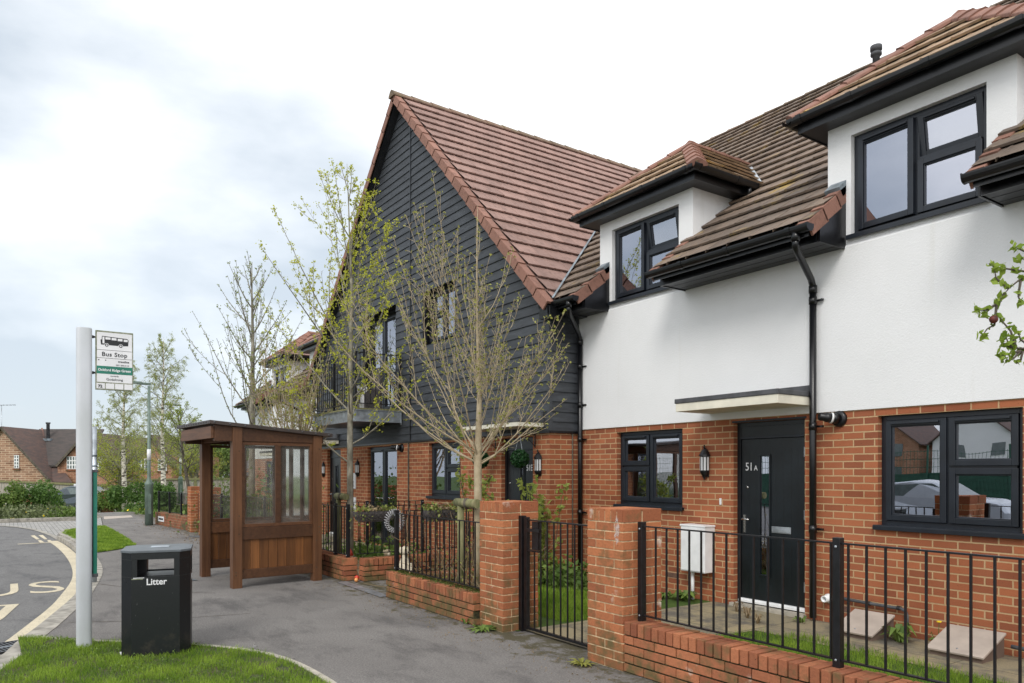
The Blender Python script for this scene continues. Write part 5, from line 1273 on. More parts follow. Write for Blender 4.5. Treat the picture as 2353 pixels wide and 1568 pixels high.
# grey sign post behind
sp=thing('sign_post','thin grey galvanised sign post standing behind the bus stop','sign post',(-12.3,1.07,0))
m=MB();m.tube([(-12.3,1.07,0),(-12.3,1.07,2.27)],.033,14,'zinc');m.build('post',sp)
m=MB();m.box(-12.7,-12.3,1.015,1.02,1.55,2.22,'sign_edge');m.build('sign_plate',sp)
m=MB()
for z in(1.7,1.85): m.tube([(-12.3,1.07,z-.012),(-12.3,1.07,z+.012)],.038,12,'lead');m.box(-12.31,-12.29,1.02,1.05,z-.01,z+.01,'lead')
m.build('clip',sp)
# ================================================================= LITTER BIN
lb=thing('litter_bin','black litter bin with chamfered corners, open sides and white Litter lettering','litter bin',(-7.27,1.17,0))
ba=R(-13.0)   # x axis of the bin = normal of the lettered face
BM=Matrix.Translation((-7.305,1.14,0))@Matrix.Rotation(ba,4,'Z')
def octo(w,c): return [(w,-w+c),(w,w-c),(w-c,w),(-w+c,w),(-w,w-c),(-w,-w+c),(-w+c,-w),(w-c,-w)]
W=.275;c=.085
m=MB()
O=octo(W,c)
def ring(z0,z1,sides=range(8),w=W,cc=c,mat='bin_black'):
    o=octo(w,cc);i=octo(w-.012,cc)
    for k in sides:
        a,b=o[k],o[(k+1)%8];a2,b2=i[k],i[(k+1)%8]
        P=[(a[0],a[1],z0),(b[0],b[1],z0),(b[0],b[1],z1),(a[0],a[1],z1),(a2[0],a2[1],z0),(b2[0],b2[1],z0),(b2[0],b2[1],z1),(a2[0],a2[1],z1)]
        m.add([BM@Vector(p) for p in P],[(0,1,2,3),(5,4,7,6),(3,2,6,7),(1,0,4,5)],mat,.5)
ring(0,.705);ring(.705,.855,(1,3,5,7));ring(.855,.915)
# jambs of the apertures on flat sides
for k in(0,2,4,6):
    o=octo(W,c);a=Vector(o[k]);b=Vector(o[(k+1)%8]);d=(b-a);
    for u0,u1 in((0,.12),(.88,1)):
        p=a+d*u0;q=a+d*u1;nrm=Vector((-d.y,d.x)).normalized()*(.012)
        P=[(p.x,p.y),(q.x,q.y),(q.x+nrm.x,q.y+nrm.y),(p.x+nrm.x,p.y+nrm.y)]
        m.add([BM@Vector((x,y,z)) for z in(.705,.855) for x,y in P],[(0,1,5,4),(1,2,6,5),(2,3,7,6),(3,0,4,7)],'bin_black',.5)
bo=m.build('body',lb,bevel=.002)
m=MB();m.box(-.235,.235,-.235,.235,.66,.67,'black_upvc',M=BM);m.box(-.17,.17,-.235,.235,.67,.70,'black_metal',M=BM);m.box(-.236,-.1,-.235,-.1,.70,.86,'black_upvc',M=BM);m.build('inner_shelf',lb)
m=MB();o=octo(W+.008,c);m.prism(o,.915,.935,'bin_lid');m.v=[tuple(BM@Vector(v)) for v in m.v];ld=m.build('lid',lb,bevel=.005);recalc(ld)
m=MB();m.box(-.09,.05,-.06,.09,.936,.941,'zinc',M=BM);m.build('stubber_plate',ld,bevel=.002)
M=BM@frameM((W+.0015,-.075,.635),(0,1,0),(0,0,1));text('Litter',.078,'sign_white',M,lb,'lettering',.0006,bold=.0014,sx=.92)
M=BM@frameM((.075,W+.0015,.635),(-1,0,0),(0,0,1));text('Litter',.083,'sign_white',M,lb,'lettering',.0006,bold=.0014,sx=.95)
m=MB();
for a,b in((W,0),(0,W)): pass
m.box(W-.0,W+.0012,-.275+c,-.10,.685,.693,'sign_edge',M=BM);m.box(W+.0002,W+.001,-.176,-.09,.696,.701,'sign_white',M=BM);m.build('scratch',bo)
# ================================================================= STREET LAMPS
def lamp(x,y,h,label,arm=1.05,r=.05,simple_=False):
    t=thing('street_lamp',label,'street lamp',(x,y,0),'green street lamps')
    m=MB();m.lathe((x,y,-.05),[(.115,0),(.115,1.25),(.125,1.27),(.125,1.3),(r+.008,1.42),(r,1.5),(r*.8,h)],16,'lamp_green');m.build('column',t)
    m=MB();m.box(x+.112,x+.118,y-.04,y+.04,.35,.95,'lamp_green');m.build('inspection_door',t)
    m=MB();m.box(x-.03,x+.03,y-.25,y+.05,h-.02,h+.05,'lamp_green');m.add([(x-.07,y-.2,h-.01),(x+.07,y-.2,h-.01),(x+.09,y-arm,h+.03),(x-.09,y-arm,h+.03),(x-.06,y-.2,h+.07),(x+.06,y-.2,h+.07),(x+.05,y-arm,h+.08),(x-.05,y-arm,h+.08)],[(0,1,2,3),(7,6,5,4),(0,4,5,1),(1,5,6,2),(2,6,7,3),(3,7,4,0)],'lamp_green');m.build('lamp_head',t,bevel=.01)
    m=MB();m.box(x-.055,x+.055,y-arm+.06,y-.3,h-.004,h+.012,'frosted');m.build('diffuser',t)
    m=MB();m.tube([(x,y,1.95),(x,y,2.28)],r*1.02+.004,12,'sign_white');m.build('number_plate',t)
    return t
lamp(-24.37,3.55,4.22,'green street lamp by the far brick wall, its head behind the bus stop flag')
p=Z(415,1100,38);lamp(p.x,p.y,5.0,'distant street lamp seen between the thin trees left of the shelter',.9)
# ================================================================= PLANTERS, BALLS, ORNAMENTS
def trough(x,y,z,L,along,label,mat='wicker',trail=1):
    t=thing('wicker_trough',label,'planter',(x,y,z),'wicker troughs on the railings')
    m=MB();n=16
    # half barrel woven basket
    for r in range(7):
        a0=PI*(.0+r/7*.5);a1=PI*((r+1)/7*.5)
        for k in range(n):
            bulge=.008*(1 if (k+r)%2 else -1);u0=-L/2+L*k/n;u1=u0+L/n
            tp=1-.16*math.sin(a0)**2
            for sg in(-1,1):
                P=[]
                for u,a in((u0,a0),(u1,a0),(u1,a1),(u0,a1)): P.append((sg*(.10+bulge)*math.cos(a),u*(1-.22*math.sin(a)**2),-(.15+bulge)*math.sin(a)))
                if along=='x': P=[(b,a,c) for a,b,c in P]
                m.add([(x+a,y+b,z+c) for a,b,c in P],[(0,1,2,3)],mat)
    for e in(-1,1):
        P=[(.10*math.cos(PI*k/8),e*L/2*(1-.22*math.sin(PI*k/8)**2),-.15*math.sin(PI*k/8)) for k in range(9)]
        if along=='x': P=[(b,a,c) for a,b,c in P]
        m.add([(x+a,y+b,z+c) for a,b,c in P],[tuple(range(9))],mat)
    m.build('basket',t)
    m=MB()
    ptsg=[];ptsd=[]
    for i in range(240):
        u=rnd.uniform(-L/2,L/2);v=rnd.gauss(0,.07);h=abs(rnd.gauss(.0,.035))+.01
        P=(x+v,y+u,z+h) if along=='y' else (x+u,y+v,z+h)
        (ptsd if abs(u)<L*.16 else ptsg).append(P)
    for i in range(110*trail):
        u=L/2*rnd.choice((-.6,1))+rnd.gauss(0,.08);h=-abs(rnd.gauss(0,.13))+.04;v=.11*rnd.choice((-1,1))+rnd.gauss(0,.03)
        ptsg.append((x+v,y+u,z+h) if along=='y' else (x+u,y+v,z+h))
    leaves(m,ptsg,.028,'leaf_ivy',up=1);leaves(m,ptsd,.03,'dry_twig');m.build('foliage',t);return t
trough(-10.13,4.50,1.03,.62,'y','wicker trough with trailing ivy hung on the railings right of the bus shelter')
trough(-8.74,4.85,1.10,.50,'y','wicker trough of straggly plants below the clad house window',trail=1)
def topiary(x,y,z,r,label,chain=.25):
    t=thing('topiary_ball',label,'hanging plant',(x,y,z),'hanging leaf balls by the dark door')
    m=MB();m.lathe((x,y,z-r*.8),[(0,0)]+[(r*.85*math.sin(PI*k/10),r*.8-r*.85*math.cos(PI*k/10)) for k in range(1,10)]+[(0,r*1.65)],12,'leaf_topiary')
    pts=nprng.normal(0,1,(1500,3));pts/=np.linalg.norm(pts,axis=1)[:,None];pts=pts*r*nprng.uniform(.85,1.03,(1500,1))+np.array([x,y,z]);leaves(m,pts,.026,'leaf_topiary');m.build('leaf_ball',t)
    m=MB();
    for k in range(3): a=2*PI*k/3;m.tube([(x+r*.5*math.cos(a),y+r*.5*math.sin(a),z+r*.8),(x,y,z+r+chain)],.0025,4,'zinc',cap=False)
    m.build('chain',t)
topiary(-9.05,6.36,1.81,.135,'round green leaf ball hanging before the dark door 51E')
topiary(-10.15,6.36,1.81,.135,'round green leaf ball hanging left of the dark door, half behind the trunk')
# rope wreath, dog statue and garden bits behind the railings
cr=Vector((-9.35,4.45,.93));m=MB()
for k in range(26):
    t=2*PI*k/26;o=Vector((0,.115*math.cos(t),.13*math.sin(t)));tn=Vector((0,-math.sin(t),math.cos(t)));pts=[]
    for j in range(7):
        a=2*PI*j/6+t*1.0;pts.append(cr+o*(1+.0)+(o.normalized()*math.cos(a)+Vector((1,0,0))*math.sin(a))*.036+tn*(j*.006))
    m.tube(pts,.006,5,'rope_white',cap=False)
tag(m.build('rope_wreath'),'white and grey rope wreath behind the end post of the railings','wreath')
dg=thing('dog_statue','cream stone dog statue sitting in the garden behind the railings','statue',(-9.95,4.9,.35))
def blob(m,c,r,mat,n=12,sq=(1,1,1)):
    c=Vector(c);vs=[];k=8
    for i in range(k+1):
        a=PI*i/k
        for j in range(n): t=2*PI*j/n;vs.append(c+Vector((r*sq[0]*math.sin(a)*math.cos(t),r*sq[1]*math.sin(a)*math.sin(t),-r*sq[2]*math.cos(a))))
    m.add(vs,[(i*n+j,i*n+(j+1)%n,(i+1)*n+(j+1)%n,(i+1)*n+j) for i in range(k) for j in range(n)],mat,.5,smooth=True)
m=MB();X,Y,z0=-9.95,4.9,.02
m.lathe((X,Y,z0),[(.10,0),(.115,.06),(.10,.16),(.075,.26),(.055,.32),(.05,.36)],14,'dog_cream');blob(m,(X+.02,Y,z0+.42),.075,'dog_cream',sq=(1,.85,.95));blob(m,(X+.095,Y-.01,z0+.40),.035,'dog_cream',sq=(1.3,.9,.8))
for s in(-1,1): m.tube([(X+.08,Y+s*.05,z0+.24),(X+.10,Y+s*.05,z0+.1),(X+.11,Y+s*.05,z0)],[.03,.024,.028],8,'dog_cream');blob(m,(X-.03,Y+s*.09,z0+.07),.07,'dog_cream',sq=(1.2,.7,.9));blob(m,(X+.0,Y+s*.07,z0+.43),.03,'dog_cream',sq=(.8,.5,1.7))
m.build('body',dg)
m=MB();blob(m,(X+.135,Y-.01,z0+.41),.012,'black_metal');m.build('nose',dg)
dg2=thing('dog_statue','small ginger dog statue beside the cream stone dog','statue',(-10.9,4.9,0))
m=MB();X,Y=-10.9,5.05;m.lathe((X,Y,z0),[(.07,0),(.08,.05),(.06,.16),(.045,.24)],12,'dog_cream');blob(m,(X+.02,Y,z0+.29),.058,'bark_beige');blob(m,(X+.08,Y,z0+.275),.026,'dog_cream')
for s in(-1,1): m.tube([(X+.05,Y+s*.035,z0+.17),(X+.07,Y+s*.035,z0)],.018,7,'dog_cream');blob(m,(X,Y+s*.05,z0+.31),.022,'bark_beige',sq=(.8,.6,1.5))
m.build('body',dg2)
m=MB();X,Y=-11.35,4.62;m.lathe((X,Y,.02),[(.05,0),(.06,.06),(.045,.14),(.02,.16)],12,'toy_blue');blob(m,(X,Y,.23),.045,'dog_cream');m.lathe((X,Y,.25),[(.05,0),(.03,.05),(0,.12)],10,'toy_red')
tag(m.build('garden_gnome'),'little blue and red garden gnome behind the railings by the shelter','ornament')
m=MB();blob(m,(-10.2,4.25,.06),.035,'toy_red');blob(m,(-10.15,4.22,.035),.03,'toy_orange')
tag(m.build('toy'),'red and orange toy lying at the end of the short brick wall','toy')
# drain / meter lids near the wall
def lid(cx,cy,w,d,label):
    t=thing('inspection_box',label,'utility box',(cx,cy,0),'beige utility boxes')
    m=MB();V=[(cx-w/2,cy-d/2,0),(cx+w/2,cy-d/2,0),(cx+w/2,cy+d/2,0),(cx-w/2,cy+d/2,0),(cx-w/2,cy-d/2,.05),(cx+w/2,cy-d/2,.05),(cx+w/2,cy+d/2,.20),(cx-w/2,cy+d/2,.20)]
    m.add(V,[(0,1,5,4),(1,2,6,5),(2,3,7,6),(3,0,4,7),(4,5,6,7)],'beige_box',.5);m.build('body',t,bevel=.004)
    a=math.atan2(.15,d);M=Matrix.Translation((cx,cy-d/2-.02,.055))@Matrix.Rotation(a,4,'X')
    m=MB();m.box(-w/2-.025,w/2+.025,-.01,d*1.07,0,.022,'beige_lid',.5,M=M);l=m.build('lid',t,bevel=.005)
    m=MB();m.lathe(M@Vector((0,.06,.022)),[(.01,0),(.008,.003),(0,.004)],8,'zinc',ax=M.to_3x3()@Vector((0,0,1)));m.build('screw',l)
p0=G(2030,1470,0.03);lid(-4.0,6.95,.36,.40,'beige sloping utility lid nearer the black door, below the gas pipe');lid(-3.06,6.93,.42,.42,'beige sloping utility lid at the right, under the large window')
# road gully grate and covers
gl=thing('gully_grate','black iron gully grate in the road beside the kerb','drain',(-8.72,.06,-.09))
GM=Matrix.Translation((-8.70,.04,-.092))@Matrix.Rotation(R(17),4,'Z')
m=MB();frame_ring(m,-.23,.23,-.2,.2,0,.01,.02,'black_metal');m.v=[(a,c,b) for a,b,c in m.v];m.f=[f[::-1] for f in m.f]
for k in range(10): y=-.18+.36*(k+.5)/10;m.box(-.21,.21,y-.009,y+.009,0,.008,'black_metal')
m.box(-.012,.012,-.18,.18,.001,.0095,'zinc');m.v=[tuple(GM@Vector(v)) for v in m.v];m.build('grate',gl)
m=MB();m.box(-.21,.21,-.18,.18,.0005,.002,'rubber',M=GM);m.build('pit',gl)
def cover(x,y,w,d,rot,label):
    M=Matrix.Translation((x,y,.004))@Matrix.Rotation(rot,4,'Z');m=MB();m.box(-w/2,w/2,-d/2,d/2,0,.003,'felt_grey',M=M)
    for k in range(5): m.box(-w/2+.02,w/2-.02,-d/2+d*(k+.4)/5,-d/2+d*(k+.6)/5,.003,.005,'lead',M=M)
    tag(m.build('utility_cover'),label,'cover','iron covers in the pavement')
cover(-11.75,2.6-.35,.25,.16,.2,'small iron cover in the pavement before the shelter opening')
q=G(1010,1250) if False else G(455,1232);cover(q.x,q.y,.5,.3,.1,'iron cover in the pavement near the far gate')
q=G(560,1322);
# ================================================================= TREES
def rv(): 
    v=Vector((rnd.gauss(0,1),rnd.gauss(0,1),rnd.gauss(0,1)));return v.normalized()
class Tree:
    def __init__(s,name,label,base,bark,twig,leaf,group=None):
        s.t=thing(name,label,'tree',base,group);s.tr=MB();s.tw=MB();s.bark=bark;s.twig=twig;s.leaf=leaf;s.pts=[];s.tips=[]
    def branch(s,p,d,L,r,depth,spec,lv=0):
        n=spec['seg'];pts=[Vector(p)];rs=[r];d=Vector(d).normalized();cur=Vector(p)
        up=spec['up'][min(lv,len(spec['up'])-1)];wig=spec['wig']
        for i in range(n):
            d=(d+Vector((0,0,up/n*1.6))+rv()*wig*.5).normalized();cur=cur+d*(L/n);pts.append(cur.copy());rs.append(max(r*(1-.82*(i+1)/n),spec.get('rmin',.0022)))
        ns=6 if lv==0 else (4 if lv==1 else 3)
        (s.tr if r>.02 else s.tw).tube(pts,rs,ns,s.bark if r>.012 else s.twig,cap=False,var=.5)
        if depth>0:
            k=spec['kids'][min(lv,len(spec['kids'])-1)];k=max(1,int(round(k*(.7+.6*rnd.random()))))
            for j in range(k):
                f=spec.get('f0',.15)+(.97-spec.get('f0',.15))*(j+rnd.random())/k;ii=min(int(f*n),n-1);q=pts[ii].lerp(pts[ii+1],f*n-ii)
                dd=(pts[ii+1]-pts[ii]).normalized();sd=dd.cross(rv()).normalized();ang=R(spec['ang'][min(lv,len(spec['ang'])-1)]*rnd.uniform(.7,1.25))
                nd_=dd*math.cos(ang)+sd*math.sin(ang);s.branch(q,nd_,L*spec['len'][min(lv,len(spec['len'])-1)]*(1.1-.65*f)*rnd.uniform(.7,1.25),max(rs[ii]*.55,.003),depth-1,spec,lv+1)
        if depth<=spec.get('leafdepth',1):
            m=spec['buds']
            for j in range(m):
                f=(j+rnd.random())/m;ii=min(int(f*n),n-1);s.pts.append(pts[ii].lerp(pts[ii+1],f*n-ii))
            s.pts.append(pts[-1])
    def whip(s,p,d,L,r,up=.35,wig=.09,kids=2,spur=.09,sl=.07,start=.12,curve=None,kang=28,klen=.55):
        d=Vector(d).normalized();n=max(6,int(L/.22));cur=Vector(p);pts=[cur.copy()];rs=[r]
        for i in range(n):
            u=up*(1.6 if i<n*.45 else .7)
            d=(d+Vector((0,0,u/n*1.5))+rv()*wig).normalized();cur=cur+d*(L/n);pts.append(cur.copy());rs.append(max(r*(1-.9*(i+1)/n)**.9 if i<n-1 else .0016,.0024 if s.thin is None else s.thin))
        (s.tr if r>.016 else s.tw).tube(pts,rs,5 if r>.012 else 4,s.bark if r>.01 else s.twig,cap=False,var=.5)
        m=int(L/spur)
        for j in range(m):
            f=start+(1-start)*(j+rnd.random()*.8)/m;ii=min(int(f*n),n-1);q=pts[ii].lerp(pts[ii+1],f*n-ii);dd=(pts[ii+1]-pts[ii]).normalized()
            sd=dd.cross(rv()).normalized();l=sl*rnd.uniform(.3,1.3)*(1.3-f*.6);e=q+(dd*.55+sd*.8+Vector((0,0,.25))).normalized()*l
            s.tw.tube([q,q.lerp(e,.5)+rv()*l*.1,e],[.0028,.0024,.0018] if s.thin is None else [s.thin]*3,3,s.twig,cap=False,var=.5);s.pts.append(e)
        s.pts.append(pts[-1])
        for j in range(kids):
            f=rnd.uniform(.12,.6);ii=min(int(f*n),n-1);q=pts[ii].lerp(pts[ii+1],f*n-ii);dd=(pts[ii+1]-pts[ii]).normalized();sd=dd.cross(rv()).normalized();a=R(kang*rnd.uniform(.7,1.3))
            s.whip(q,dd*math.cos(a)+sd*math.sin(a),L*klen*rnd.uniform(.7,1.15)*(1.15-f*.6),max(rs[ii]*.55,.004),up,wig,kids-1 if kids>1 else 0,spur,sl)
    thin=None
    def trunk(s,pts,rs,n=12):
        s.tr.tube(pts,rs,n,s.bark,var=.5)
    def done(s,size,n,jit,cluster=0,**kw):
        s.tr.build('trunk',s.t);s.tw.build('twigs',s.t)
        lf=MB()
        if cluster:
            for p in s.pts:
                if rnd.random()<cluster: leaves(lf,[p],size,s.leaf,n=n,jit=jit*rnd.uniform(.6,1.5),**kw)
        else: leaves(lf,s.pts,size,s.leaf,n=n,jit=jit,**kw)
        lf.build('leaves',s.t);return s.t
def stake(x,y,h,label,dy=0,w=.5,posts=((.0,),)):
    t=thing('tree_stake',label,'tree stake',(x,y,0),'tree stakes')
    m=MB();m.tube([(x-w/2,y,h),(x+w/2,y,h)],.055,14,'stake_wood');m.build('crossbar',t)
    for dx in(-w*.3,):
        m=MB();m.tube([(x+dx,y,-.05),(x+dx,y,h-.03)],.042,12,'stake_wood');m.build('upright',t)
    m=MB();m.tube([(x,y,h-.05),(x,y,h+.05)],.001,3,'rubber');m.tube([(x+.0,y-.02,h),(x+.03,y-.0,h)],.062,12,'bark_dark');m.build('strap',t)
# --- maple in front of the gable (yellow-green flower clusters)
rnd.seed(11)
b=Vector((-11.62,4.72,0));T=Tree('maple_tree','young tree with lime green leaf clusters just right of the bus shelter',b,'bark_grey','bark_grey','leaf_lime')
tp=[b+Vector((0,0,-.05)),b+Vector((.01,0,1.0)),b+Vector((0,.0,2.2)),b+Vector((.02,0,3.4)),b+Vector((0,.03,4.6)),b+Vector((-.03,.0,5.7)),b+Vector((-.08,-.02,6.75))]
T.trunk(tp,[.060,.055,.048,.037,.024,.012,.003])
for zz in range(26): T.pts.append(Vector((-11.66,4.72,3.6+zz*.12))+rv()*.07)
spec=dict(seg=7,up=[.35,.2,.1],wig=.16,kids=[6,2],ang=[34,40],len=[.42,.4],buds=7,leafdepth=1,f0=.15,rmin=.003)
H0=[(1.75,-100,1.9,62),(2.05,60,2.0,68),(2.3,150,1.7,50),(2.55,-30,1.8,48),(2.6,215,2.2,46),(2.8,100,1.7,50),(2.95,20,2.1,48),(3.1,185,2.2,38),(3.25,-70,1.8,45),(3.4,130,2.2,40),(3.6,250,1.9,42),(3.75,50,1.8,44),(3.9,175,2.4,34),(4.1,-10,1.9,38),(4.25,110,1.6,42),(4.45,200,2.0,30),(4.6,70,1.5,40),(4.8,310,1.4,38),(5.0,160,1.6,32),(5.2,30,1.2,40),(5.5,240,.9,36),(5.8,100,.8,34),(6.1,10,.5,30),(6.3,200,.45,25)]
for h,az,L,inc in H0:
    i=next(k for k in range(len(tp)-1) if tp[k+1].z>=h);q=tp[i].lerp(tp[i+1],(h-tp[i].z)/(tp[i+1].z-tp[i].z))
    a=R(az);T.whip(q,(math.sin(R(inc))*math.cos(a),math.sin(R(inc))*math.sin(a),math.cos(R(inc))),L*(1.15-.2*math.sin(a)),.016 if h<4 else .011,up=.32,wig=.085,kids=2,spur=.085,sl=.075)
T.done(.026,12,.019,cluster=.72,elong=1.1)
# --- bare multi-branched tree in front of the clad wall
rnd.seed(5)
b=Vector((-7.60,4.72,0));T=Tree('pear_tree','bare beige tree with many upswept twigs in front of the dark cladding',b,'bark_beige','bark_beige','leaf_bud')
tp=[b+Vector((0,0,-.05)),b+Vector((.005,0,.9)),b+Vector((0,0,1.72)),b+Vector((.02,.01,2.5)),b+Vector((-.02,0,3.4)),b+Vector((-.02,.0,4.3)),b+Vector((.0,0,4.85))]
T.trunk(tp,[.049,.045,.048,.028,.015,.007,.002])
for k in range(24):
    h=1.68+(.25*rnd.random() if k<13 else rnd.uniform(.25,1.75));az=k*137.5+rnd.uniform(-20,20);inc=(rnd.uniform(50,66) if k<8 else rnd.uniform(26,46)) if k<13 else rnd.uniform(22,42)
    i=next(j for j in range(len(tp)-1) if tp[j+1].z>=h);q=tp[i].lerp(tp[i+1],(h-tp[i].z)/(tp[i+1].z-tp[i].z));a=R(az)
    Lw=rnd.uniform(1.8,2.5)*(.98 if k<13 else .64)*(1.2-.3*math.sin(a))
    if math.cos(a)>.2 or math.sin(a)>.5: Lw*=.78
    T.whip(q,(math.sin(R(inc))*math.cos(a),math.sin(R(inc))*math.sin(a),math.cos(R(inc))),Lw,.0115 if k<13 else .007,up=.5,wig=.10,kids=3 if k%3==0 else 2,spur=.085,sl=.10,kang=30,klen=.62)
for az,L in((75,1.4),(200,2.0),(235,1.8),(170,1.9)):
    a=R(az);T.whip(tp[2],(math.sin(R(70))*math.cos(a),math.sin(R(70))*math.sin(a),math.cos(R(70))),L,.011,up=.28,wig=.11,kids=2,spur=.11,sl=.08)
T.done(.019,3,.008,cluster=.85,elong=1.8)
stake(-11.75,4.62,1.20,'mossy round timber tree stake right of the bus shelter',w=.42)
stake(-7.66,4.60,1.235,'mossy round timber tree stake behind the left brick pillar',w=.48)
stake(-17.8,4.6,1.02,'timber tree stake seen through the shelter window',w=.45)
# --- trees behind the shelter
rnd.seed(21)
b=Vector((-17.65,4.75,0));T=Tree('young_tree','tall thin budding tree rising behind the bus shelter against the sky',b,'bark_grey','bark_grey','leaf_spring')
tp=[b+Vector((0,0,-.05)),b+Vector((0,0,1.5)),b+Vector((.02,0,3)),b+Vector((-.02,.03,4.6)),b+Vector((0,0,5.8)),b+Vector((.02,.0,6.5))];T.trunk(tp,[.085,.075,.06,.04,.02,.005])
T.thin=.0042
for k in range(28):
    h=1.9+4.3*k/28;az=k*137.5;inc=rnd.uniform(32,50);i=next(j for j in range(len(tp)-1) if tp[j+1].z>=h);q=tp[i].lerp(tp[i+1],(h-tp[i].z)/(tp[i+1].z-tp[i].z));a=R(az)
    T.whip(q,(math.sin(R(inc))*math.cos(a),math.sin(R(inc))*math.sin(a),math.cos(R(inc))),(3.0-2.4*(k/28))*rnd.uniform(.8,1.15),.018,up=.36,wig=.075,kids=2,spur=.11,sl=.07)
T.done(.026,4,.016,cluster=.65)
b=Vector((-15.6,5.15,0));T=Tree('young_tree','multi stemmed budding tree between the shelter roof and the dark gable',b,'bark_beige','bark_beige','leaf_bud')
T.thin=.0042
T.trunk([b+Vector((0,0,-.05)),b+Vector((0,0,.9)),b+Vector((.0,0,1.5))],[.07,.065,.06])
for k in range(16):
    az=k*137.5;inc=rnd.uniform(8,42);a=R(az);T.whip(b+Vector((0,0,rnd.uniform(1.0,1.9))),(math.sin(R(inc))*math.cos(a),math.sin(R(inc))*math.sin(a),math.cos(R(inc))),rnd.uniform(2.4,4.1)*(1.1-inc/90),.024,up=.4,wig=.07,kids=3,spur=.12,sl=.08)
T.done(.028,4,.02,cluster=.7)
# --- birches
def birch(b,h,spread,label,seed,dens=1.0,z0=.2):
    rnd.seed(seed);b=Vector(b);T=Tree('birch_tree',label,b,'bark_birch','bark_grey','leaf_birch','silver birches');T.twig='bark_grey'
    tp=[b+Vector((.03*math.sin(k*1.3),.03*math.cos(k),h*k/7-(.3 if k==0 else 0))) for k in range(8)];T.trunk(tp,[.13,.12,.10,.085,.065,.045,.025,.006])
    sp=dict(seg=7,up=[.1,-.5,-.8],wig=.22,kids=[9,4],ang=[40,45],len=[.42,.45],buds=7,leafdepth=1,f0=.15,rmin=.0055)
    n=int(34*dens)
    for k in range(n):
        f=z0+(.95-z0)*k/n;az=k*137.5;inc=rnd.uniform(32,58);q=b+Vector((0,0,h*f));a=R(az)
        T.bark='bark_grey';T.branch(q,(math.sin(R(inc))*math.cos(a),math.sin(R(inc))*math.sin(a),math.cos(R(inc))),spread*(1.2-f*.85)*rnd.uniform(.75,1.2),.022,2,sp);T.bark='bark_birch'
    T.done(.03,2,.04,cluster=.6)
p=Z(285,1150,38);birch((p.x,p.y,-.15),7.6,2.0,'silver birch with a white trunk directly below the bus stop flag',3)
p=Z(375,1140,36);birch((p.x,p.y,-.15),8.3,2.2,'taller silver birch just right of the green street lamp',8,1.2)
rnd.seed(31);p=Z(440,1125,30);b=Vector((p.x,p.y,-.1));T=Tree('young_tree','small leaning dark trunked tree left of the shelter roof',b,'bark_dark','bark_dark','leaf_spring')
tp=[b,b+Vector((.02,-.1,1)),b+Vector((-.05,-.25,2.0)),b+Vector((-.1,-.4,3.2)),b+Vector((-.1,-.5,4.2))];T.trunk(tp,[.08,.07,.055,.035,.01])
spec=dict(seg=6,up=[.2,.1,0],wig=.25,kids=[6,3],ang=[40,40],len=[.45,.45],buds=6,leafdepth=1,f0=.1,rmin=.006)
for k in range(16):
    a=R(k*137.5);inc=R(rnd.uniform(40,75));T.branch(tp[1].lerp(tp[4],.2+.75*k/16),(math.sin(inc)*math.cos(a),math.sin(inc)*math.sin(a),math.cos(inc)),1.5-.7*k/16,.022,2,spec)
T.done(.036,2,.04,cluster=.7)
# --- branch of apple tree reaching in from the right
rnd.seed(41);b=Vector((-.35,4.95,0));T=Tree('apple_tree','apple tree branches with fresh leaves reaching in at the right edge before the white wall',b,'bark_dark','bark_dark','leaf_spring2')
T.trunk([b,b+Vector((0,0,1.2)),b+Vector((-.1,0,1.9)),b+Vector((-.15,.05,2.7))],[.09,.08,.07,.04])
def px(x,y,zc): return Z(x,y,zc)
Zc=4.7
def spray(pts,r0=.011,leafs=1,zc=Zc,tipzc=None):
    P=[px(a,b_,zc+(0 if tipzc is None else (tipzc-zc)*i/(len(pts)-1))) for i,(a,b_) in enumerate(pts)];n=len(P);T.tw.tube(P,[r0*(1-.7*i/(n-1)) for i in range(n)],5,'bark_dark',cap=False)
    for i in range(n-1):
        for k in range(leafs):
            q=P[i].lerp(P[i+1],rnd.random());T.pts.append(q+rv()*.01)
    T.pts.append(P[-1]);T.pts.append(P[-1])
main=px(2480,600,4.7)
T.tr.tube([b+Vector((-.12,.02,2.4)),main,px(2400,622,4.7)],[.035,.02,.014],6,'bark_dark',cap=False);T.tr.tube([b+Vector((-.1,0,1.8)),px(2480,800,4.7),px(2400,792,4.7)],[.03,.018,.012],6,'bark_dark',cap=False)
for L in([(2400,622),(2368,632),(2340,644),(2318,662),(2296,688)],[(2385,628),(2350,622),(2310,616),(2290,614),(2272,605)],[(2318,662),(2300,650),(2288,636),(2285,618)],[(2310,672),(2285,700),(2265,712),(2243,712)],[(2300,690),(2280,705),(2258,724)],[(2290,700),(2285,745),(2268,755),(2256,772)],[(2345,645),(2340,680),(2345,695)],[(2400,585),(2352,576),(2330,566)],[(2400,600),(2362,598),(2345,592)],
          [(2400,792),(2350,800),(2322,798),(2302,785)],[(2335,800),(2322,760),(2305,740),(2296,728)],[(2330,802),(2318,790),(2312,776)],[(2345,805),(2318,812),(2300,818)],[(2345,806),(2330,822),(2312,828)],[(2350,806),(2345,828),(2335,835)],[(2370,796),(2345,780),(2340,765)]):
    spray(L,.009,2)
fr=px(2283,733,4.68)
o=T.done(.030,3,.010,cluster=.72,elong=1.9)
m=MB();blob(m,fr,.026,'apple');m.build('withered_apple',T.t)
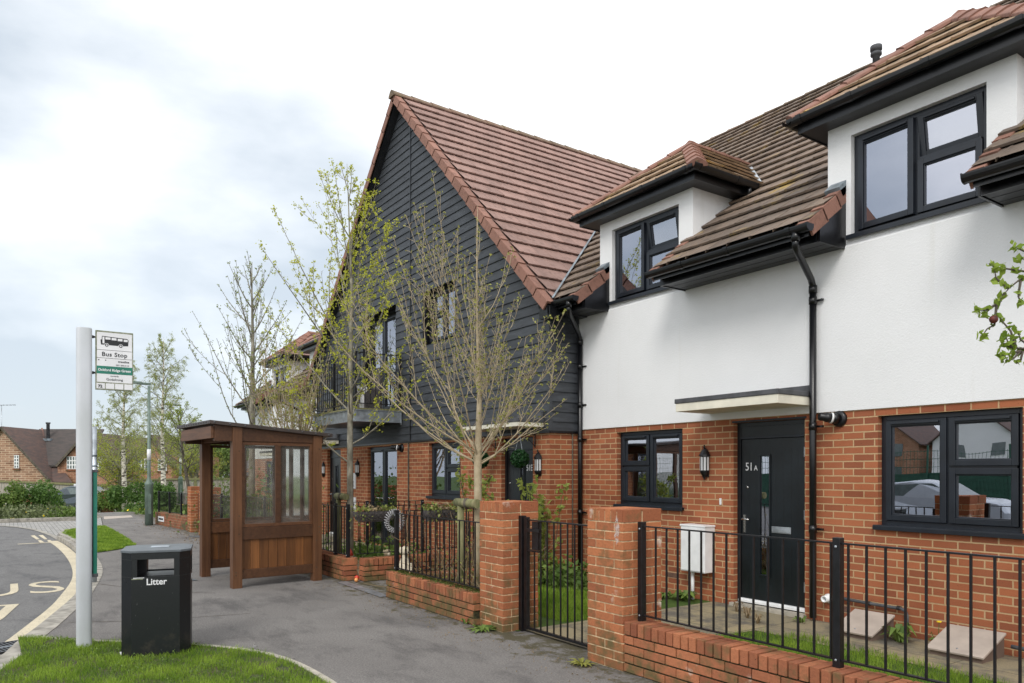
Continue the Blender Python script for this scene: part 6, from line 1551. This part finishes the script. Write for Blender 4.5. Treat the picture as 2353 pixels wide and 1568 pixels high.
# --- shrubs inside the small front garden and climbing plant
rnd.seed(51);mb=MB();lf=MB();t=thing('garden_shrub','straggly thorny shrub tangled behind the railings on the mossy wall','shrub',(-7.9,4.75,0));pts=[]
for k in range(95):
    p=Vector((rnd.uniform(-8.65,-6.9),rnd.uniform(4.35,5.1),.05));d=Vector((rnd.gauss(0,.5),rnd.gauss(0,.35),1)).normalized();P=[p]
    L=rnd.uniform(.45,1.25)
    for i in range(6): d=(d+rv()*.35).normalized();P.append(P[-1]+d*L/6);pts.append(P[-1]+rv()*.02)
    mb.tube(P,[.0055,.005,.0045,.004,.0035,.003,.0025],4,'dry_twig',cap=False)
mb.build('stems',t);leaves(lf,pts,.02,'leaf_bud',n=1,jit=.03);lf.build('leaves',t)
t=thing('climbing_shrub','leafy upright shrub growing against the brick return right of the dark door','shrub',(-8.3,6.1,0));mb=MB();lf=MB();pts=[]
for k in range(15):
    p=Vector((-8.35+rnd.gauss(0,.12),6.15+rnd.gauss(0,.12),0));d=Vector((rnd.gauss(0,.10),rnd.gauss(0,.09),1)).normalized();P=[p];L=rnd.uniform(.9,1.85)
    for i in range(8): d=(d+rv()*.12+Vector((0,0,.08))).normalized();P.append(P[-1]+d*L/8)
    mb.tube(P,[.01-.001*i for i in range(9)],4,'bark_dark',cap=False)
    for i in range(34):
        f=.15+.85*rnd.random();j=min(int(f*8),7);pts.append(P[j].lerp(P[j+1],f*8-j)+rv()*.05)
mb.build('stems',t);leaves(lf,pts,.05,'leaf_spring',n=2,jit=.025,elong=1.9);lf.build('leaves',t)
t=thing('climbing_shrub','thin arching rose stems with young leaves in front of the dark door 51E','shrub',(-8.6,5.6,0));mb=MB();lf=MB();pts=[]
for (L_) in ([(-9.1,5.5,.1),(-9.15,5.5,1.0),(-9.25,5.45,1.5),(-9.2,5.4,2.1),(-9.12,5.4,2.35)],[(-9.1,5.5,.1),(-8.9,5.5,1.0),(-8.75,5.5,1.35),(-8.5,5.5,1.55)],[(-8.3,5.9,.1),(-8.35,5.8,.8),(-8.55,5.6,1.2),(-8.9,5.5,1.42),(-9.1,5.45,1.5)]):
    P=[Vector(q) for q in L_];mb.tube(P,.007,5,'bark_dark',cap=False)
    for i in range(len(P)-1):
        for k in range(22 if i else 4): pts.append(P[i].lerp(P[i+1],rnd.random())+rv()*.05)
mb.build('stems',t);leaves(lf,pts,.04,'leaf_spring',n=2,jit=.02,elong=1.9);lf.build('leaves',t)
mb=MB();pts=nprng.normal(0,1,(900,3))*np.array([.32,.16,.12])+np.array([-8.0,6.35,.14]);pts[:,2]=np.abs(pts[:,2]);leaves(mb,pts,.05,'leaf_hedge',elong=2);tag(mb.build('flower_bed_plant'),'dark leafy plants along the brick return behind the lawn','plant')
mb=MB();pts=nprng.normal(0,1,(1500,3))*np.array([.8,.2,.12])+np.array([-12.2,5.6,.1]);pts[:,2]=np.abs(pts[:,2]);leaves(mb,pts,.05,'leaf_hedge',elong=2);tag(mb.build('flower_bed_plant'),'low green plants behind the railings right of the shelter','plant')
mb=MB();pts=nprng.normal(0,1,(4500,3))*np.array([1.8,.35,.42])+np.array([-18.6,4.9,.5]);pts[:,2]=np.abs(pts[:,2]);leaves(mb,pts,.06,'leaf_hedge',elong=1.6);tag(mb.build('garden_hedge'),'green garden hedge behind the railings seen through the shelter glass','hedge')
# ================================================================= FAR SCENE
def bush(c,r,n,size,mat,name,label,cat,group=None,kind=None,lumps=9,stems=True,ground=None):
    mb=MB();c=Vector(c);P=[]
    for k in range(lumps):
        o=Vector((rnd.uniform(-.75,.75)*r[0],rnd.uniform(-.75,.75)*r[1],rnd.uniform(.25,.8)*r[2]));rr=rnd.uniform(.25,.5)
        q=nprng.normal(0,1,(n//lumps,3));q/=np.linalg.norm(q,axis=1)[:,None];q*=nprng.uniform(.55,1.05,(len(q),1));q=q*np.array([r[0],r[1],r[2]])*rr+np.array(c+o);P.append(q)
    P=np.concatenate(P);P[:,2]=np.maximum(P[:,2],c.z+.02);leaves(mb,P,size,mat,up=.6);o=mb.build(name)
    tag(o,label,cat,group,kind);return o
def tz(x,y): return float(terrz(x,y))
# planted bed beyond the kerb: low mounded ground cover
rnd.seed(61)
mb=MB();P=[]
for i in range(260):
    x=-30.3-rnd.random()**1.2*8;y=rnd.uniform(-16,1.9) if rnd.random()<.8 else rnd.uniform(-3,2.2);h=rnd.uniform(.25,.68)*(1 if x<-31 else .5);r=rnd.uniform(.4,.9)
    q=nprng.normal(0,1,(110,3));q/=np.linalg.norm(q,axis=1)[:,None];q*=nprng.uniform(.6,1.05,(110,1));q[:,2]=np.abs(q[:,2]);P.append(q*np.array([r,r,h])+np.array([x,y,tz(x,y)]))
P=np.concatenate(P);leaves(mb,P,.085,'leaf_cotoneaster',elong=1.5,up=.8)
k=P[nprng.randint(0,len(P),260)]+np.array([.05,0,.05]);leaves(mb,k,.06,'yellow_petal',up=1);k=P[nprng.randint(0,len(P),200)]+np.array([.05,0,.05]);leaves(mb,k,.045,'white_petal',up=1)
o=mb.build('ground_cover');tag(o,'low sprawling shrubs with yellow flowers filling the bed beyond the road','ground cover',kind='stuff')
mb=MB();P=[]
for i in range(120):
    x=-30.5-rnd.random()*6;y=rnd.uniform(4.4,8) if i%3 else rnd.uniform(2.3,2.8)-0.3;h=rnd.uniform(.15,.5);r=rnd.uniform(.3,.7)
    if y<4.3 and x>-33.5: y=rnd.uniform(1.6,2.4)
    q=nprng.normal(0,1,(110,3));q/=np.linalg.norm(q,axis=1)[:,None];q[:,2]=np.abs(q[:,2]);P.append(q*np.array([r,r,h])+np.array([x,y,tz(x,y)]))
P=np.concatenate(P);leaves(mb,P,.08,'leaf_hedge',up=.8);k=P[nprng.randint(0,len(P),150)]+np.array([.05,0,.05]);leaves(mb,k,.07,'yellow_petal',up=1)
o=mb.build('ground_cover');tag(o,'green planting with yellow flowers between the path and the street lamp','ground cover',kind='stuff')
def at(dx,zc): 
    p=Z(dx,1100,zc);return p.x,p.y,tz(p.x,p.y)
x,y,z=at(95,31);bush((x,y,z),(1.0,1.0,1.35),5200,.075,'leaf_dark','round_bush','round dark green bush left of the bus stop post, before the parked car','bush','dark bushes in the bed')
x,y,z=at(5,30);bush((x,y,z),(.9,.9,1.4),4200,.075,'leaf_hedge','round_bush','green bush cut by the left edge of the photo','bush','dark bushes in the bed')
x,y,z=at(262,40);bush((x,y,z),(1.4,1.8,1.55),4200,.09,'leaf_hedge','clipped_hedge','clipped hedge left of the first silver birch','hedge','hedges behind the birches')
x,y,z=at(320,36);bush((x,y,z),(1.3,1.7,1.6),5200,.09,'leaf_dark','clipped_hedge','dark hedge between the birches, left of the lamp post','hedge','hedges behind the birches')
x,y,z=at(352,29);bush((x,y,z),(.8,.8,1.2),4200,.07,'leaf_dark','round_bush','dark bush beside the base of the lamp post','bush','dark bushes in the bed')
x,y,z=at(298,33);bush((x,y,z),(.45,.45,.45),900,.06,'leaf_dark','round_bush','small low dark bush at the foot of the first birch','bush','dark bushes in the bed')
# brick piers
def pier(dx,zc,w,h,label):
    x,y,z=at(dx,zc);t=thing('garden_pier',label,'pillar',(x,y,z),'brick piers by the parking court');m=MB();m.box(x-w/2,x+w/2,y-w/2,y+w/2,z-.2,z+h,'old_brick');m.build('brickwork',t);m=MB();m.box(x-w/2-.05,x+w/2+.05,y-w/2-.05,y+w/2+.05,z+h,z+h+.06,'concrete');m.build('cap',t)
pier(42,37,.6,1.45,'taller brick pier behind the left bushes');pier(58,36,.75,1.05,'lower brick pier beside the taller one at left')
pier(209,40,.5,1.75,'brick pier just left of the bus stop post beside the car');pier(247,40,.55,1.2,'short brick pier just right of the bus stop post')
# wooden fence behind
def pfence(name,label,pts,h,group='wooden fences'):
    t=thing(name,label,'fence',(pts[0][0],pts[0][1],pts[0][2]),group);m=MB();pm=MB()
    for (a,b) in zip(pts,pts[1:]):
        a=Vector(a);b=Vector(b);L=(b-a).length;n=int(L/.15)
        for i in range(n):
            p=a.lerp(b,i/n);q=a.lerp(b,(i+.93)/n);v=rnd.random()
            m.add([(p.x,p.y,p.z),(q.x,q.y,q.z),(q.x,q.y,q.z+h),(p.x,p.y,p.z+h),(p.x-.03,p.y,p.z),(q.x-.03,q.y,q.z),(q.x-.03,q.y,q.z+h),(p.x-.03,p.y,p.z+h)],[(0,1,2,3),(5,4,7,6),(3,2,6,7)],'fence_wood',v)
        for i in range(int(L/2.4)+1):
            p=a.lerp(b,min(1,i*2.4/L));pm.box(p.x,p.x+.1,p.y-.05,p.y+.05,p.z,p.z+h+.12,'stake_wood')
        pm.beam(a+Vector((.06,0,h-.05)),b+Vector((.06,0,h-.05)),.05,.12,'stake_wood')
    m.build('boards',t);pm.build('posts_and_rail',t)
def fz_(dx,zc,top,h): p=Z(dx,top,zc);return (p.x,p.y,p.z-h)
pfence('wooden_fence','long grey wooden fence behind the parked car',[fz_(-60,46,1101,1.8),fz_(110,46,1107,1.8),fz_(330,46,1117,1.8)],1.8)
pfence('wooden_fence','pale wooden fence behind the birch trees',[fz_(285,50,1100,1.8),fz_(450,50,1098,1.8),fz_(640,50,1097,1.8)],1.8)
def car(x,y,z,rot,mat,label,taxi=False,plate=None):
    t=thing('parked_car',label,'car',(x,y,z));M=Matrix.Translation((x,y,z))@Matrix.Rotation(rot,4,'Z')
    prof=[(-2.1,.35),(-2.15,.6),(-2.0,.85),(-1.55,.95),(-1.0,.98),(-.35,1.38),(.3,1.46),(1.1,1.42),(1.75,1.05),(2.05,.95),(2.1,.6),(2.05,.32)]
    def sec(w,pr,k=1): return [(a,w,b) for a,b in pr]
    m=MB();n=len(prof);vs=[]
    for yy,sc in((-.82,.97),(-.72,1),(.72,1),(.82,.97)):
        for a,b in prof: vs.append(M@Vector((a*sc,yy*(1 if b<1 else .84),.32+(b-.32)*sc)))
    fs=[(i*n+j,i*n+j+1,(i+1)*n+j+1,(i+1)*n+j) for i in range(3) for j in range(n-1)]+[tuple(range(n))[::-1],tuple(range(3*n,4*n))]+[(3*n,2*n,n,0),(n-1,2*n-1,3*n-1,4*n-1)]
    m.add(vs,fs,mat,.5);o=m.build('body',t);recalc(o)
    gq=lambda pts,nm:(lambda m:(m.add([M@Vector(p) for p in pts],[tuple(range(len(pts)))],'car_glass',.5),m.build(nm,t)))(MB())
    gq([(-1.06,-.58,1.0),(-1.06,.58,1.0),(-.42,.54,1.37),(-.42,-.54,1.37)],'windscreen');gq([(1.8,-.55,1.06),(1.17,-.52,1.42),(1.17,.52,1.42),(1.8,.55,1.06)],'rear_window')
    for s in(-1,1): gq([(-.85,s*.745,1.02),(1.5,s*.745,1.02),(1.05,s*.71,1.36),(-.3,s*.71,1.36)],'side_window')
    for a in(-1.35,1.35):
        for s in(-1,1):
            w=MB();w.lathe(M@Vector((a,s*.84,.32)),[(.0,-.18),(.32,-.18),(.33,-.1),(.32,0),(.2,.005)],18,'rubber',ax=M.to_3x3()@Vector((0,s,0)));w.lathe(M@Vector((a,s*.84,.32)),[(.2,.0),(.18,.01),(0,.012)],12,'zinc',ax=M.to_3x3()@Vector((0,s,0)));w.build('wheel',t)
    if taxi: w=MB();w.box(-.1,.1,-.25,.25,1.46,1.56,'sign_white',M=M);w.build('roof_sign',t,bevel=.02)
    w=MB();w.box(-2.13,2.16,-.26,.26,.55,.66,'plate_yellow',M=M);w.build('number_plate',t)
    for s in(-1,1): w=MB();w.box(1.95,2.13,s*.7-.1,s*.7+.1,.75,.93,'toy_red',M=M);w.build('tail_light',t)
p=Z(182,1150,42);car(p.x,p.y,tz(p.x,p.y)+.1,R(25),'car_blue','dark blue parked car with a white roof sign behind the bushes',True)
# --- far houses, laid out along the view's cross direction at about 58 m
def farM(zc): 
    o=Vector((-SA*zc,CA*zc,0));return Matrix(((CA,-SA,0,o.x),(SA,CA,0,o.y),(0,0,1,0),(0,0,0,1)))
ZC=56.0;FM=farM(ZC);k=ZC/1693.5
def fp(dx,dy,dep=0): return Vector(((dx-1176)/1693.5*(ZC+dep),dep,H+(1082-dy)/1693.5*(ZC+dep)))   # local: X right, Y away, Z up
def fadd(m,pts,faces,mat): m.add([FM@Vector(p) for p in pts],faces,mat,.5)
def fwin(par,x0,y0,x1,y1,dep,cols,rows,arched=True):
    a=fp(x0,y1,dep);b=fp(x1,y0,dep);m=MB();m.box(a.x,b.x,dep-.06,dep+.02,a.z,b.z,'white_pvc',M=FM);o=m.build('window',par)
    g=MB();W=(b.x-a.x)/cols;Hh=(b.z-a.z)/rows
    for i in range(cols):
        for j in range(rows): g.box(a.x+i*W+.045,a.x+(i+1)*W-.045,dep-.07,dep-.061,a.z+j*Hh+.04,a.z+(j+1)*Hh-.04,'car_glass',M=FM)
    g.build('pane',o)
    s=MB();s.box(a.x-.08,b.x+.08,dep-.12,dep,a.z-.12,a.z-.02,'old_brick',M=FM);s.build('sill',o)
def gable(par,ax,ay,lx,ly,rx,ry,dep,back,wall,roof,zb=-2.4,wl=None,wr=None,name='wall',over=.25):
    """gable facing the viewer; apex (ax,ay), roof feet (lx,ly),(rx,ry) in picture units"""
    A=fp(ax,ay,dep);L=fp(lx,ly,dep);Rr=fp(rx,ry,dep);m=MB()
    W0=fp(wl if wl else lx+6,ly,dep).x;W1=fp(wr if wr else rx-6,ry,dep).x
    zl=L.z+(A.z-L.z)*((W0-L.x)/(A.x-L.x));zr=Rr.z+(A.z-Rr.z)*((Rr.x-W1)/(Rr.x-A.x))
    fadd(m,[(W0,dep,zb),(W1,dep,zb),(W1,dep,zr-.05),(A.x,dep,A.z-.05),(W0,dep,zl-.05)],[(0,1,2,3,4)],wall)
    fadd(m,[(W0,dep,zb),(W0,back,zb),(W0,back,zl-.05),(W0,dep,zl-.05)],[(0,3,2,1)],wall);fadd(m,[(W1,dep,zb),(W1,back,zb),(W1,back,zr-.05),(W1,dep,zr-.05)],[(0,1,2,3)],wall)
    m.build(name,par)
    m=MB();t=.12
    for P in(L,Rr):
        d=dep-over;V=[(P.x,d,P.z),(A.x,d,A.z),(A.x,back,A.z),(P.x,back,P.z)];V+=[(x,y,z-t) for x,y,z in V]
        fadd(m,V,[(0,1,2,3),(7,6,5,4),(0,4,5,1),(2,6,7,3),(3,7,4,0)],roof)
    o=m.build('roof',par);recalc(o)
    m=MB();
    for P in(L,Rr): m.beam(FM@Vector((P.x,dep-over-.03,P.z-.1)),FM@Vector((A.x,dep-over-.03,A.z-.1)),.06,.16,'bark_dark')
    m.build('barge_boards',par)
def slab_roof(par,pts,mat='far_tile',name='roof',t=.12):
    m=MB();n=len(pts);V=list(pts)+[(x,y,z-t) for x,y,z in pts];fadd(m,V,[tuple(range(n)),tuple(range(n,2*n))[::-1]]+[(j,n+j,n+(j+1)%n,(j+1)%n) for j in range(n)],mat);o=m.build(name,par);recalc(o)
p=FM@Vector((fp(90,1100).x,2,0))
h1=thing('brick_house','brown brick house with steep tiled gables and white windows at the far left','house',(p.x,p.y,-2.4),'far brick houses')
gable(h1,8,979,-190,1150,124,1106,0,5.0,'far_flint','far_tile',wr=116)
def P3(dx,dy,dep): v=fp(dx,dy,dep);return (v.x,v.y,v.z)
slab_roof(h1,[P3(94,1068,1.2),P3(190,1068,1.2),P3(240,985,5.0),P3(90,985,5.0)],'far_tile_dark')
slab_roof(h1,[P3(100,1068,1.6),P3(124,1106,-.1),P3(166,1107,-.1),P3(140,1068,1.6)],name='lower_roof')
m=MB();m.beam(FM@Vector(P3(97,983,4.9)),FM@Vector(P3(104,1068,1.1)),.12,.06,'terracotta');m.build('valley_tiles',h1)
gable(h1,201,992,134,1068,268,1068,.8,7.5,'far_brick','far_tile',wl=134,wr=266,name='wall')
m=MB();q=P3(134,1068,.9);r_=P3(150,1068,.9);m.box(q[0],r_[0]+1,.85,1.5,-2.4,q[2],'far_brick',M=FM);m.build('wall',h1)
m=MB();c=fp(111,1003,4.0);m.lathe(FM@Vector((c.x,4.0,c.z-.3)),[(.13,0),(.13,1.35),(.18,1.38),(.18,1.48),(0,1.48)],10,'felt_grey');m.box(c.x-.35,c.x+.45,3.6,4.1,c.z-.35,c.z-.15,'lead',M=FM);m.build('chimney_flue',h1)
m=MB();c=fp(4,990,1);q=[(c.x,1,c.z-1.2),(c.x,1,c.z+2.0)];m.tube([FM@Vector(v) for v in q],.03,5,'zinc');m.tube([FM@Vector((c.x-.5,1,c.z+2.0)),FM@Vector((c.x+1.1,1,c.z+2.05))],.02,4,'zinc')
for i in range(5): m.tube([FM@Vector((c.x-.3+i*.3,.7,c.z+2.02)),FM@Vector((c.x-.3+i*.3,1.3,c.z+2.02))],.012,4,'zinc')
m.build('aerial',h1)
fwin(h1,34,1045,45,1075,0,2,4);fwin(h1,155,1048,180,1077,.8,4,3);fwin(h1,222,1050,234,1078,.8,2,3)
m=MB();a=fp(0,1085,0)
p=FM@Vector((fp(330,1100).x,6,0))
h2=thing('brick_house','red brick house with a dark roof behind the birch trees','house',(p.x,p.y,-2.4),'far brick houses')
m=MB();x0,x1=fp(243,1).x,fp(395,1).x
m.box(x0,x1,3.0,9,-2.4,fp(300,1045).z,'far_brick',M=FM);m.build('wall',h2)
slab_roof(h2,[(x0-.3,2.7,fp(1,1047).z),(fp(330,1).x,2.7,fp(1,1047).z),(fp(330,1).x,6.5,fp(1,996).z),(fp(215,1).x,6.5,fp(1,996).z)],'far_tile')
gable(h2,352,998,308,1062,400,1070,2.2,8.5,'far_brick','far_tile',wl=310,wr=396)
fwin(h2,318,1053,342,1080,2.2,3,2);fwin(h2,364,1054,384,1081,2.2,2,2);fwin(h2,262,1060,282,1078,3,2,2)
slab_roof(h2,[(fp(236,1).x,1.2,fp(1,1107).z),(fp(310,1).x,1.2,fp(1,1107).z),(fp(304,1).x,3,fp(1,1093).z),(fp(230,1).x,3,fp(1,1093).z)],name='porch_roof')
p=FM@Vector((fp(480,1100).x,10,0))
h3=thing('slate_house','dark roofed house glimpsed left of and through the bus shelter','house',(p.x,p.y,-2.4))
m=MB();m.box(fp(400,1).x,fp(640,1).x,12,18,-2.4,fp(1,1080).z,'far_brick',M=FM);m.build('wall',h3);slab_roof(h3,[(fp(392,1).x,11.5,fp(1,1092).z),(fp(650,1).x,11.5,fp(1,1092).z),(fp(620,1).x,16,fp(1,1025).z),(fp(430,1).x,16,fp(1,1025).z)],'far_slate')
fwin(h3,572,1052,596,1075,11.9,2,2)
# ivy-like young green tree over the roofs and distant wood
rnd.seed(71)
x,y,z=at(275,46);b=Vector((x,y,z));T=Tree('willow_tree','loose yellow green tree in front of the far brick houses',b,'bark_grey','bark_dark','leaf_fresh');T.trunk([b,b+Vector((0,0,2.2)),b+Vector((.2,.3,4))],[.18,.14,.08])
spec=dict(seg=6,up=[.2,0,-.1],wig=.3,kids=[8,4],ang=[45,45],len=[.5,.45],buds=7,leafdepth=1,f0=.1,rmin=.008)
for kx in range(26):
    a=R(kx*137.5);inc=R(rnd.uniform(30,80));T.branch(b+Vector((0,0,1.2+2.4*kx/26)),(math.sin(inc)*math.cos(a),math.sin(inc)*math.sin(a),math.cos(inc)),2.6*rnd.uniform(.6,1.1),.05,2,spec)
T.done(.06,2,.07,cluster=.55)
x,y,z=at(450,52);b=Vector((x,y,z));T=Tree('willow_tree','fresh green tree beside the slate roof left of the shelter',b,'bark_grey','bark_dark','leaf_fresh');T.trunk([b,b+Vector((0,0,2.2)),b+Vector((.2,.3,4))],[.18,.14,.08])
for kx in range(26):
    a=R(kx*137.5);inc=R(rnd.uniform(30,80));T.branch(b+Vector((0,0,1.2+2.6*kx/26)),(math.sin(inc)*math.cos(a),math.sin(inc)*math.sin(a),math.cos(inc)),2.7*rnd.uniform(.6,1.1),.05,2,spec)
T.done(.06,2,.07,cluster=.55)
mb=MB();P=[]
for i in range(70):
    dx=rnd.uniform(330,660);zc=rnd.uniform(82,100);p=Z(dx,1075-rnd.random()*38*(1 if dx>380 else .4),zc);q=nprng.normal(0,1,(260,3));q/=np.linalg.norm(q,axis=1)[:,None];q*=nprng.uniform(.3,1.05,(260,1));P.append(q*2.6+np.array(p))
leaves(mb,np.concatenate(P),.28,'leaf_hedge');o=mb.build('distant_wood');tag(o,'distant wood on the skyline beyond the slate roof','wood',kind='stuff')
rnd.seed(81)
for i,dx in enumerate((-8,25,55,80)):
    x,y,z=at(dx,95);b=Vector((x,y,-2));T=Tree('bare_tree',('bare tree top at the far left edge above the roof','bare tree top just right of the aerial','bare tree top left of the chimney flue','smallest bare tree top beside the chimney flue')[i],b,'bark_grey','bark_grey','leaf_bud','bare trees beyond the roofs');T.trunk([b,b+Vector((0,0,5))],[.25,.15])
    sp_=dict(seg=5,up=[.3,.2,.1],wig=.25,kids=[7,4],ang=[35,38],len=[.5,.45],buds=1,leafdepth=0,f0=.2,rmin=.015)
    for kx in range(9): a=R(kx*137.5);inc=R(rnd.uniform(15,50));T.branch(b+Vector((0,0,4.4)),(math.sin(inc)*math.cos(a),math.sin(inc)*math.sin(a),math.cos(inc)),4.6-.3*i,.07,2,sp_)
    T.tr.build('trunk',T.t);T.tw.build('twigs',T.t)
# ================================================================= OPPOSITE SIDE OF THE ROAD (seen only as reflections in the windows)
for i,(x,y,w_,mat,lab) in enumerate(((-33,-62,8,'white_render','white gabled house across the road, reflected in the large window'),(-43,-62,9,'far_brick','brick house across the road with a brown roof, reflected in the windows'),(-23,-63,8,'white_render','second white house across the road, opposite the gate'))):
    t=thing('opposite_house',lab,'house',(x,y,0),'houses across the road');m=MB();m.box(x-w_/2,x+w_/2,y-8,y,-.2,4.6,mat)
    m.add([(x-w_/2,y,4.6),(x+w_/2,y,4.6),(x,y,4.6+w_*.42)],[(0,1,2)],mat);m.build('wall',t)
    m=MB()
    for s in(-1,1):
        V=[(x+s*(w_/2+.4),y+.4,4.25),(x,y+.4,4.65+w_*.42),(x,y-8.4,4.65+w_*.42),(x+s*(w_/2+.4),y-8.4,4.25)];V+=[(a,b_,c-.15) for a,b_,c in V];m.add(V,[(0,1,2,3),(7,6,5,4),(0,4,5,1),(3,7,4,0)],'far_tile')
    o=m.build('roof',t);recalc(o)
    for wx in(-.28,.18):
        for wz in(.9,3.1): m=MB();m.box(x+wx*w_,x+wx*w_+1.2,y,y+.05,wz,wz+1.2,'car_glass');m.build('window',t)
t=thing('mesh_fence','green mesh fence across the road, reflected in the ground floor windows','fence',(0,-16,0))
m=MB()
for i in range(13): m.box(-36+i*3,-35.93+i*3,-16,-15.93,-.1,2.6,'mesh_green')
for i in range(260): m.box(-36+i*.14,-35.988+i*.14,-15.99,-15.98,0,2.4,'mesh_green')
for i in range(9): m.box(-36,.5,-15.98,-15.97,.1+i*.28,.12+i*.28,'mesh_green')
m.box(-36,.5,-16.03,-16.02,-.1,1.55,'mesh_green');m.build('mesh',t)
car(-10.6,-7.4,-.1,R(178),'car_silver','silver parked car across the road, reflected in the large window')
mb=MB();P=nprng.uniform(0,1,(9000,3))*np.array([44,1.2,.8])+np.array([-40,-18.5,-.1]);leaves(mb,P,.14,'leaf_hedge');tag(mb.build('roadside_hedge'),'hedge behind the green mesh fence across the road','hedge')
# ================================================================= WORLD, LIGHT, CAMERA
w=bpy.data.worlds.new('World');scene.world=w;w.use_nodes=True;nt=w.node_tree;nt.nodes.clear()
out=nt.nodes.new('ShaderNodeOutputWorld')
sky=nt.nodes.new('ShaderNodeTexSky');sky.sky_type='NISHITA';sky.sun_disc=False;sky.sun_elevation=R(42);SUNAZ=math.atan2(.75,-.65)
sun_dir=Vector((.62,-.78,0)).normalized()
sky.sun_rotation=math.atan2(sun_dir.x,sun_dir.y)
bg1=nt.nodes.new('ShaderNodeBackground');bg1.inputs[1].default_value=.10;lk(nt,sky.outputs[0],bg1.inputs[0])
tc=nt.nodes.new('ShaderNodeTexCoord')
mp=nt.nodes.new('ShaderNodeMapping');mp.inputs['Scale'].default_value=(1,1,2.3);lk(nt,tc.outputs['Generated'],mp.inputs[0])
n1=nt.nodes.new('ShaderNodeTexNoise');n1.inputs['Scale'].default_value=2.3;n1.inputs['Detail'].default_value=7;n1.inputs['Roughness'].default_value=.5;lk(nt,mp.outputs[0],n1.inputs['Vector'])
# bluer, greyer cloud towards the left of the street (-x,-y)
sp=nt.nodes.new('ShaderNodeSeparateXYZ');lk(nt,tc.outputs['Generated'],sp.inputs[0])
dp=nt.nodes.new('ShaderNodeVectorMath');dp.operation='DOT_PRODUCT';dp.inputs[1].default_value=(-.93,-.25,-.15);lk(nt,tc.outputs['Generated'],dp.inputs[0])
ma=nt.nodes.new('ShaderNodeMath');ma.operation='MULTIPLY_ADD';ma.inputs[1].default_value=.52;ma.inputs[2].default_value=-.32;lk(nt,dp.outputs['Value'],ma.inputs[0])
ad=nt.nodes.new('ShaderNodeMath');ad.operation='ADD';lk(nt,n1.outputs['Fac'],ad.inputs[0]);lk(nt,ma.outputs[0],ad.inputs[1])
rp=nt.nodes.new('ShaderNodeValToRGB');e=rp.color_ramp.elements;e[0].position=.39;e[0].color=(1.0,1.0,1.0,1);e[1].position=.68;e[1].color=(.46,.51,.56,1)
x=rp.color_ramp.elements.new(.52);x.color=(.70,.73,.755,1);lk(nt,ad.outputs[0],rp.inputs[0])
bg2=nt.nodes.new('ShaderNodeBackground');bg2.inputs[1].default_value=SKY2;lk(nt,rp.outputs[0],bg2.inputs[0])
mx=nt.nodes.new('ShaderNodeMixShader');mx.inputs[0].default_value=.86;lk(nt,bg1.outputs[0],mx.inputs[1]);lk(nt,bg2.outputs[0],mx.inputs[2]);lk(nt,mx.outputs[0],out.inputs[0])
L=bpy.data.lights.new('sun','SUN');L.energy=1.0;L.angle=R(20);L.color=(1,.96,.9);so=bpy.data.objects.new('sun',L);scene.collection.objects.link(so)
sd=Vector((sun_dir.x*math.cos(R(42)),sun_dir.y*math.cos(R(42)),math.sin(R(42))));so.rotation_euler=sd.to_track_quat('Z','Y').to_euler()
cam=bpy.data.cameras.new('camera');co=bpy.data.objects.new('camera',cam);scene.collection.objects.link(co);scene.camera=co
cam.sensor_width=36;cam.lens=36*1980/2750;cam.shift_y=348.5/2750;cam.clip_start=.05;cam.clip_end=900
co.location=(0,0,H);co.rotation_euler=(R(90),0,R(55.5))
vs=scene.view_settings;vs.view_transform='Standard';vs.look='None';vs.exposure=.68;vs.gamma=1
scene.render.engine='CYCLES';scene.cycles.max_bounces=8;scene.cycles.transparent_max_bounces=24
